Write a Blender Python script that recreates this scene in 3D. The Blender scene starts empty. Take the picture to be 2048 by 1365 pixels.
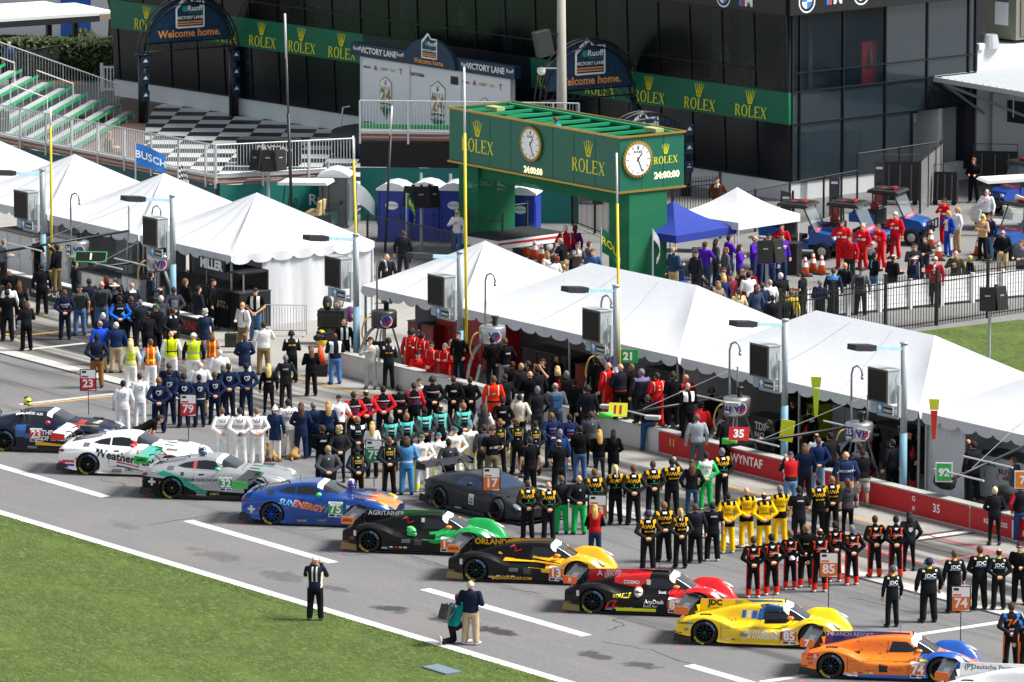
import bpy,bmesh,math,random
from mathutils import Vector as V,Matrix as MX
from mathutils.bvhtree import BVHTree
R=math.radians
TRA,ROT=MX.Translation,MX.Rotation
random.seed(7)
S=bpy.context.scene
C=S.collection
# ---------------------------------------------------------------- camera
F_,H_,CY=13300.0,37.5,-230.0  # focal length in photo pixels, camera height, camera y
PIT=math.atan((682.5+1495)/F_)
cd=bpy.data.cameras.new('camera');cam=bpy.data.objects.new('camera',cd);C.objects.link(cam)
cam.location=(0,CY,H_);cam.rotation_euler=(math.pi/2-PIT,0,0)
cd.sensor_width=36;cd.sensor_fit='HORIZONTAL';cd.lens=F_/2048*36
cd.clip_start=1;cd.clip_end=2000
S.camera=cam
# ---------------------------------------------------------------- light
SUN_EL,SUN_DIR=52.0,(0.995,-0.05)  # where the hazy sun stands: to the right of the scene
w=bpy.data.worlds.new('World');S.world=w;w.use_nodes=True
nt=w.node_tree;bg=nt.nodes['Background']
sk=nt.nodes.new('ShaderNodeTexSky');sk.sky_type='NISHITA';sk.sun_disc=False
sk.sun_elevation=R(SUN_EL);sk.sun_rotation=math.atan2(SUN_DIR[0],SUN_DIR[1])
sk.dust_density=.8;sk.air_density=1.0
hs=nt.nodes.new('ShaderNodeHueSaturation');hs.inputs['Saturation'].default_value=.30  # thin high cloud greys the blue
nt.links.new(sk.outputs[0],hs.inputs['Color']);nt.links.new(hs.outputs[0],bg.inputs[0]);bg.inputs[1].default_value=0.085
sd=bpy.data.lights.new('sun','SUN');sd.energy=4.1;sd.angle=R(20.0);sd.color=(1,.96,.90)
so=bpy.data.objects.new('sun',sd);C.objects.link(so)
d=V((SUN_DIR[0]*math.cos(R(SUN_EL)),SUN_DIR[1]*math.cos(R(SUN_EL)),math.sin(R(SUN_EL)))).normalized()
so.rotation_euler=d.to_track_quat('Z','Y').to_euler();so.location=(60,20,80)
S.view_settings.view_transform='Standard';S.view_settings.look='None'
S.view_settings.exposure=0.78;S.view_settings.gamma=1
S.render.resolution_x=1024;S.render.resolution_y=682
try:
 S.cycles.max_bounces=6;S.cycles.transparent_max_bounces=12;S.cycles.use_denoising=True
except Exception:pass
# ---------------------------------------------------------------- coordinates
cP,sP=math.cos(PIT),math.sin(PIT)
def at(u,v,z=0.0):  # photo pixel -> world point on the level z
 a=(u-1024)/F_;b=(682.5-v)/F_
 dx,dy,dz=a,cP+b*sP,-sP+b*cP
 t=(z-H_)/dz
 return V((dx*t,CY+dy*t,z))
TA=R(35)
def TN(t,n,z=0.0):  # track frame: t along the pit road (towards camera right), n away from the track
 return V((t*math.sin(TA)+n*math.cos(TA),-t*math.cos(TA)+n*math.sin(TA),z))
TRZ=R(-55)  # z rotation that lays local +x along t
# ---------------------------------------------------------------- materials
def lin(h):
 if not isinstance(h,str):return tuple(h)
 h=h.lstrip('#');o=[]
 if len(h)==3:h=''.join(c*2 for c in h)
 for i in(0,2,4):
  c=int(h[i:i+2],16)/255
  o.append(c/12.92 if c<=.04045 else((c+.055)/1.055)**2.4)
 return tuple(o)
_mats={}
def mat(col,rough=.6,metal=0.,var=.12,scale=6.,name=None,coat=0.,emit=0.,spec=.5,bump=0.,alpha=1.):
 key=(col if isinstance(col,str)else tuple(col),rough,metal,var,scale,coat,emit,spec,bump,alpha)
 if key in _mats:return _mats[key]
 c=lin(col)
 m=bpy.data.materials.new(name or 'mat_%s'%str(col).lstrip('#').replace(' ','')[:12]);m.use_nodes=True
 n=m.node_tree.nodes;l=m.node_tree.links;p=n['Principled BSDF']
 p.inputs['Roughness'].default_value=rough;p.inputs['Metallic'].default_value=metal
 p.inputs['Coat Weight'].default_value=coat;p.inputs['Coat Roughness'].default_value=.08
 p.inputs['Specular IOR Level'].default_value=spec
 p.inputs['Base Color'].default_value=(*c,1);p.inputs['Alpha'].default_value=alpha
 if emit:p.inputs['Emission Color'].default_value=(*c,1);p.inputs['Emission Strength'].default_value=emit
 if var or bump:
  tc=n.new('ShaderNodeTexCoord');no=n.new('ShaderNodeTexNoise');no.inputs['Scale'].default_value=scale
  no.inputs['Detail'].default_value=5;no.inputs['Roughness'].default_value=.65
  l.new(tc.outputs['Object'],no.inputs['Vector'])
  if var:
   mx=n.new('ShaderNodeMix');mx.data_type='RGBA'
   mx.inputs[6].default_value=(*[x*(1-var)for x in c],1);mx.inputs[7].default_value=(*[min(1,x*(1+var))for x in c],1)
   l.new(no.outputs[0],mx.inputs[0]);l.new(mx.outputs[2],p.inputs['Base Color'])
  if bump:
   b=n.new('ShaderNodeBump');b.inputs['Strength'].default_value=bump;b.inputs['Distance'].default_value=.03
   l.new(no.outputs[0],b.inputs['Height']);l.new(b.outputs[0],p.inputs['Normal'])
 _mats[key]=m
 return m
def glass(col,alpha=.35,rough=.05,name='glass'):
 key=('glass',col,alpha,rough)
 if key in _mats:return _mats[key]
 m=bpy.data.materials.new(name);m.use_nodes=True
 n=m.node_tree.nodes;l=m.node_tree.links;p=n['Principled BSDF']
 p.inputs['Base Color'].default_value=(*lin(col),1);p.inputs['Roughness'].default_value=rough
 t=n.new('ShaderNodeBsdfTransparent');t.inputs[0].default_value=(.8,.85,.9,1)
 x=n.new('ShaderNodeMixShader');x.inputs[0].default_value=alpha
 l.new(t.outputs[0],x.inputs[1]);l.new(p.outputs[0],x.inputs[2]);l.new(x.outputs[0],n['Material Output'].inputs[0])
 _mats[key]=m
 return m
_bm=None
def boxmask():  # node group: 1 inside a box of object space
 global _bm
 if _bm:return _bm
 g=bpy.data.node_groups.new('boxmask','ShaderNodeTree')
 for nm in('P','Lo','Hi'):g.interface.new_socket(nm,in_out='INPUT',socket_type='NodeSocketVector')
 g.interface.new_socket('M',in_out='OUTPUT',socket_type='NodeSocketFloat')
 i=g.nodes.new('NodeGroupInput');o=g.nodes.new('NodeGroupOutput')
 def vm(op,a,b):
  k=g.nodes.new('ShaderNodeVectorMath');k.operation=op;g.links.new(a,k.inputs[0]);g.links.new(b,k.inputs[1]);return k.outputs[0]
 a=vm('SUBTRACT',i.outputs['P'],i.outputs['Lo']);b=vm('SUBTRACT',i.outputs['Hi'],i.outputs['P'])
 mn=vm('MINIMUM',a,b);s=g.nodes.new('ShaderNodeSeparateXYZ');g.links.new(mn,s.inputs[0])
 def mt(op,a,b):
  k=g.nodes.new('ShaderNodeMath');k.operation=op;g.links.new(a,k.inputs[0])
  if isinstance(b,float):k.inputs[1].default_value=b
  else:g.links.new(b,k.inputs[1])
  return k.outputs[0]
 r=mt('GREATER_THAN',mt('MINIMUM',mt('MINIMUM',s.outputs[0],s.outputs[1]),s.outputs[2]),0.0)
 g.links.new(r,o.inputs[0]);_bm=g
 return g
def cloth(base,rules=(),rough=.9,var=.22):
 """fabric; each rule is (colour, x0, x1, z0, z1, side) with side b, f or a, mirrored when x0 > 0"""
 key=('cloth',base,tuple(rules),rough)
 if key in _mats:return _mats[key]
 m=bpy.data.materials.new('fabric_'+str(base).lstrip('#'));m.use_nodes=True
 n=m.node_tree.nodes;l=m.node_tree.links;p=n['Principled BSDF']
 p.inputs['Roughness'].default_value=rough;p.inputs['Specular IOR Level'].default_value=.12
 c=lin(base)
 tc=n.new('ShaderNodeTexCoord');no=n.new('ShaderNodeTexNoise');no.inputs['Scale'].default_value=7;no.inputs['Detail'].default_value=4
 oi=n.new('ShaderNodeObjectInfo')
 no.noise_dimensions='4D';l.new(oi.outputs['Random'],no.inputs['W'])
 l.new(tc.outputs['Object'],no.inputs['Vector'])
 mx=n.new('ShaderNodeMix');mx.data_type='RGBA'
 mx.inputs[6].default_value=(*[x*(1-var)for x in c],1);mx.inputs[7].default_value=(*[min(1,x*(1+var))for x in c],1)
 l.new(no.outputs[0],mx.inputs[0]);out=mx.outputs[2]
 vec=tc.outputs['Object'];av=None
 for r in rules:
  col,x0,x1,z0,z1,sd_=r
  if x0>0:
   if av is None:
    k=n.new('ShaderNodeVectorMath');k.operation='ABSOLUTE';l.new(vec,k.inputs[0])
    s=n.new('ShaderNodeSeparateXYZ');l.new(k.outputs[0],s.inputs[0])
    s2=n.new('ShaderNodeSeparateXYZ');l.new(vec,s2.inputs[0])
    cb=n.new('ShaderNodeCombineXYZ');l.new(s.outputs[0],cb.inputs[0]);l.new(s2.outputs[1],cb.inputs[1]);l.new(s2.outputs[2],cb.inputs[2])
    av=cb.outputs[0]
  g=n.new('ShaderNodeGroup');g.node_tree=boxmask()
  l.new(av if x0>0 else vec,g.inputs[0])
  y0,y1={'b':(-1,0),'f':(0,1),'a':(-1,1)}[sd_]
  g.inputs[1].default_value=(x0,y0,z0);g.inputs[2].default_value=(x1,y1,z1)
  q=n.new('ShaderNodeMix');q.data_type='RGBA';l.new(g.outputs[0],q.inputs[0]);l.new(out,q.inputs[6]);q.inputs[7].default_value=(*lin(col),1)
  out=q.outputs[2]
 l.new(out,p.inputs['Base Color'])
 b=n.new('ShaderNodeBump');b.inputs['Strength'].default_value=.5;b.inputs['Distance'].default_value=.02
 n2=n.new('ShaderNodeTexNoise');n2.inputs['Scale'].default_value=14;l.new(tc.outputs['Object'],n2.inputs['Vector'])
 l.new(n2.outputs[0],b.inputs['Height']);l.new(b.outputs[0],p.inputs['Normal'])
 _mats[key]=m
 return m
# ---------------------------------------------------------------- mesh building
_txt={}
def textdata(body,bold=0.):
 key=(body,bold)
 if key not in _txt:
  cu=bpy.data.curves.new('t','FONT');cu.body=body;cu.size=1;cu.align_x='CENTER';cu.align_y='CENTER'
  cu.resolution_u=2;cu.offset=bold;cu.fill_mode='FRONT'
  o=bpy.data.objects.new('t',cu);C.objects.link(o)
  dg=bpy.context.evaluated_depsgraph_get();me=bpy.data.meshes.new_from_object(o.evaluated_get(dg))
  _txt[key]=([(v.co.x,v.co.y)for v in me.vertices],[tuple(p.vertices)for p in me.polygons])
  bpy.data.objects.remove(o);bpy.data.curves.remove(cu);bpy.data.meshes.remove(me)
 return _txt[key]
class MB:
 def __init__(s,T=None):s.v,s.f,s.m,s.k,s.T=[],[],[],0,(T or MX())
 def add(s,vs,fs,k=None):
  b=len(s.v);s.v+=[s.T@V(p)for p in vs]
  for f in fs:s.f.append([b+i for i in f]);s.m.append(s.k if k is None else k)
  return s
 def box(s,c,d,rz=0.,k=None,rx=0.,ry=0.):
  M=TRA(c)@ROT(rz,4,'Z')@ROT(ry,4,'Y')@ROT(rx,4,'X')
  vs=[M@V((x*d[0]/2,y*d[1]/2,z*d[2]/2))for x in(-1,1)for y in(-1,1)for z in(-1,1)]
  return s.add(vs,[(0,1,3,2),(4,6,7,5),(0,4,5,1),(2,3,7,6),(0,2,6,4),(1,5,7,3)],k)
 def tube(s,pts,r,n=8,k=None,caps=True):
  pts=[V(p)for p in pts];rs=r if isinstance(r,(list,tuple))else[r]*len(pts)
  vs=[];up=None
  for i,p in enumerate(pts):
   t=((pts[min(i+1,len(pts)-1)]-pts[max(i-1,0)])).normalized()
   if up is None:up=t.orthogonal().normalized()
   up=(up-t*up.dot(t)).normalized();q=t.cross(up)
   vs+=[p+(up*math.cos(a)+q*math.sin(a))*rs[i]for a in[2*math.pi*j/n for j in range(n)]]
  fs=[(i*n+j,i*n+(j+1)%n,(i+1)*n+(j+1)%n,(i+1)*n+j)for i in range(len(pts)-1)for j in range(n)]
  if caps:fs+=[tuple(range(n-1,-1,-1)),tuple((len(pts)-1)*n+j for j in range(n))]
  return s.add(vs,fs,k)
 def lathe(s,prof,n=16,c=(0,0,0),k=None,axis='Z',sc=(1,1),caps=True):
  vs=[]
  for r,z in prof:
   for j in range(n):
    a=2*math.pi*j/n;x,y=r*math.cos(a)*sc[0],r*math.sin(a)*sc[1]
    p=(x,y,z)if axis=='Z' else((x,z,y)if axis=='Y' else(z,x,y))
    vs.append((p[0]+c[0],p[1]+c[1],p[2]+c[2]))
  m=len(prof)
  fs=[(i*n+j,i*n+(j+1)%n,(i+1)*n+(j+1)%n,(i+1)*n+j)for i in range(m-1)for j in range(n)]
  if caps and prof[0][0]>1e-6:fs.append(tuple(range(n-1,-1,-1)))
  if caps and prof[-1][0]>1e-6:fs.append(tuple((m-1)*n+j for j in range(n)))
  return s.add(vs,fs,k)
 def ell(s,c,r,n=14,m=9,k=None,M=None):
  vs=[]
  for i in range(m+1):
   th=math.pi*i/m
   for j in range(n):
    a=2*math.pi*j/n
    p=V((r[0]*math.sin(th)*math.cos(a),r[1]*math.sin(th)*math.sin(a),r[2]*math.cos(th)))
    vs.append((M@p if M else p)+V(c))
  return s.add(vs,[(i*n+j,(i+1)*n+j,(i+1)*n+(j+1)%n,i*n+(j+1)%n)for i in range(m)for j in range(n)],k)
 def prism(s,poly,depth,M=None,k=None):  # poly in the local xz plane, pushed along +y
  M=M or MX();n=len(poly)
  vs=[M@V((p[0],0,p[1]))for p in poly]+[M@V((p[0],depth,p[1]))for p in poly]
  fs=[tuple(range(n)),tuple(range(2*n-1,n-1,-1))]+[(i,i+n,(i+1)%n+n,(i+1)%n)for i in range(n)]
  return s.add(vs,fs,k)
 def quad(s,*p,k=None):return s.add(p,[tuple(range(len(p)))],k)
 def text(s,body,size,M,bold=.0,k=None,sx=1.):  # letters in the local xz plane of M, facing -y
  vs,fs=textdata(body,bold)
  return s.add([M@V((x*size*sx,0,y*size))for x,y in vs],fs,k)
 def mesh(s,name,mats,smooth=False):
  me=bpy.data.meshes.new(name);me.from_pydata([tuple(p)for p in s.v],[],s.f)
  for m in mats:me.materials.append(m)
  if len(mats)>1:me.polygons.foreach_set('material_index',s.m)
  if smooth:me.polygons.foreach_set('use_smooth',[True]*len(me.polygons))
  me.update();return me
 def build(s,name,mats,parent=None,smooth=False,loc=None,rz=0.,fix=False):
  if not isinstance(mats,(list,tuple)):mats=[mats]
  me=s.mesh(name,mats,smooth)
  if fix:
   b=bmesh.new();b.from_mesh(me);bmesh.ops.recalc_face_normals(b,faces=b.faces);b.to_mesh(me);b.free()
  return link(name,me,parent,loc,rz)
def link(name,me,parent=None,loc=None,rz=0.):
 o=bpy.data.objects.new(name,me);C.objects.link(o)
 if parent:o.parent=parent
 if loc is not None:o.location=loc
 if rz:o.rotation_euler.z=rz
 return o
def tag(o,label=None,cat=None,group=None,kind=None):
 if label:o['label']=label
 if cat:o['category']=cat
 if group:o['group']=group
 if kind:o['kind']=kind
 return o
def thing(name,label,cat,loc=(0,0,0),rz=0.,group=None):
 o=bpy.data.objects.new(name,None);C.objects.link(o);o.location=loc;o.rotation_euler.z=rz;o.empty_display_size=.2
 return tag(o,label,cat,group)
def copy_thing(r,loc,rz,label,group=None):
 n=r.copy();C.objects.link(n);n.location=loc;n.rotation_euler.z=rz;n['label']=label
 if group:n['group']=group
 for ch in r.children:
  c=ch.copy();C.objects.link(c);c.parent=n
  for g in ch.children:
   q=g.copy();C.objects.link(q);q.parent=c
 return n
def remeshed(mb,name,voxel,smooth_it=4,mats=(),dec=None):
 me=mb.mesh('tmp',[]);o=bpy.data.objects.new('tmp',me);C.objects.link(o)
 a=o.modifiers.new('r','REMESH');a.mode='VOXEL';a.voxel_size=voxel;a.use_smooth_shade=True
 if smooth_it:b=o.modifiers.new('s','SMOOTH');b.factor=.5;b.iterations=smooth_it
 if dec:q=o.modifiers.new('d','DECIMATE');q.ratio=dec
 dg=bpy.context.evaluated_depsgraph_get();r=bpy.data.meshes.new_from_object(o.evaluated_get(dg));r.name=name
 bpy.data.objects.remove(o);bpy.data.meshes.remove(me)
 r.materials.clear()
 for m in mats:r.materials.append(m)
 r.polygons.foreach_set('use_smooth',[True]*len(r.polygons))
 return r
# ================================================================ people
SKIN=['#d9a283','#c98f6e','#e0b094','#8a5a3c','#5a3826']
def caps(mb,a,b,ra,rb,n=10,flat=None):
 """tapered capsule between two joints"""
 a,b=V(a),V(b);d=b-a;L=d.length
 if L<1e-5:return mb.ell(a,(ra,ra,ra),n,6)
 t=d/L;pts=[];rs=[]
 for k in(-1.,-.85,-.5,0):pts.append(a+t*k*ra);rs.append(max(.001,ra*math.sqrt(max(0,1-k*k))))
 for k in(0,.5,.85,1.):pts.append(b+t*k*rb);rs.append(max(.001,rb*math.sqrt(max(0,1-k*k))))
 return mb.tube(pts,rs,n)
def loft(mb,rings,n=16,p=2.3):
 """stack of superellipse rings (centre, rx, ry), closed at both ends"""
 vs=[]
 for c,rx,ry in rings:
  for j in range(n):
   a=2*math.pi*j/n;ca,sa=math.cos(a),math.sin(a)
   vs.append(V(c)+V((math.copysign(abs(ca)**(2/p),ca)*rx,math.copysign(abs(sa)**(2/p),sa)*ry,0)))
 m=len(rings)
 fs=[(i*n+j,i*n+(j+1)%n,(i+1)*n+(j+1)%n,(i+1)*n+j)for i in range(m-1)for j in range(n)]
 fs+=[tuple(range(n-1,-1,-1)),tuple((m-1)*n+j for j in range(n))]
 return mb.add(vs,fs)
# arms: elbow, wrist, finger direction for the +x side; pairs give both sides
ARMS={
 'stand':((.275,-.03,1.15),(.275,.05,.90),(0,.1,-1)),
 'back':((.315,-.10,1.17),(.075,-.175,.985),(-.9,-.1,-.35)),
 'front':((.285,.0,1.15),(.07,.20,.97),(-.8,.35,-.4)),
 'cross':((.28,.06,1.15),(-.06,.19,1.20),(-.9,.0,.3)),
 'heart':((.30,.10,1.20),(.06,.185,1.31),(-1.,.1,.2)),
 'photo':((.25,.17,1.23),(.09,.27,1.55),(-.35,.1,.9)),
 'hold':((.265,.0,1.14),(.13,.27,1.12),(-.4,.8,.2)),
 'phone':((.29,.20,1.36),(.14,.36,1.62),(-.1,.2,1)),
 'pocket':((.32,-.07,1.17),(.235,.06,.95),(-.25,.2,-.9)),
 'reach':((.26,.22,1.25),(.20,.42,1.05),(0,.8,-.4)),
 'knee':((.27,.12,1.18),(.14,.33,1.02),(-.2,.9,-.2)),
}
POSES={  # right arm, left arm, torso lean (degrees), leg set
 'stand':('stand','stand',0,'up'),'back':('back','back',0,'up'),'front':('front','front',0,'up'),'cross':('cross','cross',0,'up'),
 'heart':('heart','stand',0,'up'),'photo':('photo','photo',3,'up'),'hold':('hold','hold',2,'up'),'phone':('phone','stand',0,'up'),
 'pocket':('pocket','pocket',0,'up'),'bend':('reach','reach',62,'up'),'sit':('hold','hold',4,'sit'),'crouch':('knee','knee',22,'squat'),
 'kneel':('photo','photo',12,'kneel'),'walk':('stand','stand',2,'walk'),'hand':('hold','stand',0,'up'),'bow':('front','heart',12,'up'),
}
LEGS={  # hip, knee, ankle for each side (+x, -x), foot yaw; hips height in the last entry
 'up':(((.09,0,.92),(.115,.015,.50),(.135,-.02,.09)),((-.09,0,.92),(-.115,.015,.50),(-.135,-.02,.09)),.92),
 'walk':(((.09,0,.92),(.11,.12,.52),(.12,.16,.09)),((-.09,0,.92),(-.11,.0,.50),(-.12,-.20,.11)),.92),
 'sit':(((.09,0,.50),(.13,.42,.52),(.14,.44,.09)),((-.09,0,.50),(-.13,.42,.52),(-.14,.42,.09)),.50),
 'squat':(((.09,-.05,.36),(.19,.33,.48),(.16,.12,.09)),((-.09,-.05,.36),(-.15,.30,.14),(-.13,-.10,.10)),.36),
 'kneel':(((.09,0,.50),(.13,.28,.50),(.14,.30,.09)),((-.09,0,.50),(-.12,.12,.09),(-.13,-.33,.09)),.50),
}
def mir(p,s):return(p[0]*s,p[1],p[2])
def hand(mb,wr,d,s):
 """palm, four unequal curled fingers and a thumb leaving the side of the palm"""
 wr=V(wr);d=V(d).normalized();side=d.cross(V((0,1,0.2))).normalized()
 if side.length<.1:side=V((1,0,0))
 nrm=side.cross(d).normalized()
 caps(mb,wr-d*.01,wr+d*.075,.032,.038,8)
 base=wr+d*.08
 for i,(o,L)in enumerate(((-.033,.06),(-.011,.072),(.011,.066),(.033,.05))):
  a=base+side*o;b=a+d*L*.55+nrm*.008;c=b+d*L*.4+nrm*.022
  caps(mb,a,b,.0105,.0095,6);caps(mb,b,c,.0095,.008,6)
 a=wr+d*.03-side*.034;caps(mb,a,a-side*.028+d*.028+nrm*.012,.012,.011,6)
 a=a-side*.028+d*.028+nrm*.012;caps(mb,a,a+d*.03+nrm*.01,.011,.009,6)
_pc={}
def person_parts(pose,fem=False,top='jacket',bottom='long'):
 """meshes of one pose: continuous body, jacket or tee, trousers or shorts, shoes; plus the head matrix"""
 ar,al,lean,legs=POSES[pose]
 lr,ll,hz=LEGS[legs]
 T=TRA((0,lr[0][1],hz))@ROT(R(-lean),4,'X')@TRA((0,0,-.92))  # torso frame
 HM=T@TRA((0,.015,1.655))@ROT(R(lean*.5),4,'X')
 kb=('body',pose,fem);sw=.92 if fem else 1.
 SH=(.185*sw,-.005,1.445)
 arms=[]
 for s,nm in((1,ar),(-1,al)):
  e,wr,dr=ARMS[nm]
  arms.append([T@V(mir(SH,s)),T@V(mir(e,s)),T@V(mir(wr,s)),T.to_3x3()@V(mir(dr,s)),s])
 def torso(mb,pad,z0,z1=1.50):
  hipw=.165+(.008 if fem else 0);wst=.138 if fem else .155;ch=.172*sw
  prof=[(.80,hipw*.92,.105),(.90,hipw,.115),(1.0,hipw*.97,.112),(1.10,wst,.10),(1.22,ch*.96,.112),(1.32,ch*1.05,.118+(.012 if fem else 0)),(1.40,ch*1.10,.108),(1.455,ch*.98,.088),(1.49,.095,.07),(1.53,.055,.055)]
  rg=[]
  for z,rx,ry in prof:
   if z0<=z<=z1:rg.append(((0,0,z),rx+pad,ry+pad*1.1))
  m0=MB(T);loft(m0,rg);mb.v+=[V(p)for p in[]];mb.add(m0.v,m0.f)
 if kb not in _pc:
  mb=MB();torso(mb,-.012,.80,1.54)
  hm=MB(HM)
  caps(hm,(0,-.02,-.16),(0,-.005,-.07),.056,.053)  # neck
  hm.ell((0,-.012,.018),(.074,.096,.105));hm.ell((0,.022,-.055),(.056,.066,.066));hm.ell((0,.062,-.088),(.026,.022,.02))
  hm.add(*_nose());caps(hm,(-.02,.086,-.062),(.02,.086,-.062),.009,.009,6)
  for s in(1,-1):
   hm.ell((s*.076,-.012,-.005),(.012,.022,.034));caps(hm,(s*.018,.082,.028),(s*.045,.072,.028),.009,.008,6)
  mb.add(hm.v,hm.f)
  for sh,e,wr,dr,s in arms:
   caps(mb,sh,e,.052,.042);caps(mb,e,wr,.043,.028);hand(mb,wr,dr,s)
  for a,k,f in(lr,ll):
   caps(mb,a,k,.082,.055);caps(mb,k,f,.054,.036);caps(mb,(f[0],f[1],.05),(f[0],f[1]+.11,.042),.034,.026)
  me=remeshed(mb,'body',.0115,2,())
  inv=HM.inverted()
  for nmat in(0,1):me.materials.append(None)
  idx=[0]*len(me.polygons)  # eyes and brows
  for p in me.polygons:
   q=inv@p.center
   if q.y>.06 and .000<q.z<.022 and .02<abs(q.x)<.046:idx[p.index]=1
  me.polygons.foreach_set('material_index',idx)
  _pc[kb]=me
 kt=('top',pose,fem,top)
 if kt not in _pc:
  mb=MB();hem={'coat':.80,'jacket':.88,'tee':.88}.get(top,.88)
  torso(mb,.020 if top!='tee' else .012,hem,1.495)
  for sh,e,wr,dr,s in arms:
   caps(mb,sh,e.lerp(sh,.35)if top=='tee' else e,.072,.066 if top=='tee' else .062)
   if top!='tee':caps(mb,e,wr.lerp(e,.06),.062,.046)
  cb=MB(T);caps(cb,(0,-.01,1.47),(0,-.008,1.515),.075,.066);mb.add(cb.v,cb.f)
  if top=='coat':cb=MB(T);loft(cb,[((0,0,.70),.20,.14),((0,0,.95),.185,.135)]);mb.add(cb.v,cb.f)
  me=remeshed(mb,top,.016,3)
  for _ in range(3):me.materials.append(None)
  idx=[0]*len(me.polygons);Ti=T.inverted()
  for p in me.polygons:  # 1 sleeves, 2 side panels
   c=p.center;q=Ti@c
   for sh,e,wr,dr,s in arms:
    d1=(e-sh);t1=max(0,min(1,(c-sh).dot(d1)/d1.length_squared));d2=wr-e;t2=max(0,min(1,(c-e).dot(d2)/d2.length_squared))
    da=min((c-(sh+d1*t1)).length,(c-(e+d2*t2)).length)
    if da<.085 and not(t1<.15 and abs(q.x)<.2)and da<max(.05,math.hypot(max(0,abs(q.x)-.10),q.y)):idx[p.index]=1
   if idx[p.index]==0 and abs(p.normal.x)>.72 and q.z<1.36:idx[p.index]=2
  me.polygons.foreach_set('material_index',idx);_pc[kt]=me
 kl=('legs',pose,fem,bottom)
 if kl not in _pc:
  mb=MB();hw=.172+(.006 if fem else 0)
  hb=MB(TRA((0,lr[0][1],hz-.92)))
  loft(hb,[((0,-.01,.80),hw*.86,.115),((0,-.008,.88),hw,.128),((0,0,.97),hw*.97,.124),((0,0,1.01),hw*.93,.118)]);mb.add(hb.v,hb.f)
  tight=bottom=='slim'
  for a,k,f in(lr,ll):
   k2=V(k);f2=V(f)
   if bottom=='shorts':caps(mb,a,k2.lerp(V(a),.02),.098,.088)
   else:
    caps(mb,a,k,.092 if tight else .103,.062 if tight else .084);caps(mb,k,f2.lerp(k2,.04),.062 if tight else .082,.045 if tight else .074)
  me=remeshed(mb,'trousers',.016,3)
  for _ in range(3):me.materials.append(None)
  idx=[0]*len(me.polygons)
  for p in me.polygons:
   if p.center.z<.26:idx[p.index]=2
   elif abs(p.normal.x)>.70 and p.normal.x*p.center.x>0:idx[p.index]=1
  me.polygons.foreach_set('material_index',idx);_pc[kl]=me
 ks=('shoes',legs)
 if ks not in _pc:
  sh=[]
  for i,(a,k,f)in enumerate((lr,ll)):
   mb=MB();s=1 if i==0 else-1
   if legs=='kneel' and i==1:
    caps(mb,(f[0],f[1]-.02,.10),(f[0],f[1]-.06,.22),.05,.045);caps(mb,(f[0],f[1]-.03,.06),(f[0],f[1]+.02,.05),.045,.04)
   else:
    caps(mb,(f[0],f[1]-.03,.048),(f[0]+s*.03,f[1]+.17,.042),.047,.042);caps(mb,(f[0],f[1]-.02,.05),(f[0],f[1],.11),.05,.046)
   me=remeshed(mb,'shoe',.02,2);me.materials.append(None);sh.append(me)
  _pc[ks]=sh
 return _pc[kb],_pc[kt],_pc[kl],_pc[ks],HM
def _nose():
 return[(-.012,.078,.012),(.012,.078,.012),(.017,.075,-.035),(-.017,.075,-.035),(0,.112,-.028),(0,.085,.02)],[(0,1,5),(0,5,4),(5,1,4),(1,2,4),(3,0,4),(2,3,4),(3,2,1,0)]
_hc={}
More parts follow.
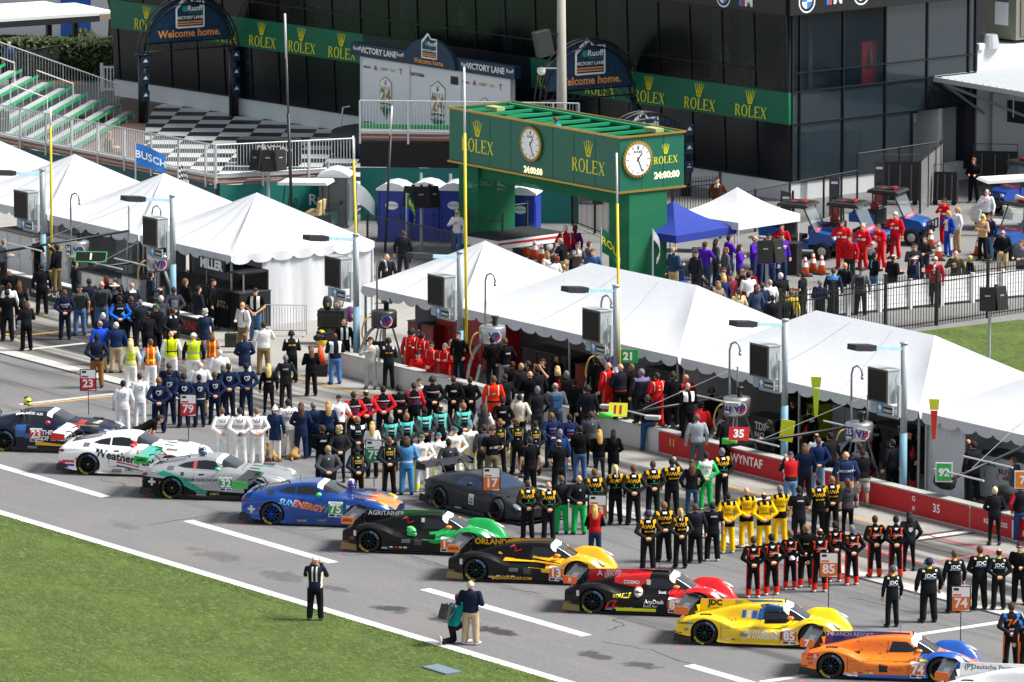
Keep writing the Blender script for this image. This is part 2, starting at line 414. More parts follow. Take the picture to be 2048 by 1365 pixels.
def hair_mesh(kind):
 if kind in _hc:return _hc[kind]
 mb=MB();r=random.Random(len(kind)*7+ord(kind[0]));smooth=True;k2=[]
 def dome(rx,ry,rz,test,c=(0,-.012,.018),jit=.0,n=26,m=18):
  e=MB();e.ell((0,0,0),(rx,ry,rz),n,m)
  vs=[p*(1+r.uniform(-jit,jit))+V(c)for p in e.v]
  e2=[f for f in e.f if test(sum((vs[i]for i in f),V())/len(f))]
  mb.add(vs,e2)
 full=lambda p:(p.z>.065-max(0,-p.y)*0 if p.y>.02 else p.z>-.075+max(0,p.y+.04)*1.0)
 if kind in('short','headset','shades','earmuffs'):dome(.083,.106,.118,full,jit=.02)
 elif kind=='thin':dome(.081,.104,.11,lambda p:p.y<.0 and-.07<p.z<.075,jit=.02)
 elif kind in('long','pony','bun','curly','mid'):
  dome(.088,.11,.122,lambda p:p.z>.06 if p.y>.03 else p.z>-.11,jit=.03)
  if kind=='long':
   loft(mb,[((0,-.075,.05),.075,.045),((0,-.095,-.08),.088,.05),((0,-.115,-.2),.09,.05),((0,-.125,-.30),.07,.04),((.01,-.13,-.38),.03,.02)])
  elif kind=='mid':loft(mb,[((0,-.05,.05),.08,.07),((0,-.06,-.08),.10,.075),((0,-.07,-.17),.095,.06),((0,-.07,-.2),.07,.04)])
  elif kind=='pony':mb.tube([(0,-.1,.05),(0,-.15,.02),(0,-.165,-.12),(.01,-.15,-.27)],[.03,.036,.03,.01],8)
  elif kind=='bun':mb.ell((0,-.11,.08),(.045,.045,.045))
  else:
   for i in range(46):
    a=r.uniform(0,6.28);zz=r.uniform(-.14,.12);q=math.sqrt(max(.2,1-(zz/.15)**2))
    p=V((math.cos(a)*.088*q,math.sin(a)*.10*q-.025,zz+.02))
    if p.y<.055 or p.z>.08:mb.ell(p,(.032,.032,.032),6,4)
 elif kind in('cap','visor'):
  dome(.09,.112,.118,lambda p:p.z>.035,jit=.0)
  mb.add([(x*.072,.085+.075*(1-abs(x)**2.2),.042-.012*abs(x)-.01*0)for x in(-1,-.6,0,.6,1)]+[(x*.08,.04,.052)for x in(1,0,-1)],[(0,1,2,3,4,5,6,7)])
  mb.add([(x*.072,.085+.075*(1-abs(x)**2.2),.034-.012*abs(x))for x in(-1,-.6,0,.6,1)]+[(x*.08,.04,.044)for x in(1,0,-1)],[(7,6,5,4,3,2,1,0)])
 elif kind=='beanie':
  dome(.09,.112,.128,lambda p:p.z>.01);mb.tube([(.088*math.cos(a),-.012+.11*math.sin(a),.025)for a in[i*.3927 for i in range(17)]],.016,6);mb.ell((0,-.01,.155),(.03,.03,.028))
 elif kind=='straw':
  dome(.09,.11,.12,lambda p:p.z>.03);mb.lathe([(.09,.055),(.18,.035),(.185,.03),(.09,.045)],20,(0,-.012,0))
 if kind=='headset' or kind=='capset':
  k2.append(('headset','#16171a'))
 me=mb.mesh(kind,[None]if False else[],True);me.materials.append(None)
 _hc[kind]=me
 return me
def _gear():
 g={}
 mb=MB()
 for s in(1,-1):mb.lathe([(.0,.0),(.036,.0),(.042,.012),(.036,.034),(.0,.038)],12,(s*.078 if s>0 else-.116,-.012,.0),axis='X')
 mb.tube([(.095*math.cos(a),-.012,.018+.125*math.sin(a))for a in[i*math.pi/10 for i in range(11)]],.011,6)
 mb.tube([(-.09,.0,-.02),(-.08,.07,-.06),(-.03,.1,-.065)],.006,5)
 g['headset']=mb
 mb=MB();mb.tube([(-.07,.055,.012),(-.045,.083,.01),(0,.09,.012),(.045,.083,.01),(.07,.055,.012)],.014,6);mb.tube([(-.075,-.01,.015),(-.07,.055,.012)],.005,4);mb.tube([(.075,-.01,.015),(.07,.055,.012)],.005,4)
 g['sunglasses']=mb
 mb=MB();mb.box((0,0,0),(.14,.09,.10));mb.box((0,-.02,.06),(.06,.05,.03));mb.lathe([(.035,0),(.045,.02),(.045,.10),(.055,.12),(.055,.19)],14,(0,.045,0),axis='Y')
 g['camera']=mb
 mb=MB();mb.box((0,0,0),(.08,.014,.155));mb.box((0,.0082,.06),(.02,.004,.02));g['phone']=mb
 mb=MB();mb.box((0,0,0),(.3,.13,.42));mb.box((0,-.08,-.07),(.24,.06,.2));mb.box((0,-.07,.12),(.2,.03,.08))
 for s in(1,-1):mb.tube([(s*.1,.05,.2),(s*.11,.12,.25),(s*.12,.19,.19),(s*.125,.2,.05),(s*.13,.08,-.15)],.018,6)
 g['backpack']=mb
 mb=MB();mb.box((0,0,0),(.22,.08,.15));mb.tube([(-.1,0,.07),(-.06,0,.3),(.05,-.02,.55),(.02,0,.6),(.08,0,.3),(.1,0,.07)],.008,5);g['shoulder_bag']=mb
 return g
GEAR=_gear()
_gm={}
def gear(kind,col):
 k=(kind,col)
 if k not in _gm:_gm[k]=GEAR[kind].mesh(kind,[mat(col,.5)])
 return _gm[k]
_dc={}
def torso_decal(pose,fem,top,items):
 """lettering and emblems wrapped on the back of a jacket; items: ('t', text, x, z, size, colour) or ('p', points, colour)"""
 key=(pose,fem,top,items)
 if key in _dc:return _dc[key]
 src=_pc[('top',pose,fem,top)]
 bv=BVHTree.FromPolygons([v.co for v in src.vertices],[tuple(p.vertices)for p in src.polygons])
 mb=MB();mats=[]
 def put(vs,fs,col):
  m=mat(col,.7,var=0)
  if m not in mats:mats.append(m)
  q=[]
  for x,z in vs:
   h=bv.ray_cast(V((x,-1,z)),V((0,1,0)))
   q.append((x,(h[0].y if h[0]else-.14)-.008,z))
  mb.add(q,fs,mats.index(m))
 for it in items:
  if it[0]=='t':
   vs,fs=textdata(it[1],.03);put([(it[2]+x*it[4],it[3]+y*it[4])for x,y in vs],fs,it[5])
  elif it[0]=='l':  # outline stroke
   pts,wd,col=it[1],it[2],it[3]
   for(x0,z0),(x1,z1)in zip(pts[:-1],pts[1:]):
    dx,dz=x1-x0,z1-z0;L=math.hypot(dx,dz)or 1;nx,nz=-dz/L*wd,dx/L*wd;ex,ez=dx/L*wd*.5,dz/L*wd*.5
    put([(x0-ex+nx,z0-ez+nz),(x0-ex-nx,z0-ez-nz),(x1+ex-nx,z1+ez-nz),(x1+ex+nx,z1+ez+nz)],[(0,1,2,3)],col)
  else:put(it[1],[tuple(range(len(it[1])))],it[2])
 _dc[key]=mb.mesh('back_print',mats)
 return _dc[key]
def om(o,mats):
 for i,m in enumerate(mats):
  if i<len(o.material_slots):o.material_slots[i].link='OBJECT';o.material_slots[i].material=m
NP=0
def person(pos,face,pose,outfit,hair,label,group=None,sc=1.,wd=1.,skin=0,fem=False,extra=()):
 """outfit: dict(top, tm, sm, pm, bottom, bm, bs, bl, shoe, decal)"""
 global NP;NP+=1
 o=thing('person',label,'person',pos,R(face),group)
 rj=random.Random(NP*13+5);face+=rj.uniform(-6,6);o.rotation_euler.z=R(face);wd*=rj.uniform(1.0,1.17);sc*=rj.uniform(.97,1.03)
 o.scale=(sc*wd*(.95 if fem else 1),sc*wd,sc)
 top,bot=outfit.get('top','jacket'),outfit.get('bottom','long')
 body,tp,lg,sh,HM=person_parts(pose,fem,top,bot)
 b=link('body',body,o);om(b,[mat(SKIN[skin],.55,var=.05),mat('#241a16',.4)])
 t=link({'tee':'shirt','coat':'coat'}.get(top,'jacket'),tp,o);om(t,[outfit['tm'],outfit.get('sm')or outfit['tm'],outfit.get('pm')or outfit['tm']])
 if outfit.get('decal'):link('back_print',torso_decal(pose,fem,top,outfit['decal']),o)
 l=link('shorts' if bot=='shorts' else 'trousers',lg,o);om(l,[outfit['bm'],outfit.get('bs')or outfit['bm'],outfit.get('bl')or outfit['bm']])
 for s in sh:q=link('shoe',s,o);om(q,[mat(outfit.get('shoe','#17181b'),.6)])
 hk,hcol=hair
 def onhead(nm,me,m=None):
  q=link(nm,me,o);q.matrix_local=HM
  if m:om(q,[m])
  return q
 if hk in('headset','earmuffs','capset'):
  if hk!='capset':onhead('hair',hair_mesh('short'),mat(hcol,.8,var=.3,scale=40))
  else:onhead('cap',hair_mesh('cap'),mat(hcol,.8))
  onhead('headset',gear('headset','#1f5fb0' if hk=='earmuffs' else '#131417'))
 elif hk=='baldset':onhead('headset',gear('headset','#131417'))
 elif hk!='bald':onhead({'cap':'cap','beanie':'beanie','straw':'hat'}.get(hk,'hair'),hair_mesh(hk),mat(hcol,.85,var=.3,scale=40))
 for e in extra:
  if e=='shades':onhead('sunglasses',gear('sunglasses','#0c0c0e'))
  elif e=='hairback':onhead('hair',hair_mesh('long'),mat('#5a3a22',.8,var=.3,scale=40))
  elif e=='ponyback':onhead('hair',hair_mesh('pony'),mat('#5a3a22',.8,var=.3,scale=40))
 return o
# ================================================================ racing cars  (local +x forward, +y left, z up)
def crom(p0,p1,p2,p3,t):
 return tuple(.5*((2*b)+(-a+c)*t+(2*a-5*b+4*c-d)*t*t+(-a+3*b-3*c+d)*t**3)for a,b,c,d in zip(p0,p1,p2,p3))
def spline(pts,n):
 o=[]
 for i in range(len(pts)-1):
  a,b,c,d=pts[max(i-1,0)],pts[i],pts[i+1],pts[min(i+2,len(pts)-1)]
  for j in range(n):o.append(crom(a,b,c,d,j/n))
 o.append(tuple(pts[-1]));return o
def shell(stations,n1,n2):
 """smooth closed body from stations (x, wr,zr, wb,zb, wc,zc, w,zs, zsill)"""
 st=spline(stations,n1);rings=[]
 for s in st:
  x,wr,zr,wb,zb,wc,zc,w_,zs,zl=s
  half=[(0,zr),(wr*.55,zr-.004),(wr,zr-.03),(wb,zb),(wc,zc),(w_-.03,zs),(w_,zs-.10),(w_,(zs+zl)*.5),(w_-.01,zl+.03),(w_-.05,zl),(0,zl-.01)]
  h=spline(half,n2)
  rings.append([(x,-y,z)for y,z in h]+[(x,y,z)for y,z in h[-2:0:-1]])
 m=len(rings[0]);vs=[p for r in rings for p in r]
 fs=[(i*m+j,(i+1)*m+j,(i+1)*m+(j+1)%m,i*m+(j+1)%m)for i in range(len(rings)-1)for j in range(m)]
 fs+=[tuple(range(m)),tuple((len(rings)-1)*m+j for j in range(m-1,-1,-1))]
 return vs,fs
def carbody(stations,wheels,n1=6,n2=5,yin=.52):
 vs,fs=shell(stations,n1,n2)
 me=bpy.data.meshes.new('body');me.from_pydata(vs,[],fs)
 b=bmesh.new();b.from_mesh(me);bmesh.ops.recalc_face_normals(b,faces=b.faces);b.to_mesh(me);b.free()
 o=bpy.data.objects.new('body',me);C.objects.link(o);cut=[]
 for x,r,w_ in wheels:
  for s in(1,-1):
   c=MB();c.lathe([(r,s*yin),(r,s*1.3)],40,(x,0,.345),axis='Y')
   cm=c.mesh('cut',[]);bb=bmesh.new();bb.from_mesh(cm);bmesh.ops.recalc_face_normals(bb,faces=bb.faces);bb.to_mesh(cm);bb.free()
   k=bpy.data.objects.new('cut',cm);C.objects.link(k);cut.append(k)
   d=o.modifiers.new('b','BOOLEAN');d.operation='DIFFERENCE';d.object=k;d.solver='MANIFOLD'
 dg=bpy.context.evaluated_depsgraph_get();r=bpy.data.meshes.new_from_object(o.evaluated_get(dg))
 bpy.data.objects.remove(o);bpy.data.meshes.remove(me)
 for k in cut:q=k.data;bpy.data.objects.remove(k);bpy.data.meshes.remove(q)
 return r
def carve(b,poly,axis,test,idx):
 """cut a convex outline into the body and give the faces inside it material idx; axis 's' = side (x,z), 't' = top (x,y), 'f' = (y,z)"""
 A,B={'s':(0,2),'t':(0,1),'f':(1,2)}[axis]
 n=len(poly);ar=sum(poly[i][0]*poly[(i+1)%n][1]-poly[(i+1)%n][0]*poly[i][1]for i in range(n))
 if ar<0:poly=poly[::-1]
 lo=(min(p[0]for p in poly)-.25,min(p[1]for p in poly)-.25);hi=(max(p[0]for p in poly)+.25,max(p[1]for p in poly)+.25)
 pl=[]
 for i in range(n):
  p,q=poly[i],poly[(i+1)%n];no=V((0,0,0));no[A]=q[1]-p[1];no[B]=-(q[0]-p[0]);co=V((0,0,0));co[A]=p[0];co[B]=p[1]
  pl.append((co,no.normalized()))
 for co,no in pl:
  sel=[]
  for f in b.faces:
   c=f.calc_center_median()
   if lo[0]<c[A]<hi[0]and lo[1]<c[B]<hi[1]and test(c,f.normal):sel.append(f)
  ed={e for f in sel for e in f.edges};vt={v for f in sel for v in f.verts}
  bmesh.ops.bisect_plane(b,geom=list(vt)+list(ed)+sel,dist=1e-5,plane_co=co,plane_no=no)
 for f in b.faces:
  c=f.calc_center_median()
  if test(c,f.normal)and all((c-co).dot(no)<1e-4 for co,no in pl):f.material_index=idx
def split_parts(b,root,body_mats,parts):
 """parts: {material index: (name, material)} become objects of their own; the rest stays the body"""
 me=bpy.data.meshes.new('body')
 for idx,(nm,m)in parts.items():
  fs=[f for f in b.faces if f.material_index==idx]
  if not fs:continue
  vm={};vs=[];ff=[]
  for f in fs:
   q=[]
   for v in f.verts:
    if v not in vm:vm[v]=len(vs);vs.append(v.co.copy())
    q.append(vm[v])
   ff.append(q)
  mm=bpy.data.meshes.new(nm);mm.from_pydata(vs,[],ff);mm.materials.append(m)
  mm.polygons.foreach_set('use_smooth',[True]*len(mm.polygons));link(nm,mm,root)
  bmesh.ops.delete(b,geom=fs,context='FACES')
 b.to_mesh(me)
 for m in body_mats:me.materials.append(m)
 me.polygons.foreach_set('use_smooth',[True]*len(me.polygons))
 try:me.set_sharp_from_angle(angle=R(38))
 except Exception:pass
 return link('body',me,root)
class Side:
 """projects lettering and panels on the right-hand (or top) side of a car body"""
 def __init__(s,me):s.bv=BVHTree.FromPolygons([v.co for v in me.vertices],[tuple(p.vertices)for p in me.polygons]);s.mb=MB();s.mats=[]
 def ix(s,col,rough=.35):
  m=mat(col,rough,var=0)
  if m not in s.mats:s.mats.append(m)
  return s.mats.index(m)
 def put(s,pts,fs,col,off=.006,top=False):
  q=[]
  for x,z in pts:
   if top:h=s.bv.ray_cast(V((x,z,3)),V((0,0,-1)));q.append((x,z,(h[0].z if h[0]else .7)+off))
   else:h=s.bv.ray_cast(V((x,-3,z)),V((0,1,0)));q.append((x,(h[0].y if h[0]else-.95)-off,z))
  s.mb.add(q,fs,s.ix(col))
 def text(s,t,x,z,size,col,ang=0.,shear=0.,bold=.02,sx=1.,off=.009,top=False):
  vs,fs=textdata(t,bold);ca,sa=math.cos(R(ang)),math.sin(R(ang));o=[]
  for a,b in vs:
   a=(a*sx+b*shear)*size;b*=size;o.append((x+a*ca-b*sa,z+a*sa+b*ca))
  s.put(o,fs,col,off,top)
 def panel(s,x0,x1,z0,z1,col,off=.006,top=False,n=4,sh=0.):
  g=[(x0+(x1-x0)*i/n+sh*j/n,z0+(z1-z0)*j/n)for j in range(n+1)for i in range(n+1)]
  s.put(g,[(j*(n+1)+i,j*(n+1)+i+1,(j+1)*(n+1)+i+1,(j+1)*(n+1)+i)for j in range(n)for i in range(n)],col,off,top)
 def poly(s,pts,col,off=.005,top=False):
  """any strip given as two equal-length edges"""
  a,b=pts;n=len(a)
  g=[]
  for k in range(4):g+=[(p[0]+(q[0]-p[0])*k/3,p[1]+(q[1]-p[1])*k/3)for p,q in zip(a,b)]
  s.put(g,[(k*n+i,k*n+i+1,(k+1)*n+i+1,(k+1)*n+i)for k in range(3)for i in range(n-1)],col,off,top)
 def number(s,num,x,z,col,wdt=.42,hgt=.44):
  s.panel(x-wdt/2,x+wdt/2,z-hgt*.28,z+hgt*.36,col,.008)
  s.panel(x-wdt/2,x+wdt/2,z+hgt*.36,z+hgt*.5,'#f2f2f0',.008);s.panel(x-wdt/2,x+wdt/2,z-hgt*.5,z-hgt*.28,'#f2f2f0',.008)
  s.text('WeatherTech',x,z+hgt*.43,.062,'#3a3a44',off=.012,bold=.0)
  s.text(num,x,z+hgt*.03,.34*hgt/.44,'#ffffff',off=.013,bold=.035)
  s.panel(x-wdt*.44,x-wdt*.06,z-hgt*.46,z-hgt*.32,'#15171c',.011);s.panel(x+wdt*.06,x+wdt*.44,z-hgt*.46,z-hgt*.34,'#2f6cb4',.011)
 def build(s,root,name='lettering'):
  if s.mb.v:return s.mb.build(name,s.mats,root)
def wheel(root,x,y,r,wdt,hub,tone,spokes=10,rimr=.66):
 """rim with spokes, disc and a tyre as its child; y side sign tells the outer face"""
 s=-1 if y<0 else 1;mb=MB();ro=r*rimr
 mb.lathe([(ro,-wdt/2),(ro*1.02,-wdt/2+.02),(ro*.93,0),(ro*.93,wdt*.2)],32,(0,0,0),axis='Y',caps=False)
 mb.lathe([(.001,.08),(ro*.93,.08)],32,(0,0,0),axis='Y',k=1)
 mb.lathe([(.045,-wdt/2+.035),(.05,.0)],14,(0,0,0),axis='Y',k=2,caps=False);mb.lathe([(.0005,-wdt/2+.034),(.045,-wdt/2+.034)],14,axis='Y',k=2)
 for i in range(spokes):
  a=2*math.pi*i/spokes
  for da in(-.07,.07):
   p0=(.05*math.cos(a),-wdt/2+.05,.05*math.sin(a));p1=(ro*.96*math.cos(a+da),-wdt/2+.022,ro*.96*math.sin(a+da));mb.tube([p0,p1],[.016,.014],5)
 o=mb.build('wheel',[mat(tone,.35,.3,var=0),mat('#101012',.7,var=0),mat(hub,.35,.5,var=0)],root,True)
 t=MB();t.lathe([(ro*1.0,-wdt/2+.005),(r*.80,-wdt/2-.01),(r*.93,-wdt/2+.004),(r*.985,-wdt/2+.03),(r,-wdt*.2),(r,wdt*.2),(r*.98,wdt/2-.03),(r*.9,wdt/2),(ro,wdt/2)],40,axis='Y',caps=False)
 for i,a0 in enumerate((50,235)):  # sidewall lettering
  vs,fs=textdata('MICHELIN',.02);q=[]
  for a,b in vs:
   th=R(a0)-a*.075/(r*.84);rr=r*.835+b*.075;q.append((rr*math.cos(th),-wdt/2-.014,rr*math.sin(th)))
  t.add(q,fs,i+1)
 t.build('tyre',[mat('#1b1b1c',.8,var=.15,scale=20),mat('#6f9fe0',.6,var=0),mat('#d8d24a',.6,var=0)],o,True)
 o.location=(x,y,r)
 if s>0:o.rotation_euler.z=math.pi
 return o
def winglet(mb,pts,x,z,y0,y1,th):pass
def wingprofile(ch,th,camber=.06):
 up=[(-ch/2+ch*t,th*(2.2*math.sqrt(t)*(1-t))+camber*t*0-0*t)for t in(0,.05,.15,.35,.6,.85,1)]
 lo=[(-ch/2+ch*t,-th*.9*(math.sqrt(t)*(1-t)))for t in(.85,.6,.35,.15,.05)]
 return up+lo
def paint(c,rough=.28,metal=.0):
 dark=max(lin(c))<.035
 return mat(c,.38 if dark else rough,metal,var=.04,coat=.12 if dark else .6,spec=.25 if dark else .5,name='paint')
DK='#141518'
LMP=[(-2.27,.30,.60,.52,.58,.74,.64,.92,.58,.32),(-1.95,.30,.70,.5,.60,.72,.77,.95,.71,.26),(-1.475,.28,.80,.48,.62,.72,.84,.97,.79,.20),
  (-1.05,.30,.91,.48,.63,.72,.78,.97,.70,.12),(-.60,.36,1.01,.51,.64,.74,.60,.96,.52,.09),(-.1,.41,1.07,.55,.68,.76,.52,.95,.46,.09),(.35,.43,1.09,.57,.69,.76,.51,.95,.46,.09),
  (.65,.42,1.06,.57,.67,.73,.54,.95,.49,.09),(.95,.39,.92,.54,.60,.71,.64,.96,.57,.11),(1.25,.37,.74,.48,.54,.70,.79,.97,.72,.14),(1.475,.35,.66,.45,.47,.70,.815,.97,.75,.18),
  (1.85,.32,.57,.43,.41,.69,.785,.95,.69,.18),(2.15,.28,.46,.40,.34,.67,.60,.89,.48,.17),(2.38,.20,.33,.30,.27,.55,.33,.72,.28,.19)]
_lmp=None;_gt={}
def lmp3(loc,rz,label,lv):
 """prototype racer with closed cockpit, shark fin and a wide rear wing"""
 global _lmp
 root=thing('race_car',label,'race car',loc,rz,'race cars parked at an angle along the track')
 if _lmp is None:_lmp=carbody(LMP,[(-1.475,.385,.4),(1.475,.385,.4)],yin=.625)
 b=bmesh.new();b.from_mesh(_lmp)
 rt=lambda c,n:c.y<-.2 and n.y<.2;up=lambda c,n:n.z>.15;an=lambda c,n:True
 mats=[paint(x)for x in lv['cols']]  # body colours, 0 is the base
 nb=len(mats)
 for poly,ax,tst,i in lv['zones']:carve(b,poly,ax,{'r':rt,'u':up,'a':an,'o':lambda c,n:abs(c.y)>.46,'l':lambda c,n:c.y>.2,'c':lambda c,n:abs(c.y)<.5 and n.z>.0}[tst],i)
 W1,W2,W3,W4=nb,nb+1,nb+2,nb+3
 cock=lambda c,n:abs(c.y)<.56 and c.z>.58 and n.z>-.2
 carve(b,[(.72,-.55),(.72,.55),(1.28,.40),(1.30,0),(1.28,-.40)],'t',lambda c,n:cock(c,n)and n.x>.12,W1)
 carve(b,[(.62,-.46),(.62,.46),(.78,.5),(.85,0),(.78,-.5)],'t',lambda c,n:c.z>.84 and n.z>.1,W2)
 for s in(-1,1):
  carve(b,[(.02,.70),(.60,.72),(.80,.76),(.52,.98),(.12,.985)],'s',lambda c,n,s=s:c.y*s>.3 and c.y*s<.58 and n.y*s>.1,W4)
 for f in b.faces:  # wheel housings stay dark
  c=f.calc_center_median()
  for wx in(-1.475,1.475):
   if abs(math.hypot(c.x-wx,c.z-.345)-.385)<.02 and abs(c.y)>.5 and(abs(f.normal.y)<.5):f.material_index=nb+4
   if math.hypot(c.x-wx,c.z-.345)<.38 and .61<abs(c.y)<.64:f.material_index=nb+4
 bodym=mats+[mats[0]]*4+[mat('#0b0b0c',.9,var=0)]
 gl=mat('#15191d',.10,var=0,spec=.5,coat=.35);
 body=split_parts(b,root,bodym,{W1:('windscreen',gl),W2:('sun_strip',paint('#f2f2f2')),W4:('side_window',gl)})
 b.free()
 sd=Side(_lmp)
 # floor, splitter, diffuser
 m=MB();m.box((-.05,0,.055),(3.5,1.86,.03));m.build('floor',mat('#17171a',.5),root)
 m=MB();m.prism([(1.75,.07),(2.42,.10),(2.46,.12),(1.75,.12)],1.72,TRA((0,-.86,0)));m.build('front_splitter',mat('#1a1b1e',.45),root)
 m=MB();m.prism([(-2.35,.10),(-1.85,.05),(-1.85,.34),(-2.27,.34)],.03,TRA((0,-.93,0)));m.prism([(-2.35,.10),(-1.85,.05),(-1.85,.34),(-2.27,.34)],.03,TRA((0,.90,0)))
 m.box((-2.1,0,.17),(.5,1.7,.04),ry=R(14));m.build('diffuser',mat(lv.get('diff','#1a1a1c'),.5),root)
 for x in(-1.475,1.475):
  for y in(-.80,.80):wheel(root,x,y,.345,.32,lv.get('hub','#3f8fc8'),'#17181a',10)
 # shark fin with its lettering
 f=MB();fp=lv.get('fin',[(-1.78,.66),(-1.72,1.10),(-.35,1.14),(.52,1.135),(.55,1.06),(.1,1.02),(-.6,.94),(-1.2,.80)])
 f.prism(fp,.03,TRA((0,-.015,0)));fo=f.build('shark_fin',[paint(lv['finc'])],root)
 fm=MB();fk=[]
 for poly,c in lv.get('finz',[]):
  fk.append(paint(c));fm.quad(*[(x,-.018,z)for x,z in poly],k=len(fk)-1);fm.quad(*[(x,.018,z)for x,z in poly[::-1]],k=len(fk)-1)
 for t,x,z,sz,c,bo in lv.get('fint',[]):
  fk.append(mat(c,.4,var=0));fm.text(t,sz,TRA((x,-.024,z)),bo,k=len(fk)-1)
 if fm.v:fm.build('fin_lettering',fk,fo)
 # rear wing
 wg=MB();wg.prism(wingprofile(.30,.035),1.80,TRA((-2.06,-.90,.95))@ROT(R(10),4,'Y'));wg.prism(wingprofile(.13,.02),1.80,TRA((-2.22,-.90,1.01))@ROT(R(24),4,'Y'))
 for s in(-.22,.22):wg.prism([(-2.15,.62),(-1.80,.62),(-1.9,.94),(-2.1,.94)],.02,TRA((0,s-.01,0)))
 wg.box((-2.06,-.35,.985),(.16,.6,.004),k=1,ry=R(10));wo=wg.build('rear_wing',[mat('#1d1e21',.35),mat(lv.get('wingp','#4b4e52'),.35)],root)
 for s in(-.925,.9):
  e=MB();e.prism([(-2.30,.84),(-1.97,.82),(-1.93,.87),(-1.93,1.03),(-2.28,1.06),(-2.31,1.02)],.025,TRA((0,s,0)));eo=e.build('endplate',[paint(lv.get('end','#ff7a1a'))if s<0 else mat('#1a1b1d',.4)],root)
  if s<0 and lv.get('endt'):
   e=MB();e.text(lv['endt'][0],lv['endt'][2],TRA((-2.12,s-.006,.94)),.04);e.build('endplate_lettering',mat(lv['endt'][1],.4,var=0),eo)
 # mirrors, headlights, vents
 for s in(-1,1):
  k=MB();k.ell((.86,s*.72,.80),(.10,.075,.055),12,8);k.tube([(.92,s*.52,.68),(.86,s*.70,.77)],.013,6,k=1);k.build('mirror',[paint('#ff8a20'),mat(DK,.4)],root,True)
  k=MB();h=sd.bv.ray_cast(V((2.08,s*.74,2)),V((0,0,-1)));hz=h[0].z if h[0]else .5
  k.ell((2.08,s*.72,hz-.015),(.20,.085,.05),14,8,M=ROT(R(24),4,'Y'));k.build('headlight',[mat('#c9d0d6',.1,.4,var=0,coat=1)],root,True)
  k=MB()
  for i in range(3):k.box((1.38+i*.06,s*.80,.795+.001*i),(.03,.16,.012),ry=R(-4))
  k.build('louvre',[mat('#0d0d0e',.7,var=0)],root)
 k=MB();k.box((.62,0,1.135),(.03,.05,.10));k.tube([(.25,.12,1.08),(.25,.12,1.32)],.007,5);k.build('antenna',mat('#111',.5,var=0),root)
 lv['deco'](sd);ln='#08080a'
 for x,z0,z1 in((-1.02,.16,.60),(.60,.16,.50),(1.95,.2,.5)):sd.panel(x,x+.012,z0,z1,ln,.004,n=6)
 sd.panel(-1.0,.6,.505,.515,ln,.004,n=8);sd.panel(.0,.012,.66,.98,ln,.005);sd.panel(.70,.712,.62,.74,ln,.005)
 for y in(-.30,.29):sd.panel(1.32,2.2,y,y+.012,ln,.004,True,n=8)
 sd.panel(-1.62,-1.3,-.86,-.60,'#0d0d0f',.006,True);sd.panel(-1.0,-.75,-.62,-.46,'#0d0d0f',.006,True);sd.panel(1.5,1.85,-.2,.2,'#d8dadc',.005,True)
 for i,c in enumerate(('#e0e0e0','#c83038','#d8b83a','#e0e0e0')):sd.panel(-.86+.14*i,-.76+.14*i,.18,.225,c,.007)
 sd.build(root)
 return root
GT=[(-2.28,.50,.80,.70,.78,.84,.70,.88,.62,.36),(-2.12,.52,.93,.76,.90,.90,.80,.96,.72,.24),(-1.75,.52,1.02,.78,.94,.95,.84,1.01,.76,.16),(-1.32,.50,1.10,.76,.95,.93,.87,1.03,.80,.12),
  (-.9,.50,1.18,.77,.92,.90,.86,1.01,.77,.09),(-.45,.51,1.225,.79,.89,.88,.83,.98,.74,.08),(-.05,.52,1.225,.81,.88,.89,.82,.98,.74,.08),(.25,.53,1.15,.83,.88,.90,.82,.98,.74,.08),
  (.55,.54,1.01,.80,.88,.90,.83,.98,.75,.08),(.85,.50,.92,.74,.87,.90,.84,1.0,.76,.09),(1.32,.46,.88,.68,.84,.90,.84,1.03,.76,.12),(1.75,.42,.83,.62,.77,.86,.78,1.01,.68,.12),
  (2.12,.36,.72,.55,.66,.78,.66,.92,.56,.12),(2.36,.28,.58,.45,.53,.64,.50,.78,.42,.16)]
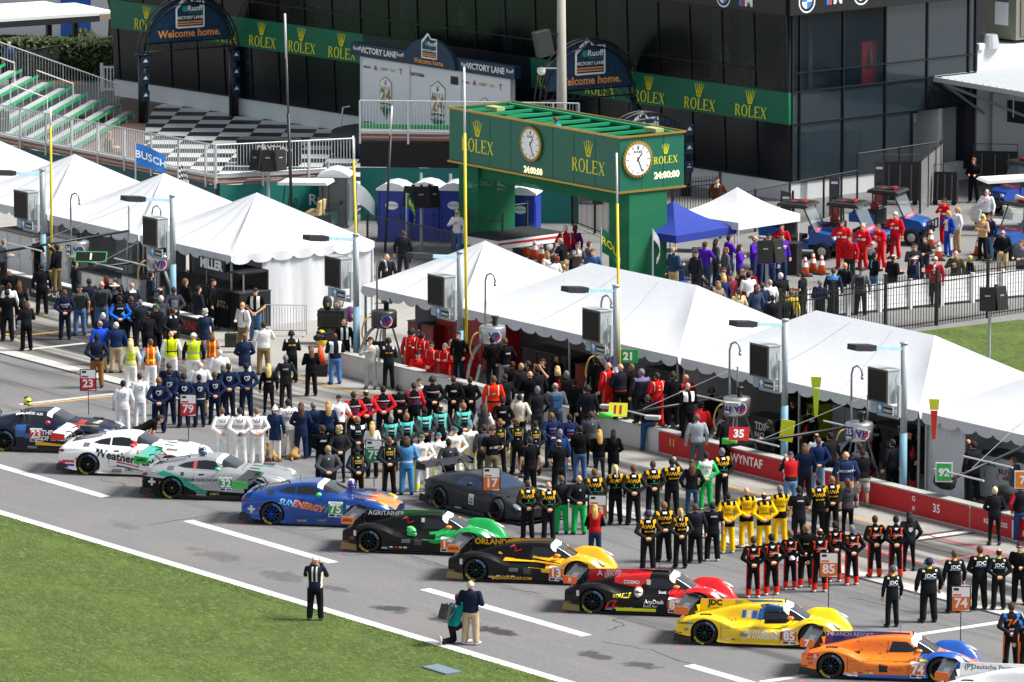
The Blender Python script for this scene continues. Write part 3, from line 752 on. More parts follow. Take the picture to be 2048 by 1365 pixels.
def gt3(loc,rz,label,lv,st=GT,key='gt',wb=(-1.32,1.32)):
 """long-bonnet coupe racer with a swan-neck rear wing"""
 root=thing('race_car',label,'race car',loc,rz,'race cars parked at an angle along the track')
 if key not in _gt:_gt[key]=carbody(st,[(wb[0],.385,.4),(wb[1],.385,.4)])
 b=bmesh.new();b.from_mesh(_gt[key]);mats=[paint(x,.25,lv.get('metal',0))for x in lv['cols']];nb=len(mats)
 rt=lambda c,n:c.y<-.3 and n.y<.35;an=lambda c,n:True;up=lambda c,n:n.z>.35
 for poly,ax,tst,i in lv['zones']:carve(b,poly,ax,{'r':rt,'u':up,'a':an,'l':lambda c,n:c.y>.3}[tst],i)
 W1,W2,W4,W5=nb,nb+1,nb+2,nb+3
 carve(b,lv.get('screen',[(-.02,-.56),(-.02,.56),(.22,.72),(.62,.60),(.68,0),(.62,-.60),(.22,-.72)]),'t',lambda c,n:c.z>.88 and n.x>.1 and n.z>.1,W1)
 carve(b,lv.get('strip',[(-.02,-.60),(-.02,.60),(.16,.64),(.17,0),(.16,-.64)]),'t',lambda c,n:c.z>1.0 and n.z>.1,W2)
 for s in(-1,1):
  tw=lambda c,n,s=s:c.y*s>.40 and n.y*s>.1 and c.z>.86
  for w_ in lv.get('glz',[[(-.62,.925),(.06,.905),(.17,.925),(-.06,1.14),(-.34,1.165),(-.62,1.14)],[(-1.22,.985),(-1.0,.945),(-.67,.928),(-.67,1.135),(-.98,1.075)]]):carve(b,w_,'s',tw,W4)
 carve(b,[(-1.95,-.5),(-1.95,.5),(-1.0,.46),(-1.0,-.46)],'t',lambda c,n:n.z>.5 and c.z>.95,W5)
 for f in b.faces:
  c=f.calc_center_median()
  for wx in wb:
   if abs(math.hypot(c.x-wx,c.z-.345)-.385)<.02 and abs(c.y)>.5 and abs(f.normal.y)<.5:f.material_index=nb+4
   if math.hypot(c.x-wx,c.z-.345)<.38 and .50<abs(c.y)<.54:f.material_index=nb+4
 gl=mat(lv.get('glass','#1b2026'),.10,var=0,coat=.35,spec=.5)
 split_parts(b,root,mats+[mats[0]]*4+[mat('#0b0b0c',.9,var=0)],{W1:('windscreen',gl),W2:('sun_strip',paint(lv.get('sun','#f2f2f2'))),W4:('side_window',gl),W5:('rear_window',gl)});b.free()
 sd=Side(_gt[key]);blk=mat('#15161a',.45)
 m=MB();m.box((0,0,.05),(2.1,1.98,.03));m.build('floor',blk,root)
 m=MB();m.prism([(1.7,.06),(2.38,.07),(2.45,.09),(1.7,.11)],1.8,TRA((0,-.9,0)));m.build('front_splitter',blk,root)
 m=MB();m.box((-2.12,0,.2),(.4,1.6,.05),ry=R(14))
 for s in(-.98,-.5,0,.5,.95):m.prism([(-2.36,.13),(-1.9,.08),(-1.9,.3),(-2.3,.36)],.025,TRA((0,s,0)))
 m.build('diffuser',blk,root)
 for x in wb:
  for y in(-.86,.86):wheel(root,x,y,.345,.31,lv.get('hub','#c9b06a'),lv.get('rim','#141416'),10)
 wg=MB();wg.prism(wingprofile(.46,.045),1.86,TRA((-2.28,-.93,1.21))@ROT(R(16),4,'Y'))
 wg.build('rear_wing',[paint(lv.get('wing','#202226'))],root)
 n_=MB()
 for s in(-.42,.42):n_.tube([(-1.75,s,.98),(-1.86,s,1.14),(-2.02,s,1.27),(-2.16,s,1.23)],.022,6)
 n_.build('wing_support',[blk],root)
 for s in(-.955,.93):
  e=MB();e.prism([(-2.52,1.05),(-2.08,1.07),(-2.06,1.25),(-2.50,1.30)],.025,TRA((0,s,0)));eo=e.build('endplate',[paint(lv.get('end','#1fae4b'))],root)
  if s<0 and lv.get('endt'):
   e=MB();e.text(lv['endt'][0],lv['endt'][2],TRA((-2.29,s-.006,1.17)),.03);e.build('endplate_lettering',mat(lv['endt'][1],.4,var=0),eo)
 for s in(-1,1):
  k=MB();k.ell((.12,s*1.02,.98),(.09,.10,.065),12,8);k.tube([(.12,s*.84,.92),(.12,s*.97,.955)],.018,6,k=1);k.build('mirror',[paint(lv.get('mirror','#2fc46a')),blk],root,True)
  k=MB();h=sd.bv.ray_cast(V((2.02,s*.72,2)),V((0,0,-1)));hz=h[0].z if h[0]else .6
  k.ell((2.02,s*.74,hz-.02),(.19,.10,.06),14,8,M=ROT(R(22),4,'Y'));k.build('headlight',[mat(lv.get('lamp','#cfd4d8'),.1,.3,var=0,coat=1)],root,True)
  k=MB();h=sd.bv.ray_cast(V((-2.15,s*3,.72)),V((0,-s,0)));hy=abs(h[0].y)if h[0]else .95
  k.ell((-2.15,s*(hy-.025),.74),(.13,.05,.05),12,8);k.build('tail_light',[mat('#5a1015',.15,var=0,coat=1)],root,True)
  k=MB()
  for i in range(5):k.box((1.18+i*.07,s*.80,.868-.004*i),(.035,.24,.014),ry=R(10))
  k.build('louvre',[mat('#0d0d0e',.7,var=0)],root)
 k=MB();k.prism([(-.36,.20),(.36,.20),(.40,.32),(.30,.46),(-.30,.46),(-.40,.32)],.05,TRA((2.36,0,0))@ROT(R(90),4,'Z'))
 for i in range(-6,7):k.box((2.375,i*.055,.33),(.03,.012,.24),k=1)
 k.build('grille',[mat('#0c0c0d',.6,var=0),mat('#6b6d70',.3,.6,var=0)],root)
 k=MB();k.tube([(-.7,.2,1.2),(-.72,.2,1.36)],.007,5);k.box((-.95,-.2,1.185),(.04,.04,.05));k.build('antenna',mat('#111',.5,var=0),root)
 k=MB();k.box((-.15,-.97,.12),(1.9,.06,.10));k.tube([(-.55,-1.0,.17),(-.25,-1.0,.17)],.05,8,k=1);k.build('side_skirt',[mat(lv.get('skirt','#141519'),.4),mat('#8a8d90',.3,.8,var=0)],root)
 if lv.get('deco'):lv['deco'](sd)
 if key=='gt':  # shut lines, fuel flap, tow flags, small decals
  ln='#0d0d10'
  for x,z0,z1 in((.285,.30,.88),(-.665,.36,.90),(.88,.62,.85)):sd.panel(x,x+.012,z0,z1,ln,.004,n=6)
  sd.panel(-.665,.285,.288,.300,ln,.004,n=8);sd.panel(-.50,-.34,.76,.80,ln,.006);sd.panel(-1.05,-.95,.74,.84,'#2a2b2e',.005)
  for y in(-.55,.55):sd.panel(.78,2.05,y,y+.012,ln,.004,True,n=8)
  sd.panel(.76,.775,-.55,.55,ln,.004,True,n=8)
  for y in(-.28,.16):sd.panel(.95,1.25,y,y+.12,'#111113',.005,True)
  for x,c in((-1.72,'#c8404a'),(1.62,'#d8d8d8'),(1.78,'#2f6cb4')):sd.panel(x,x+.10,.46,.55,c,.006)
  for i in range(5):sd.panel(1.66,1.90,.30+.04*i,.315+.04*i,ln,.006)
 sd.build(root)
 return root
# ================================================================ ground, painted lines, pit road
def gmat(name,base,rough=.92,grain=(9.,.16),blot=(.55,.18),streak=None,spots=None,bump=.25,tint=None):
 """road and grass surfaces; local x runs along the track, y away from it"""
 m=bpy.data.materials.new(name);m.use_nodes=True;n=m.node_tree.nodes;l=m.node_tree.links;p=n['Principled BSDF']
 p.inputs['Roughness'].default_value=rough;p.inputs['Specular IOR Level'].default_value=.3
 tc=n.new('ShaderNodeTexCoord');c=lin(base)
 def noise(sc,det=6,stretch=(1,1,1),rot=0.):
  mp=n.new('ShaderNodeMapping');mp.inputs['Scale'].default_value=stretch;mp.inputs['Rotation'].default_value=(0,0,rot)
  l.new(tc.outputs['Object'],mp.inputs[0]);k=n.new('ShaderNodeTexNoise');k.inputs['Scale'].default_value=sc;k.inputs['Detail'].default_value=det;k.inputs['Roughness'].default_value=.6
  l.new(mp.outputs[0],k.inputs['Vector']);return k.outputs[0]
 def ramp(v,a,b,lo=0.,hi=1.):
  k=n.new('ShaderNodeMapRange');k.inputs[1].default_value=a;k.inputs[2].default_value=b;k.inputs[3].default_value=lo;k.inputs[4].default_value=hi;l.new(v,k.inputs[0]);return k.outputs[0]
 def mul(a,b):
  k=n.new('ShaderNodeMath');k.operation='MULTIPLY';l.new(a,k.inputs[0])
  if isinstance(b,float):k.inputs[1].default_value=b
  else:l.new(b,k.inputs[1])
  return k.outputs[0]
 def mix(f,a,col):
  k=n.new('ShaderNodeMix');k.data_type='RGBA';l.new(f,k.inputs[0])
  if isinstance(a,tuple):k.inputs[6].default_value=a
  else:l.new(a,k.inputs[6])
  k.inputs[7].default_value=(*lin(col),1)if isinstance(col,str)else col
  return k.outputs[2]
 g1=noise(grain[0],8);out=mix(ramp(g1,.3,.7),(*[x*(1-grain[1])for x in c],1),(*[x*(1+grain[1])for x in c],1))
 g2=noise(blot[0],5);out=mix(ramp(g2,.35,.68,0,blot[1]*2),out,(*[x*.62 for x in c],1))
 if tint:out=mix(mul(ramp(noise(tint[1],4),.45,.7),tint[2]),out,tint[0])
 for sk_ in(streak or[]):  # (stretch, rotation, scale, from, to, strength, colour, n0, n1)
  st,ro,sc,a,b,stg,col,n0,n1=sk_
  f=mul(ramp(noise(sc,5,st,ro),a,b),stg)
  if n0 is not None:
   s=n.new('ShaderNodeSeparateXYZ');l.new(tc.outputs['Object'],s.inputs[0])
   f=mul(f,mul(ramp(s.outputs[1],n0-.6,n0+.6),ramp(s.outputs[1],n1-.6,n1+.6,1,0)))
  out=mix(f,out,col)
 g3=noise(1.7,7)if spots else None
 for sp in(spots or[]):  # dried oil and dirt patches: (t, n, half length, half width, strength)
  t,nn,a,b_,stg,col=sp
  mp=n.new('ShaderNodeMapping');mp.inputs['Location'].default_value=(-t/a,-nn/b_,0);mp.inputs['Scale'].default_value=(1/a,1/b_,0)
  l.new(tc.outputs['Object'],mp.inputs[0]);ln=n.new('ShaderNodeVectorMath');ln.operation='LENGTH';l.new(mp.outputs[0],ln.inputs[0])
  ad=n.new('ShaderNodeMath');ad.operation='ADD';l.new(ln.outputs['Value'],ad.inputs[0]);l.new(ramp(g3,.25,.75,-.75,.75),ad.inputs[1])
  out=mix(mul(ramp(ad.outputs[0],.55,1.05,1,0),min(1.,stg*1.45)),out,col)
 l.new(out,p.inputs['Base Color'])
 if bump:
  b=n.new('ShaderNodeBump');b.inputs['Strength'].default_value=bump;b.inputs['Distance'].default_value=.02;l.new(g1,b.inputs['Height']);l.new(b.outputs[0],p.inputs['Normal'])
 return m
def sheet(name,x0,x1,y0,y1,z,m,track=True,kind='structure'):
 mb=MB();mb.quad((x0,y0,z),(x1,y0,z),(x1,y1,z),(x0,y1,z));o=mb.build(name,m,rz=TRZ if track else 0.);return tag(o,kind=kind)
RUB='#1d1d20'
track_m=gmat('asphalt',(.166,.169,.176),grain=(7.,.13),blot=(.22,.10),bump=.3,tint=('#8d7f74',.35,.25),
 streak=[((.04,1.2,1),0.,1.0,.52,.72,.30,RUB,-26.5,-16.5),((.05,.9,1),R(-26),1.1,.54,.68,.5,RUB,-26.,-16.),((.03,2.2,1),0,.8,.5,.75,.35,'#8a8078',-31.6,-28.5)],
 spots=[(36.9,-29.9,.75,.40,.55,'#2b2b2d'),(39.0,-29.5,.9,.42,.6,'#2b2b2d'),(41.0,-29.3,.9,.4,.6,'#2a2a2c'),(45.2,-28.9,.8,.32,.5,'#2d2d2f'),(46.9,-28.6,.8,.34,.5,'#2d2d2f'),(33.6,-29.7,.6,.3,.35,'#303032'),(31.2,-29.9,1.2,.5,.3,'#343436'),(51.5,-29.0,.9,.4,.4,'#303032'),(27.5,-29.8,1.5,.5,.25,'#343436'),(22.0,-29.6,.9,.3,.2,'#343436')])
pit_m=gmat('concrete',(.33,.32,.30),grain=(5.,.10),blot=(.3,.18),bump=.2,
 streak=[((.035,1.0,1),0.,1.3,.42,.58,.85,'#2c2c2e',-15.6,-11.6),((.05,.8,1),R(16),1.0,.47,.60,.8,'#26262a',-15.8,-10.8),((.05,1.0,1),R(-20),1.2,.52,.64,.6,'#2a2a2c',-16.,-10.5),((.5,.5,1),0,.8,.5,.7,.25,'#57544e',-11.2,-9.3)])
yard_m=gmat('yard_asphalt',(.215,.213,.21),grain=(6.,.10),blot=(.15,.15),bump=.2,streak=[((.05,.6,1),R(90),1.,.5,.7,.25,'#3a3a3c',None,None)])
grass_m=gmat('grass',(.046,.078,.012),rough=.95,grain=(60.,.55),blot=(.35,.12),bump=1.,tint=('#5f7030',.9,.4),streak=[((.8,2.4,1),R(55),3.0,.5,.74,.55,'#8f9850',None,None),((.8,2.4,1),R(55),5.0,.46,.70,.7,'#254a0c',None,None),((.5,1.4,1),R(40),.45,.5,.75,.35,'#6f7e3a',None,None),((1.,3.,1),R(55),9.0,.5,.7,.5,'#9aa860',None,None)])
tag(sheet('ground',-400,400,-400,400,-.004,yard_m),kind='structure')
sheet('track',-150,150,-31.5,-16.0,.0,track_m)
sheet('pit_lane',-150,150,-16.0,3.0,.0,pit_m)
sheet('grass',-150,150,-90,-31.45,.004,grass_m,kind='structure')
blade=MB();rg=random.Random(3)  # standing blades over the infield lawn
for _ in range(4500):
 t=rg.uniform(14,60);n_=-31.66-rg.random()**1.5*.55
 p=TN(t,n_)
 if p.y<-62 or abs(p.x)>17:continue
 h=rg.uniform(.012,.026);a=rg.uniform(0,6.28);w_=rg.uniform(.012,.03);dx,dy=math.cos(a)*w_,math.sin(a)*w_;lx,ly=rg.uniform(-.03,.03),rg.uniform(-.03,.03)
 blade.quad((p.x-dx,p.y-dy,.003),(p.x+dx,p.y+dy,.003),(p.x+lx,p.y+ly,h),k=rg.choice((0,0,1,2)))
tag(blade.build('grass_blades',[mat((.062,.108,.016),.8,var=.3),mat((.085,.125,.03),.8,var=.3),mat((.055,.095,.016),.8,var=.3)]),kind='stuff')
wl=gmat('road_paint','#dcdcd8',.8,grain=(7.,.08),blot=(1.2,.05),streak=[((1,1,1),0,9.0,.62,.70,.75,'#8a8a88',None,None),((.1,1.5,1),0,2.0,.58,.75,.5,'#6a6a6c',None,None)],bump=.1);yl=mat('#c8962e',.75,var=.25,scale=1.5);rl=mat('#b8404a',.75,var=.25,scale=1.5);bl_=mat('#26272a',.8,var=.2,scale=2);worn=mat('#b4b4b0',.8,var=.45,scale=1.2)
sheet('edge_line',-150,150,-31.72,-31.36,.008,wl)
for i in range(-1,5):sheet('dash_line',9.9+12.6*i-.0,17.8+12.6*i,-27.78,-27.42,.004,wl)
sheet('pit_line',-150,150,-16.45,-15.85,.004,worn)
sheet('pit_line_edge',-150,150,-16.62,-16.45,.004,bl_)
for i,(a,b)in enumerate(((-30,-13.4),(-8,-2),(2.5,8.4),(12.5,14.5),(19.5,21),(27,30),(33,35))):sheet('yellow_line',a,b,-10.98,-10.86,.004,yl)
for t0,n0,n1 in((1.95,-21.3,-17.2),(47.95,-22.5,-16.9),(50.4,-27.3,-25.4),(29.4,-13.0,-10.4),(37.1,-11.7,-9.5),(-7.5,-15.5,-13.)):
 sheet('stall_line',t0,t0+.28,n0,n1,.004,wl if t0>3 else worn)
sheet('stall_line',2.35,2.5,-21.3,-17.2,.004,yl)
for t0,n0,n1 in((29.2,-13.0,-10.4),(29.75,-13.0,-10.4),(36.85,-11.7,-9.5),(37.45,-11.7,-9.5)):sheet('stall_line_edge',t0,t0+.14,n0,n1,.0045,bl_)
for a,b in((29.9,32.6),(36.5,42)):sheet('box_line',a,b,-10.95 if a>35 else-12.95,-10.83 if a>35 else-12.83,.0045,rl)
sheet('box_line',40.2,40.32,-13.6,-10.95,.0045,rl);sheet('box_line',34.0,40.2,-13.72,-13.6,.0045,rl)
sheet('box_line',-13.0,-9.9,-14.3,-14.15,.0045,yl);sheet('box_line',-10.1,-9.95,-14.3,-12.2,.0045,yl);sheet('box_line',28.6,31.4,-14.9,-14.8,.0045,mat('#3fae5c',.8,var=.3))
sheet('apron_grass',7.3,60,3.5,17.0,.006,grass_m)
ck=MB();rk=random.Random(21)
for pts in(((640,1100),(700,1112),(740,1108)),((820,1112),(900,1135),(965,1140),(1030,1152)),((1215,1262),(1250,1250),(1225,1240),(1300,1225),(1400,1208)),((1205,1283),(1300,1300),(1400,1335)),((1700,1195),(1760,1210),(1840,1228)),((1000,1175),(1050,1182),(1090,1190)),((300,1050),(420,1030),(520,1018)),((200,960),(250,968),(245,975)),((690,1050),(640,1062),(600,1060))):
 q=[]
 for(a,b),(c,d_)in zip(pts[:-1],pts[1:]):
  for i in range(5):q.append(at(a+(c-a)*i/5+rk.uniform(-3,3),b+(d_-b)*i/5+rk.uniform(-1,1),.003))
 for p0_,p1_ in zip(q[:-1],q[1:]):
  s=(p1_-p0_).normalized().cross(V((0,0,1)))*rk.uniform(.012,.03);ck.quad(p0_-s,p0_+s,p1_+s,p1_-s)
tag(ck.build('asphalt_cracks',mat('#3a3a3d',.9)),kind='structure')
pk=MB()
for u,v in((108,946),(296,998),(482,1050),(684,1107),(898,1166),(1118,1228),(1360,1295),(1604,1362)):p=at(u,v,.004);pk.box((p.x,p.y,.004),(.22,.07,.001),rz=.5)
tag(pk.build('pink_slot_marks',mat('#d84a78',.8)),kind='structure')
# ================================================================ pit wall
wallw=mat('#cfd0ce',.75,var=.14,scale=2.2,bump=.15);redb=mat('#c41520',.55,var=.06,scale=1.);blk=mat('#131416',.5,var=.1);whp=mat('#f0f0ee',.6,var=.05)
def wall(t0,t1,label,col,cap,letters=(),group=None):
 o=thing('pit_wall',label,'wall',TN(t0,-9.3),TRZ,group);L=t1-t0
 mb=MB();mb.box((L/2,.17,.36),(L,.34,.72));mb.build('wall_block',wallw,o)
 mb=MB();mb.box((L/2,.17,.735),(L+.02,.38,.03));mb.build('coping',cap,o)
 if col:
  mb=MB();mb.box((L/2,-.006,.37),(L-.02,.01,.66));mb.build('banner',col,o)
 if letters:
  mb=MB();ms=[]
  for tx,x,z,sz,c in letters:
   m=mat(c,.6,var=0)
   if m not in ms:ms.append(m)
   mb.text(tx,sz,TRA((x,-.016,z)),.02,k=ms.index(m))
  mb.build('lettering',ms,o)
 return o
capm=mat('#a9a9a6',.8,var=.25,scale=5.)
wall(2.4,21.35,'long white concrete pit wall with bare grey coping in front of the red crew tent',None,capm)
mb=MB();mb.box((0,0,.36),(.5,.012,.66))
o=thing('wall_panel','black panel on the white pit wall below the man filming with his arm up','panel',TN(17.1,-9.31),TRZ);mb.build('panel',blk,o);k=MB();k.box((.12,-.01,.36),(.05,.006,.62));k.build('green_stripe',mat('#4ab52e',.6),o)
o=thing('wall_panel','black panel on the white pit wall beside the crouching photographer','panel',TN(10.2,-9.31),TRZ);mb.build('panel',blk,o)
wall(21.4,31.9,'red pit wall banner with a white TDS RACING lettering',redb,capm,(('11',.7,.42,.34,'#d9e23a'),('III',1.9,.22,.22,'#ffffff'),('WYNTAF',4.6,.42,.40,'#ffffff'),('TDS',6.75,.48,.42,'#ffffff'),('RACING',6.95,.22,.24,'#ffffff'),('G',9.6,.5,.3,'#ffffff')),'red pit wall banners')
wall(31.95,37.0,'red pit wall banner with a white 35 between two crew tents',redb,capm,(('G',2.4,.52,.22,'#ffffff'),('III',2.4,.22,.18,'#ffffff'),('35',3.5,.38,.36,'#ffffff')),'red pit wall banners')
wall(37.05,60,'red pit wall banner with KELLY MOSS and RILEY lettering at the right edge',redb,capm,(('KELLY-MOSS',1.2,.38,.20,'#ffffff'),('|',2.0,.38,.55,'#ffffff'),('RILEY',2.75,.26,.24,'#ffffff'),('(3)',3.9,.36,.4,'#ffffff'),('thu brulé',5.0,.36,.32,'#ffffff'),('KELLY-MOSS',7.2,.38,.2,'#ffffff'),('RILEY',8.7,.30,.26,'#ffffff')),'red pit wall banners')
wall(-30,-10.6,'black pit wall banner with white OWD lettering at the left edge',blk,mat('#d8d8d6',.6,var=.15),(('OWDER',13.9,.40,.52,'#ffffff'),('APR',18.3,.30,.34,'#ffffff')))
wall(-10.3,-5.4,'black pit wall banner with MILLER RACING lettering',blk,mat('#d8d8d6',.6,var=.15),(('MILLER',1.5,.40,.44,'#ffffff'),('RACING',3.7,.40,.44,'#d02028')))
k=MB();k.text('35',.30,TRA((0,0,0)))
# ================================================================ tents
tentm=mat('#d2d6dc',.8,var=.05,scale=1.1,bump=.7);tentv=mat('#c9cdd3',.8,var=.04,scale=2.,bump=.4);steel=mat('#a9adb0',.35,.8,var=.1)
def clothwhite():
 m=mat('#c9ccd1',.85,var=.04,scale=1.4,bump=.6,name='tent_wall');return m
tentw=clothwhite()
def tent(t0,t1,label,ridge=True,n0=-7.2,n1=-1.1,ze=2.62,zp=4.28,scal=.0,legs=True,walls=(),wallz=None):
 o=thing('pit_tent',label,'tent',TN((t0+t1)/2,(n0+n1)/2),TRZ,'white tents along the pit wall');L,W=(t1-t0)/2,(n1-n0)/2
 rx=max(0.,L-W)if ridge else 0.
 def roof(mb,A,B,C_,D,n=18):  # sagging panel between eave A-B and ridge D-C
  vs=[]
  for j in range(n+1):
   for i in range(n+1):
    u,v=i/n,j/n;p=V(A).lerp(V(B),u).lerp(V(D).lerp(V(C_),u),v);p.z-=(.15*math.sin(math.pi*v)*(1-.3*math.sin(math.pi*u))+.02*math.sin(u*23+t0)*math.sin(math.pi*v)*(1-v)+.012*math.sin(u*41+v*9)*(1-v)**2)if 0<v<1 and 0<u<1 else .02*math.sin(math.pi*v);vs.append(p)
  mb.add(vs,[(j*(n+1)+i,j*(n+1)+i+1,(j+1)*(n+1)+i+1,(j+1)*(n+1)+i)for j in range(n)for i in range(n)],0)
  for i in(6,12):  # stitched seams
   for j in range(n-1):
    a,b=vs[j*(n+1)+i],vs[(j+1)*(n+1)+i];a2,b2=vs[j*(n+1)+i+1],vs[(j+1)*(n+1)+i+1];up_=V((0,0,.008));w_=.035/max(.05,(a2-a).length);mb.quad(a+up_,a.lerp(a2,w_)+up_,b.lerp(b2,w_)+up_,b+up_,k=1)
 for nm,A,B,C_,D in(('roof_panel',(-L,-W,ze),(L,-W,ze),(rx,0,zp),(-rx,0,zp)),('roof_panel',(L,-W,ze),(L,W,ze),(rx,0,zp),(rx,0,zp)),
       ('roof_panel',(L,W,ze),(-L,W,ze),(-rx,0,zp),(rx,0,zp)),('roof_panel',(-L,W,ze),(-L,-W,ze),(-rx,0,zp),(-rx,0,zp))):
  mb=MB();roof(mb,A,B,C_,D);mb.build(nm,[tentm,mat('#b3b8bf',.85)],o,True)
 mb=MB();rr=random.Random(int(t0*10))
 for(ax,ay),(bx,by)in(((-L,-W),(L,-W)),((L,-W),(L,W)),((L,W),(-L,W)),((-L,W),(-L,-W))):
  ln=math.hypot(bx-ax,by-ay);ns=max(2,round(ln/.85));q=6;d_=((by-ay)/ln,-(bx-ax)/ln)
  for i in range(ns*q):
   u0,u1=i/(ns*q),(i+1)/(ns*q);r_=[]
   for u in(u0,u1):
    ph=(u*ns)%1;ph=1. if(u==u1 and ph<1e-6)else ph;dz=.20+.14*math.sin(math.pi*ph)**.5;off=.015+.03*math.sin(u*ns*5.1+t0)
    r_+=[((ax+(bx-ax)*u+d_[0]*.01,ay+(by-ay)*u+d_[1]*.01,ze+.005),(ax+(bx-ax)*u+d_[0]*(.02+off),ay+(by-ay)*u+d_[1]*(.02+off),ze-dz))]
   mb.quad(r_[0][0],r_[0][1],r_[1][1],r_[1][0])
 mb.build('valance',tentv,o,True)
 if legs:
  nx=max(1,round(2*L/3.05))if False else max(1,round(2*L/6.1))
  for i in range(nx+1):
   for sy in(-1,1):
    mb=MB();x=-L+2*L*i/nx;x=min(max(x,-L+.08),L-.08);mb.tube([(x,sy*(W-.08),0),(x,sy*(W-.08),ze)],.045,8);mb.box((x,sy*(W-.08),.02),(.22,.22,.03));mb.build('leg',steel,o)
 for(ax,ay,bx,by)in walls:  # hanging side walls with soft folds, in fractions of the half sizes
  mb=MB();n=40;A=V((ax*L,ay*W,0));B=V((bx*L,by*W,0));dr=(B-A).normalized();nr=V((-dr.y,dr.x,0));vs=[]
  for j in(0,1,2,3):
   for i in range(n+1):
    p=A.lerp(B,i/n)+nr*(.025*math.sin(i*.6+j*.35)+.02*rr.uniform(-1,1));p.z=(ze-.02)*j/3;vs.append(p)
  mb.add(vs,[(j*(n+1)+i,j*(n+1)+i+1,(j+1)*(n+1)+i+1,(j+1)*(n+1)+i)for j in range(3)for i in range(n)]);mb.build('side_wall',tentw,o,True)
 return o
bk=(1.,.97,-1.,.97)
tent(-31.8,-25.8,'white tent with its lower roof corner at the left edge of the pit row',False,walls=(bk,))
tent(-25.6,-19.5,'white peaked tent second from the left over the grey pit cabinets',False,walls=(bk,(1,.9,1,-.6)))
tent(-19.3,-13.2,'white peaked tent third from the left over the silver 04 fuel tank',False,walls=(bk,(-.97,-.9,-.97,.9)))
tent(-13.0,-7.0,'white peaked tent with a white cloth side wall beside the steel crowd barrier',False,walls=(bk,(.98,-.55,.98,1.)))
tent(1.35,7.3,'white peaked tent over the red suited crew',False,walls=(bk,(-.97,-.3,-.97,.97)))
tent(7.4,19.5,'long white ridge tent over the filming man and the 21 board',True,walls=(bk,))
tent(19.75,31.9,'long white ridge tent over the 11 and 35 fuel tanks',True,walls=(bk,(-.985,-1,-.985,.97),(.985,.2,.985,.97)))
tent(32.1,44.2,'white ridge tent cut off by the right edge over the white pit cabinet',True,walls=(bk,(-.985,-.98,-.985,.97),(-.985,-.95,-.72,-.9)))
# ================================================================ light poles along the wall
galv=mat('#a3acb2',.5,.15,var=.12,scale=3);blue=mat('#78a4b8',.6,var=.22,scale=6);dkg=mat('#070a0c',.25,var=.2,spec=.3)
def light_pole(t,zt,label):
 o=thing('light_pole',label,'light pole',TN(t,-8.6),TRZ,'light poles along the pit wall')
 mb=MB();mb.tube([(0,0,2.2),(0,0,zt)],.105,16);mb.lathe([(.13,zt-.02),(.13,zt+.02),(.0,zt+.05)],16);mb.build('pole',galv,o,True)
 mb=MB();mb.tube([(0,0,0),(0,0,2.25)],.115,16);mb.build('blue_wrap',blue,o,True)
 mb=MB();mb.tube([(0,-.1,zt-.16),(0,-1.25,zt-.02)],.045,8);mb.box((0,-.7,zt-.085),(.10,1.1,.12),rx=R(-7));a=mb.build('arm',mat('#a9cfe0',.5,var=.35,scale=9),o)
 mb=MB();mb.box((0,-1.62,zt+.03),(.42,.80,.17),rx=R(-6));mb.box((0,-1.62,zt-.06),(.34,.6,.03),rx=R(-6));mb.build('lamp_head',mat('#23272c',.5),o)
 z0=zt-1.82
 mb=MB();mb.box((-.45,-.42,z0+.52),(.98,.44,1.02));mb.box((-.45,-.42,z0+1.04),(1.02,.48,.03));mb.box((.16,-.30,z0+.1),(.08,.10,1.0));mb.tube([(.16,-.38,z0+.9),(.16,-.44,z0+.8),(.16,-.40,z0+.3)],.02,5)
 b=mb.build('floodlight_box',mat('#a9b0b3',.55,.1,var=.14,scale=4),o)
 mb=MB();mb.box((-.45,-.648,z0+.53),(.86,.012,.92));mb.build('dark_glass',dkg,b)
 mb=MB()
 for q in((-.45,z0+.045,.94,.05),(-.45,z0+1.015,.94,.05)):mb.box((q[0],-.653,q[1]),(q[2],.03,q[3]))
 for x in(-.905,.005):mb.box((x,-.653,z0+.53),(.05,.03,.92))
 mb.build('door_frame',mat('#5b5a55',.5,.3),b)
 mb=MB();mb.box((-.38,-.52,z0-.19),(1.05,.05,.30));mb.box((-.38,-.3,z0-.40),(.95,.10,.12));mb.box((-.0,-.3,z0-.25),(.07,.4,.07));sg=mb.build('sign_bracket',galv,o)
 mb=MB();mb.box((-.47,-.549,z0-.19),(.30,.006,.29),k=0);mb.box((-.08,-.549,z0-.20),(.44,.006,.20),k=1);mb.lathe([(.0,0),(.085,0)],14,(-.47,-.555,z0-.15),axis='Y',k=2,caps=False);mb.text('musco',.15,TRA((-.08,-.556,z0-.20)),.03,k=2);mb.text('FPL',.09,TRA((-.45,-.556,z0-.285)),.02,k=2)
 mb.build('sign',[mat('#2f86c4',.5,var=0),mat('#16181b',.5,var=0),mat('#eeeeee',.5,var=0)],sg)
 return o
LP=[(-17.46,4.61,'light pole at the left edge above the sitting man with headphones'),(-8.59,4.69,'light pole in front of the tent with the MILLER cart'),(3.08,4.71,'light pole at the left end of the white pit wall'),(9.28,4.87,'light pole beside the tallest yellow mast'),
  (18.09,4.87,'light pole next to the green 21 board'),(27.0,4.94,'light pole behind the yellow lollipop sign'),(32.93,5.0,'light pole nearest the right edge beside the 35 fuel tank')]
for t,z,s in LP:light_pole(t,z,s)
def mast(p0,p1,r,cols,label,name='antenna_mast',cat='mast',group='yellow antenna masts behind the pit wall'):
 o=thing(name,label,cat,p0,0,group);d_=V(p1)-V(p0);a=.0
 for fr,c,nm in cols:
  mb=MB();mb.tube([d_*a,d_*fr],r if a==0 else r*.7,8);mb.build(nm,mat(c,.5),o,True);a=fr
 return o
YE='#d8c21e'
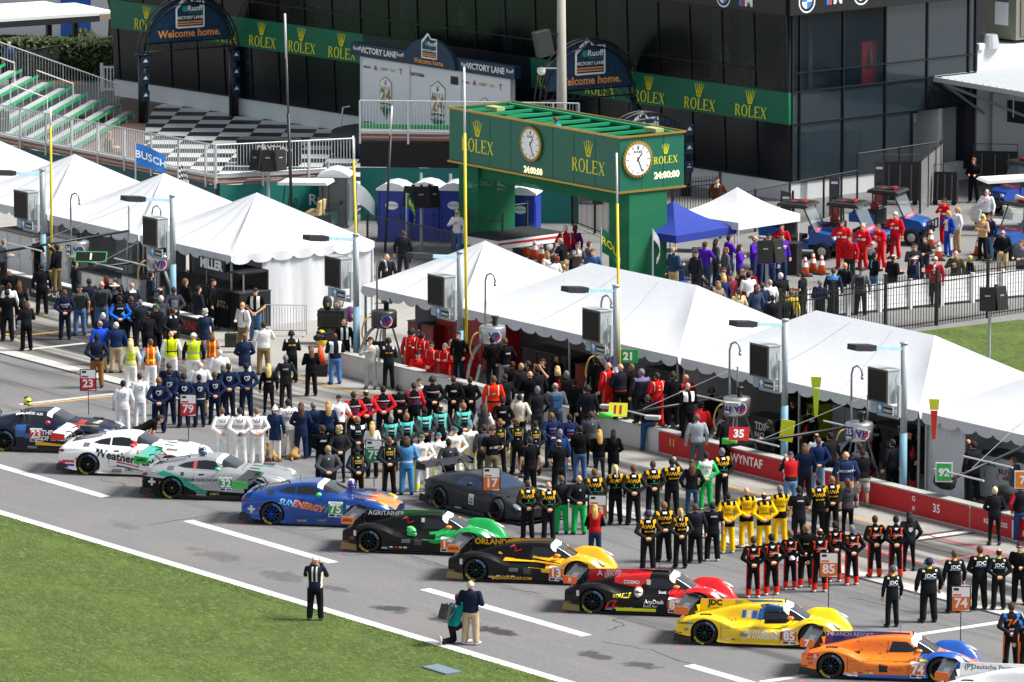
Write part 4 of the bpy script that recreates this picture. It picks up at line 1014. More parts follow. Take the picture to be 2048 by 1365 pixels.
mast(TN(-17.3,-8.35),TN(-17.25,-8.35,6.9),.045,((.9,YE,'lower_tube'),(1,'#eeeeee','tip')),'yellow mast with a white tip strapped to the leftmost light pole')
mast(TN(2.9,-8.35),TN(2.55,-8.35,8.0),.045,((.9,YE,'lower_tube'),(1,'#eeeeee','tip')),'yellow mast with a white tip leaning beside the fuel rig of the red crew')
mast(TN(9.25,-8.3),TN(9.1,-8.3,11.0),.05,((.8,YE,'lower_tube'),(1,'#eeeeee','tip')),'tallest yellow mast crossing the green clock gantry')
mast(TN(18.0,-8.35),TN(17.75,-8.35,9.1),.045,((.82,YE,'lower_tube'),(1,'#eeeeee','tip')),'yellow mast crossing the right leg of the green clock gantry')
mast(at(770,505),at(770,505)+V((.28,0,5.6)),.05,((.8,'#1a1b1d','lower_tube'),(1,'#dddddd','tip')),'black mast with a white tip in front of the blue toilets',group=None)
mast(at(585,470),at(585,470)+V((-.25,0,8.6)),.06,((.55,'#1a1b1d','lower_tube'),(.8,'#4b4d50','middle_tube'),(1,'#c8c8c8','tip')),'tall black mast with a round white reflector behind the white golf cart',group=None)
# ================================================================ club building with tilted dark glass
YEL='#e4e000'
def serif(mb,word,h,M,k=None):
 """heavy serif capitals R O L E X, cap height h, centred, in the xz plane of M"""
 st,th,sf=.15*h,.07*h,.07*h;W={'R':.74,'O':.80,'L':.66,'E':.68,'X':.78};gap=.10*h
 tot=sum(W[c]*h for c in word)+gap*(len(word)-1);x=-tot/2
 def q(*p):mb.add([M@V((a,0,b))for a,b in p],[tuple(range(len(p)))],k)
 def rect(a,b,c,d):q((a,b),(c,b),(c,d),(a,d))
 for c in word:
  w_=W[c]*h;l,r,b,t=x,x+w_,-h/2,h/2
  if c in 'RLE':
   rect(l+sf,b,l+sf+st,t);rect(l,b,l+2*sf+st,b+sf*.7);rect(l,t-sf*.7,l+2*sf+st,t)
  if c=='L':rect(l+sf+st,b,r,b+th);q((r-sf,b+th),(r,b+th),(r,b+.3*h))
  if c=='E':
   rect(l+sf+st,b,r,b+th);rect(l+sf+st,t-th,r-.03*h,t);rect(l+sf+st,-th/2,r-.16*h,th/2);q((r-sf,b+th),(r,b+th),(r,b+.27*h));q((r-.03*h-sf,t-th),(r-.03*h,t-.25*h),(r-.03*h,t-th));rect(r-.19*h,-.12*h,r-.16*h,.12*h)
  if c=='R':
   cx,cz,ro,ri=l+sf+st+.12*h,t-.26*h,.26*h,.16*h
   rect(l+sf+st,t-th,cx,t);rect(l+sf+st,t-.52*h,cx,t-.52*h+th)
   for i in range(10):
    a0,a1=-math.pi/2+math.pi*i/10,-math.pi/2+math.pi*(i+1)/10
    q((cx+ro*math.cos(a0),cz+ro*math.sin(a0)),(cx+ro*math.cos(a1),cz+ro*math.sin(a1)),(cx+ri*.8*math.cos(a1),cz+(ri+.03*h)*math.sin(a1)),(cx+ri*.8*math.cos(a0),cz+(ri+.03*h)*math.sin(a0)))
   q((cx-.06*h,cz-.24*h),(cx+.10*h,cz-.24*h),(r,b),(r-.17*h,b));rect(r-.2*h,b,r+.02*h,b+sf*.6)
  if c=='O':
   cx=(l+r)/2
   for i in range(20):
    a0,a1=2*math.pi*i/20,2*math.pi*(i+1)/20;R1,R2,r1,r2=w_/2,h*.52,w_/2-st,h*.52-th
    q((cx+R1*math.cos(a0),R2*math.sin(a0)),(cx+R1*math.cos(a1),R2*math.sin(a1)),(cx+r1*math.cos(a1),r2*math.sin(a1)),(cx+r1*math.cos(a0),r2*math.sin(a0)))
  if c=='X':
   q((l+.04*h,t),(l+.04*h+st*1.15,t),(r-.03*h,b),(r-.03*h-st*1.15,b));q((r-.05*h-th,t),(r-.05*h,t),(l+.05*h+th,b),(l+.05*h,b))
   for a,z in((l,t-sf*.6),(l,b),(r-.24*h,t-sf*.6),(r-.24*h,b)):rect(a,z,a+.26*h,z+sf*.6)
  x+=w_+gap
def crown(mb,h,M,k=None):
 def q(*p):mb.add([M@V((a*h,0,b*h))for a,b in p],[tuple(range(len(p)))],k)
 for x0,x1,z in((-.17,-.40,.33),(-.09,-.2,.44),(0,0,.48),(.09,.2,.44),(.17,.40,.33)):
  q((x0*.9-.055,-.36),(x0*.9+.055,-.36),(x1+.022,z-.06),(x1-.022,z-.06));q(*[(x1+.05*math.cos(a),z+.05*math.sin(a))for a in[i*.785 for i in range(8)]])
 q(*[(.22*math.cos(a),-.38+.10*math.sin(a))for a in[i*.5236 for i in range(12)]]);q((-.2,-.36),(.2,-.36),(.13,-.10),(-.13,-.10))
BR=R(-49.3);BO=V((11.17,33.68,0))
bld=thing('club_building','black glass club building with green ROLEX bands facing the pit tents','building',BO,BR)
def bpart(mb,nm,m,p=None,sm=False):return mb.build(nm,m,p or bld,sm)
blackm=mat('#0d0f12',.45,var=.1);mull=mat('#15171a',.4,.3,var=.05);LB=44.6
wp=mat('#d6d9dc',.8,var=.05,scale=1.5,bump=.15)
mb=MB();mb.box((-LB/2,.45,.38),(LB,.9,.76));mb.box((.0-.15,5.3,.38),(.3,9.6,.76));bpart(mb,'plinth',wp)
mb=MB();mb.box((-LB/2-1.6,8,6),(LB-3.2,6,12));mb.box((-1.7,8.2,7.6),(3.2,5.6,8.6));mb.box((-LB/2,3,10.6),(LB,7,1.2));mb.box((-LB-.0,4.6,5),(.3,9,10));bpart(mb,'core',blackm)
mb=MB();mb.box((-LB/2,2.8,4.1),(LB-.4,4.6,.2));mb.box((-LB/2,2.8,7.6),(LB-.4,4.6,.2));mb.box((-LB/2,2.8,.75),(LB-.4,4.6,.1));bpart(mb,'floor_slab',mat('#1c1d20',.8))
mb=MB()
for L in(4.2,5.9,12.3,19.0,25.8,34,41):mb.box((-L,1.6,5.9),(.62,.5,3.3))
for L in(14.8,22,29.6,36):mb.box((-L,1.4,2.2),(.5,.4,3.2))
bpart(mb,'column',mat('#8e979c',.7))
def tilt(z):return-.16*(z-.77)/3.5
fg=glass('#05070b',.78,.22);fg2=glass('#081019',.86,.25)
mb=MB();mb.quad((-LB,tilt(.77),.77),(0,tilt(.77),.77),(0,tilt(3.09),3.09),(-LB,tilt(3.09),3.09));bpart(mb,'lower_glazing',fg2)
mb=MB();mb.quad((-LB,tilt(4.38),4.38),(0,tilt(4.38),4.38),(0,tilt(7.49),7.49),(-LB,tilt(7.49),7.49));bpart(mb,'upper_glazing',fg)
mb=MB();x=0.
while x<LB:
 for z0,z1 in((.77,3.05),(4.42,7.45)):mb.tube([(-x,tilt(z0)-.03,z0),(-x,tilt(z1)-.03,z1)],.028,4)
 x+=1.92
for z in(.79,5.14,7.45):mb.box((-LB/2,tilt(z)-.02,z),(LB,.07,.05))
bpart(mb,'mullions',mull)
grn=mat('#00664a',.55,var=.05,scale=.6)
for x0,x1,m,nm in((-LB,-26.7,grn,'green_band'),(-15.7,.03,grn,'green_band'),(-26.68,-15.72,mat('#0b1420',.35),'dark_band')):
 mb=MB();y0,y1=tilt(3.09)-.05,tilt(4.38)-.05
 mb.add([(x0,y0,3.09),(x1,y0,3.09),(x1,y1,4.38),(x0,y1,4.38),(x0,.1,3.09),(x1,.1,3.09),(x1,.1,4.38),(x0,.1,4.38)],[(0,1,2,3),(4,7,6,5),(0,4,5,1),(3,2,6,7),(1,5,6,2),(0,3,7,4)]);b_=bpart(mb,nm,m)
 if nm=='green_band':
  mb=MB()
  for L in([2.2,5.25,8.3,11.35,14.4]if x1>-1 else[28.15+2.75*i for i in range(6)]):
   serif(mb,'ROLEX',.46,TRA((-L,tilt(3.42)-.075,3.43))@ROT(-.045,4,'X'));crown(mb,.62,TRA((-L,tilt(4)-.075,4.02))@ROT(-.045,4,'X'))
  bpart(mb,'lettering',mat(YEL,.5,var=0),b_)
mb=MB();mb.box((-LB/2,tilt(8.6)+.1,8.95),(LB+.1,.3,2.9));mb.box((.08,4.9,8.95),(.25,10.4,2.9));tb=bpart(mb,'top_band',mat('#101114',.4))
mb=MB()
def roundel(M,r=.42):
 for r0,r1,k in((r*.86,r,0),):
  for i in range(24):
   a0,a1=2*math.pi*i/24,2*math.pi*(i+1)/24;mb.add([M@V((q*math.cos(a),0,q*math.sin(a)))for q,a in((r0,a0),(r1,a0),(r1,a1),(r0,a1))],[(0,1,2,3)],k)
 for j in range(4):
  mb.add([M@V((0,0,0))]+[M@V((r*.62*math.cos(a),0,r*.62*math.sin(a)))for a in[j*math.pi/2+i*math.pi/12 for i in range(7)]],[tuple(range(8))],1 if j%2 else 0)
FM=lambda x,z:TRA((x,tilt(8.6)-.07,z))
roundel(FM(-3.6,7.95));mb.text('M',.62,FM(-2.1,7.9),.05,k=0);mb.box((-2.6,tilt(8.6)-.065,7.9),(.14,.01,.45),k=1);mb.box((-2.45,tilt(8.6)-.065,7.9),(.1,.01,.45),k=2)
SM=lambda y,z:TRA((.215,y,z))@ROT(R(90),4,'Z')
roundel(SM(.6,8.0),.45);mb.text('M',.62,SM(2.3,8.02),.05,k=0);mb.box((.215,1.75,8.02),(.01,.14,.45),k=1);mb.box((.215,1.9,8.02),(.01,.1,.45),k=2);roundel(SM(3.6,8.1),.45)
bpart(mb,'lettering',[mat('#f2f2f2',.4,var=0),mat('#2f7fd0',.4,var=0),mat('#d8432e',.4,var=0)],tb)
# right-hand face: large grey glass tiles, two see-through panes near the corner
tile=mat('#232e36',.12,var=.12,scale=1.5,spec=.7,bump=.12,coat=1.);clear=glass('#10202a',.5,.06)
ys=[0,.42,2.8,5.15,7.5,9.85,10.25];zs=[.77,3.09,4.38,5.14,7.49]
t1,t2,t3=MB(),MB(),MB()
for i in range(6):
 for j in range(4):
  y0,y1,z0,z1=ys[i]+.03,ys[i+1]-.03,zs[j]+.03,zs[j+1]-.03
  if j==0 and i>=4:continue
  if j==0 and i==3:y1=6.65
  (t2 if(j>=2 and i<=2)else t1).quad((.0,y0,z0),(.0,y1,z0),(.0,y1,z1),(.0,y0,z1))
for y in ys:
 t3.box((.02,y,(3.05 if y>7 else .77)/2+7.49/2),(.10,.07,7.49-(3.05 if y>7 else .77)))
for z in zs:t3.box((.018,5.1 if z>1 else 3.3,z),(.09,10.2 if z>1 else 6.7,.06))
t3.box((.0,6.68,1.9),(.1,.1,2.3))
bpart(t1,'glass_tiles',tile);bpart(t2,'clear_panes',clear);bpart(t3,'side_mullions',mull)
mb=MB();mb.box((-.9,5.6,4.25),(1.6,4.0,.1));mb.box((-1.9,5.6,5.9),(.2,9,3.3));mb.box((-.7,.5,5.9),(.35,.3,3.2));mb.box((-.5,1.4,5.9),(.2,.2,3.2));bpart(mb,'interior_wall',mat('#3c464c',.8))
mb=MB();mb.box((-.35,4.6,5.2),(.06,.85,1.7));ps=bpart(mb,'drinks_cooler',mat('#a3101c',.4));mb=MB();mb.lathe([(.05,5.0),(.11,5.1),(.11,5.45),(.05,5.65),(.045,5.8)],12,(-.30,4.6,0));bpart(mb,'bottle_print',mat('#8a5a20',.4),ps)
mb=MB();mb.box((-1.2,8.4,1.6),(2.2,.2,3.1));mb.box((-1.2,10.0,1.6),(2.4,.2,3.1));mb.box((-1.5,9.2,1.6),(.2,3.6,3.1));bpart(mb,'recess_wall',wp)
mb=MB();mb.box((-1.36,8.9,1.2),(.06,.82,2.3));mb.box((-1.36,8.05,1.2),(.06,.8,2.3));dr=bpart(mb,'door',mat('#9aa5a3',.6));mb=MB();mb.box((-1.31,8.6,1.1),(.05,.04,.16));bpart(mb,'handle',mull,dr)
mb=MB();mb.box((-.2,9.95,1.9),(.5,.6,2.9));bpart(mb,'dark_panel',mat('#22232a',.5))
mb=MB();mb.box((-1.35,8.1,2.85),(.12,.3,.22));bpart(mb,'wall_lamp',mull)
# annex at the right with ribbed canopy and roof plant
ann=thing('annex_building','white annex with a ribbed metal canopy at the right edge','building',BO,BR)
mb=MB();mb.box((6.4,16.5,1.75),(12.2,11,3.5));mb.box((-9.8,20.4,2.65),(19.6,20,5.3));mb.box((-9.8,10.55,5.42),(19.8,.3,.25));mb.build('wall',wp,ann)
mb=MB();mb.box((5.5,10.97,2.85),(8.6,.06,.9));mb.build('dark_opening',mat('#2a2a2e',.8),ann)
mb=MB();mb.box((5.3,14.2,4.15),(10.9,12.6,.10),ry=R(1.5));mb.box((-.14,14.2,4.28),(.06,12.6,.22));mb.box((5.3,7.9,4.15),(10.9,.07,.20),ry=R(1.5))
for i in range(27):mb.box((.0+i*.4,14.2,4.24-.0262*(i*.4-5.3)),(.06,12.5,.09))
mb.build('canopy',mat('#b9bec1',.5,.1,var=.04),ann)
mb=MB();mb.tube([(.5,8.1,4.1),(3.0,8.1+2.8,2.6)],.06,6);mb.tube([(.3,8.2,4.1),(.3,10.5,2.7)],.06,6);mb.tube([(4.2,8.3,4.1),(4.2,8.3,3.1)],.03,6);mb.build('brace',mat('#9aa0a4',.5,.4),ann)
hv=thing('roof_air_unit','large olive grey air handling unit on the annex roof','air unit',BO+ROT(BR,3,'Z')@V((-.4,12.9,5.35)),BR)
mb=MB();mb.box((-2.2,2.2,1.05),(4.4,4.2,1.9));mb.box((-2.2,2.2,2.05),(4.5,4.3,.1));mb.build('casing',mat('#75796a',.7,var=.08),hv)
mb=MB()
for y in(.9,2.2,3.5):mb.box((.02,y,1.0),(.05,1.1,1.5))
mb.build('grille',mat('#6d655e',.7),hv)
mb=MB();mb.box((-.8,.08,1.15),(.7,.14,.95));mb.build('switch_box',mat('#d6dcdf',.5),hv)
mb=MB()
for x,y in((-1,1.2),(-1,3.0),(-3.2,1.2)):mb.lathe([(.62,2.1),(.62,2.2),(.1,2.16)],20,(x,y,0))
mb.build('fan_ring',mat('#b9bfba',.6),hv)
o=thing('roof_vent','small tapered metal vent on the annex parapet beside the air unit','vent',BO+ROT(BR,3,'Z')@V((.35-.5,11.2,5.3)),BR);mb=MB();mb.lathe([(.45,0),(.34,.55),(.0,.58)],16);mb.build('cone',mat('#c4c8ca',.4,.6),o)
# ================================================================ clock gantry
GA,GB,GC=at(1240,386,3.45),at(899,322,3.45),at(1357,372,3.45)
gx=(GA-GB);GL=gx.length;grz=math.atan2(gx.y,gx.x);GW=2.95
gan=thing('clock_gantry','green ROLEX clock gantry on two mesh covered legs behind the tents','gantry',(GB.x,GB.y,0),grz)
gm=mat('#00604a',.5,var=.05,scale=.5);gs=mat('#0e8a5c',.5,var=.1);gold=mat('#b08d3c',.35,.6,var=.1);Z0,Z1=3.45,5.49
mb=MB();mb.box((GL/2,.04,(Z0+Z1)/2),(GL,.08,Z1-Z0));mb.box((GL/2,GW-.04,(Z0+Z1)/2),(GL,.08,Z1-Z0));mb.box((GL-.04,GW/2,(Z0+Z1)/2),(.08,GW-.16,Z1-Z0));mb.box((.04,GW/2,(Z0+Z1)/2),(.08,GW-.16,Z1-Z0));mb.box((GL/2,GW/2,Z0+.05),(GL-.2,GW-.2,.06));bx=mb.build('sign_box',gm,gan)
mb=MB()
for z in(Z0,Z1):mb.box((GL/2,-.02,z),(GL+.12,.09,.07));mb.box((GL/2,GW+.02,z),(GL+.12,.09,.07));mb.box((GL+.02,GW/2,z),(.09,GW+.12,.068));mb.box((-.02,GW/2,z),(.09,GW+.12,.068))
mb.build('gold_trim',gold,bx)
mb=MB()
for i in range(9):mb.box((.5+i*(GL-1)/8,GW/2,Z1-.12),(.14,GW-.2,.10))
mb.box((GL/2,.2,Z1-.06),(GL-.2,.12,.08));mb.box((GL/2,GW-.2,Z1-.06),(GL-.2,.16,.09))
for i in range(4):mb.tube([(1.2+i*2.6,.3,Z1-.2),(2.4+i*2.6,GW-.3,Z1-.2)],.04,5)
mb.build('roof_frame',gs,gan)
mb=MB()
for x in(1.3,2.62,3.95,5.28,6.6,7.93,9.26):mb.box((x,-.003,(Z0+Z1)/2),(.014,.01,Z1-Z0-.08))
for y in(1.0,2.0):mb.box((GL+.003,y,(Z0+Z1)/2),(.01,.014,Z1-Z0-.08))
mb.build('panel_joints',mat('#00402f',.6),bx)
for x,y in((1.3,1.2),(GL-1.0,2.3)):mb=MB();mb.box((x,y,Z1+.02),(.75,.38,.14));mb.build('roof_crate',mat('#a6ad74',.7),gan)
def clock(cx,M,r):
 c=MB()
 for i in range(60):
  a0,a1=2*math.pi*i/60,2*math.pi*(i+1)/60;z_=-.05 if i%2 else-.075
  c.add([M@V(p)for p in((r*.86*math.cos(a0),-.08,r*.86*math.sin(a0)),(r*.86*math.cos(a1),-.08,r*.86*math.sin(a1)),(r*math.cos(a1),z_,r*math.sin(a1)),(r*math.cos(a0),z_,r*math.sin(a0)),(r*math.cos(a1),0,r*math.sin(a1)),(r*math.cos(a0),0,r*math.sin(a0)))],[(0,1,2,3),(3,2,4,5)],0)
  c.add([M@V(p)for p in((0,-.06,0),(r*.87*math.cos(a0),-.06,r*.87*math.sin(a0)),(r*.87*math.cos(a1),-.06,r*.87*math.sin(a1)))],[(0,1,2)],1)
 def bar(a,l0,l1,w_,k=2,y=-.07):
  a=R(90-a);d=(math.cos(a),math.sin(a));nn=(-d[1]*w_,d[0]*w_)
  c.add([M@V((d[0]*l+s*nn[0],y,d[1]*l+s*nn[1]))for l,s in((l0,1),(l1,1),(l1,-1),(l0,-1))],[(0,1,2,3)],k)
 for h in range(12):
  if h:bar(h*30,r*.62,r*.80,r*.025,3)
 bar(38,-r*.12,r*.42,r*.04);bar(157,-r*.15,r*.72,r*.028,2,-.075)
 crown(c,r*.24,M@TRA((0,-.068,r*.66)),2);c.text('ROLEX',r*.19,M@TRA((0,-.068,r*.42)),.02,k=2)
 return c.build('clock',[gold,mat('#f3f4f2',.4,var=0),mat('#15161a',.4,var=0),mat('#8c8f8c',.4,var=0)],bx)
clock(0,TRA((GL*.495,-.04,Z1-.82)),.66);RM=lambda y,z:TRA((GL+.005,y,z))@ROT(R(90),4,'Z')
clock(0,RM(.78,Z1-.86),.68)
mb=MB();serif(mb,'ROLEX',.50,TRA((GL*.17,-.012,Z1-1.28)));crown(mb,.62,TRA((GL*.17,-.012,Z1-.63)));serif(mb,'ROLEX',.50,TRA((GL*.82,-.012,Z1-1.28)));crown(mb,.62,TRA((GL*.82,-.012,Z1-.63)))
serif(mb,'ROLEX',.27,RM(2.1,Z1-.98));crown(mb,.38,RM(2.1,Z1-.58));mb.build('lettering',mat(YEL,.5,var=0),bx)
mb=MB()
for M,s in((TRA((GL*.50,-.012,Z1-1.83)),.34),(RM(2.15,Z1-1.55),.34)):mb.text('24:00:00',s,M,.03)
mb.build('timer',mat('#ffe9b0',.4,var=0,emit=.9),bx)
net=glass('#067048',.82,.8);gt_=mat('#0b7d52',.55,var=.1)
for nm,x0,x1,y0,y1 in(('leg',.07,1.17,.5,2.1),('leg',GL-1.17,GL-.07,.5,2.1)):
 mb=MB()
 for x in(x0,x1):
  for y in(y0,y1):mb.tube([(x,y,0),(x,y,Z0)],.06,6)
 for z in(.2,1.25,2.3,3.3):
  for a,b in(((x0,y0),(x1,y0)),((x1,y0),(x1,y1)),((x1,y1),(x0,y1)),((x0,y1),(x0,y0))):mb.tube([(*a,z),(*b,z)],.035,5)
 for z in(.2,1.25,2.3):
  for a,b in(((x0,y0),(x1,y0)),((x1,y0),(x1,y1)),((x0,y1),(x0,y0))):mb.tube([(*a,z),(*b,z+1.05)],.03,5);mb.tube([(*b,z),(*a,z+1.05)],.03,5)
 g_=mb.build(nm,gt_,gan);mb=MB();mb.box(((x0+x1)/2,(y0+y1)/2,Z0/2+.05),(x1-x0+.14,y1-y0+.14,Z0-.2));mb.build('mesh_screen',net,g_)
mb=MB();mb.box((GL/2,1.3,Z0-.32),(GL-2.5,1.4,.56));mb.build('beam_screen',net,gan)
# ================================================================ victory lane: teal wall, railings, bleachers, arches
teal=mat('#084a52',.6,var=.08,scale=.8);teal2=mat('#0b6e68',.6,var=.08,scale=.8);alu=mat('#bcc1c4',.45,.25,var=.08);brick=mat('#8d5540',.8,var=.2,scale=3)
sheet('paved_court',*[0]*4,0,brick)if False else None
crt=MB();ps_=[at(150,235),at(330,165),at(560,215),at(1130,315),at(1130,372),at(705,415),at(431,420),at(40,340)];crt.add([(p.x,p.y,.004)for p in ps_],[tuple(range(8))]);tag(crt.build('paved_court',mat('#6b5650',.85,var=.15,scale=4)),kind='structure')
def checker():
 m=bpy.data.materials.new('checkered');m.use_nodes=True;n=m.node_tree.nodes;l=m.node_tree.links;p=n['Principled BSDF'];p.inputs['Roughness'].default_value=.55
 tc=n.new('ShaderNodeTexCoord');mp=n.new('ShaderNodeMapping');mp.inputs['Rotation'].default_value=(0,0,R(4));mp.inputs['Scale'].default_value=(.74,.74,0);mp.inputs['Location'].default_value=(.1,.2,.5)
 wv=n.new('ShaderNodeTexNoise');wv.inputs['Scale'].default_value=3;k=n.new('ShaderNodeTexChecker');k.inputs['Scale'].default_value=1;k.inputs[1].default_value=(.72,.73,.75,1);k.inputs[2].default_value=(.02,.021,.024,1)
 l.new(tc.outputs['Object'],mp.inputs[0]);l.new(mp.outputs[0],k.inputs[0]);l.new(tc.outputs['Object'],wv.inputs[0]);x=n.new('ShaderNodeMix');x.data_type='RGBA';x.blend_type='MULTIPLY';x.inputs[0].default_value=.35;l.new(k.outputs[0],x.inputs[6]);l.new(wv.outputs[1],x.inputs[7]);l.new(x.outputs[2],p.inputs['Base Color'])
 return m
crt=MB();ps_=[at(355,196),at(560,238),at(720,272),at(860,300),at(860,425),at(560,435),at(431,415),at(320,390),at(288,300),at(292,246),at(310,215)];crt.add([(p.x,p.y,.008)for p in ps_],[tuple(range(11))]);tag(crt.build('checkered_floor',checker()),kind='structure')
A1,B1,C1=at(-60,257,2.1),at(431,352,2.1),at(708,338,2.1)
def rail(mb,a,b,z0,h,sp=.125,post=1.9,r=.014,posts_to=0.):
 d_=b-a;L=d_.length;d_=d_/L
 for i in range(int(L/sp)+1):p=a+d_*min(L,i*sp);mb.tube([(p.x,p.y,z0+.06),(p.x,p.y,z0+h-.02)],r,4,caps=False)
 for i in range(int(L/post)+2):p=a+d_*min(L,i*post);mb.box((p.x,p.y,z0+h/2-.25),(.075,.075,h+.5),rz=math.atan2(d_.y,d_.x))
 for z in(.06,h):mb.tube([(a.x,a.y,z0+z),(b.x,b.y,z0+z)],.03,6)
def backwall(a,b,z,label,colr,txt=None,ph=1.2):
 o=thing('raised_bleacher',label,'bleacher',(0,0,0),0,None);d_=(b-a).normalized();n_=V((d_.y,-d_.x,0));rz_=math.atan2(d_.y,d_.x);M=TRA(a)@ROT(rz_,4,'Z');L=(b-a).length
 o.location=(a.x,a.y,0);o.rotation_euler.z=rz_
 mb=MB();rail(mb,V((0,0,0)),V((L,0,0)),z,ph);mb.build('railing',alu,o)
 mb=MB();mb.box((L/2,.05,z-.05),(L,.12,.10));mb.box((L/2,.16,z-.02),(L,.22,.05));mb.build('walkway',mat('#b6babb',.5,.3,var=.1),o)
 mb=MB()
 for k,zz in enumerate((.15,.24,.33)):mb.box((L/2,.06+k*.002,z-zz),(L,.05,.075),k=k%2)
 mb.build('riser_boards',[brick,mat('#9a9490',.7)],o)
 return o,L
o,L=backwall(A1,B1,2.1,'left bleacher back with an aluminium railing over the teal WELCOME HOME banner',teal)
mb=MB();mb.box((L/2,.03,.86),(L,.04,1.70));bn=mb.build('banner',teal,o);mb=MB();mb.text('Welcome home.',.85,TRA((L*.55,.005,.95)),.02);mb.build('lettering',mat('#e3924a',.6,var=0),bn)
o,L=backwall(B1+V((.03,0,0)),C1,2.1,'middle bleacher back with an aluminium railing behind the white golf cart',teal2)
mb=MB();mb.box((L/2,.03,.86),(L,.04,1.70));bn=mb.build('banner',teal2,o);mb=MB();mb.text('Ruoff',.6,TRA((L*.78,.005,.95)),.02);mb.build('lettering',mat('#e8ecec',.6,var=0),bn);mb=MB();mb.box((.06,-.02,.9),(.12,.08,1.8));mb.build('post',blackm,o)
D1,E1=V((-5.95,28.3,0)),V((2.4,26.4,0))
o,L=backwall(D1,V((2.6,27.4,0)),3.55,'right bleacher back with black fabric and teal banner behind the blue toilets',teal2)
mb=MB();mb.box((L/2,.03,2.62),(L,.04,.98));mb.build('black_fabric',mat('#0e0e10',.8,bump=.4),o);mb=MB();mb.box((L/2,.04,1.05),(L,.04,2.1));mb.build('banner',teal2,o)
mb=MB();mb.box((L/2,.6,3.62),(L,.08,.28));mb.box((L/2,1.0,3.5),(L,.3,.05),k=1);mb.build('seat_back',[mat('#139a55',.5),alu],o)
# left bleacher: planks run away from the camera and step down to the right
sb=thing('bleacher','aluminium bleacher with green seat backs at the left edge','bleacher',(0,0,0))
f0=at(222,213,.45);D_=V((.157,.988,0));E_=V((.988,-.157,0));rzD=math.atan2(D_.y,D_.x)
pl_,gb_,rs_,st_=MB(),MB(),MB(),MB()
dW=(B1-A1).normalized();nW=V((-dW.y,dW.x,0))
for i in range(-2,11):
 p=f0-E_*.74*i;z=.45+.245*i
 near=(A1-p).dot(nW)/D_.dot(nW)+1.2
 far=0.;Ln=far-near
 if Ln<1:continue
 c=p+D_*(near+far)/2
 pl_.box((c.x,c.y,z),(Ln,.30,.05),rz=rzD);st_.box((c.x-E_.x*.32,c.y-E_.y*.32,z-.22),(Ln,.42,.04),rz=rzD)
 rs_.box((c.x-E_.x*.1,c.y-E_.y*.1,z-.16),(Ln,.03,.16),rz=rzD)
 if i<10:
  g2=c-E_*.30;gb_.box((g2.x,g2.y,z+.30),(Ln,.035,.12),rz=rzD)
  for j in range(int(Ln/1.5)+1):g3=p+D_*(near+j*1.5+.2)-E_*.27;gb_.box((g3.x,g3.y,z+.1),(.05,.03,.5),rz=rzD,k=1)
pl_.build('seat_plank',alu,sb);gb_.build('seat_back',[mat('#0f9a60',.5,var=.1),alu],sb);rs_.build('riser',mat('#c07f5c',.7,var=.15),sb);st_.build('foot_plank',mat('#9a9488',.6,var=.1),sb)
mb=MB();
for k in range(3):
 p=f0-E_*(1.2+2.6*k)-D_*(2.2);q=p-E_*1.6;z=.5+.245*(1.2+2.6*k)/.74
 mb.tube([p+V((0,0,z-.5)),p+V((0,0,z+.35)),q+V((0,0,z+.9)),q+V((0,0,z+.1))],.03,6)
 p2=p-D_*5;q2=q-D_*5;mb.tube([p2+V((0,0,z-.5)),p2+V((0,0,z+.35)),q2+V((0,0,z+.9)),q2+V((0,0,z+.1))],.03,6)
mb.build('handrail',mat('#e6e6e4',.5),sb)
fr_=MB();p0,p1=f0+D_*.25-E_*8.5,f0+D_*.25+E_*.3
for i in range(68):
 u=i/67;p=p0.lerp(p1,u);z=.25+.245*(1-u)*8.8/.74;fr_.tube([(p.x,p.y,z-.4),(p.x,p.y,z+1.15)],.03 if i%12==0 else .014,4,caps=False)
fr_.tube([(p0.x,p0.y,.25+.245*8.8/.74+1.15),(p1.x,p1.y,1.4)],.03,6);fr_.build('end_railing',alu,sb)
# arches with a half-round sign
navy=mat('#0c2f4e',.5,var=.1,scale=3)
def house(mb,x,z,s,y=-.03):
 def M(a,b):return TRA((x+a*s,y,z+b*s))
 for p,q,w_ in(((-.5,-.45),(-.5,.22),.035),((-.5,.22),(-.05,.62),.06),((-.05,.62),(.14,.40),.035),((.14,.40),(.56,.40),.03),((.56,.40),(.56,-.45),.03),((.56,-.45),(-.5,-.45),.03)):
  dx,dz=q[0]-p[0],q[1]-p[1];L=math.hypot(dx,dz);nx,nz=-dz/L*w_,dx/L*w_
  mb.add([(x+(a[0]+sg*nx)*s,y,z+(a[1]+sg*nz)*s)for a,sg in((p,1),(q,1),(q,-1),(p,-1))],[(0,1,2,3)],0)
 mb.text('Ruoff',.27*s,M(.22,.18),.02,k=0);mb.text('MORTGAGE',.10*s,M(.22,.02),.0,k=1);mb.text('VICTORY LANE',.145*s,M(.03,-.13),.03,k=0)
 for zz in(-.27,-.35):mb.box((x+.02*s,y,z+zz*s),(.95*s,.004,.045*s),k=2)
 mb.lathe([(0,0),(.11*s,0)],10,(x-.17*s,y-.002,z+.18*s),axis='Y',k=1,caps=False)
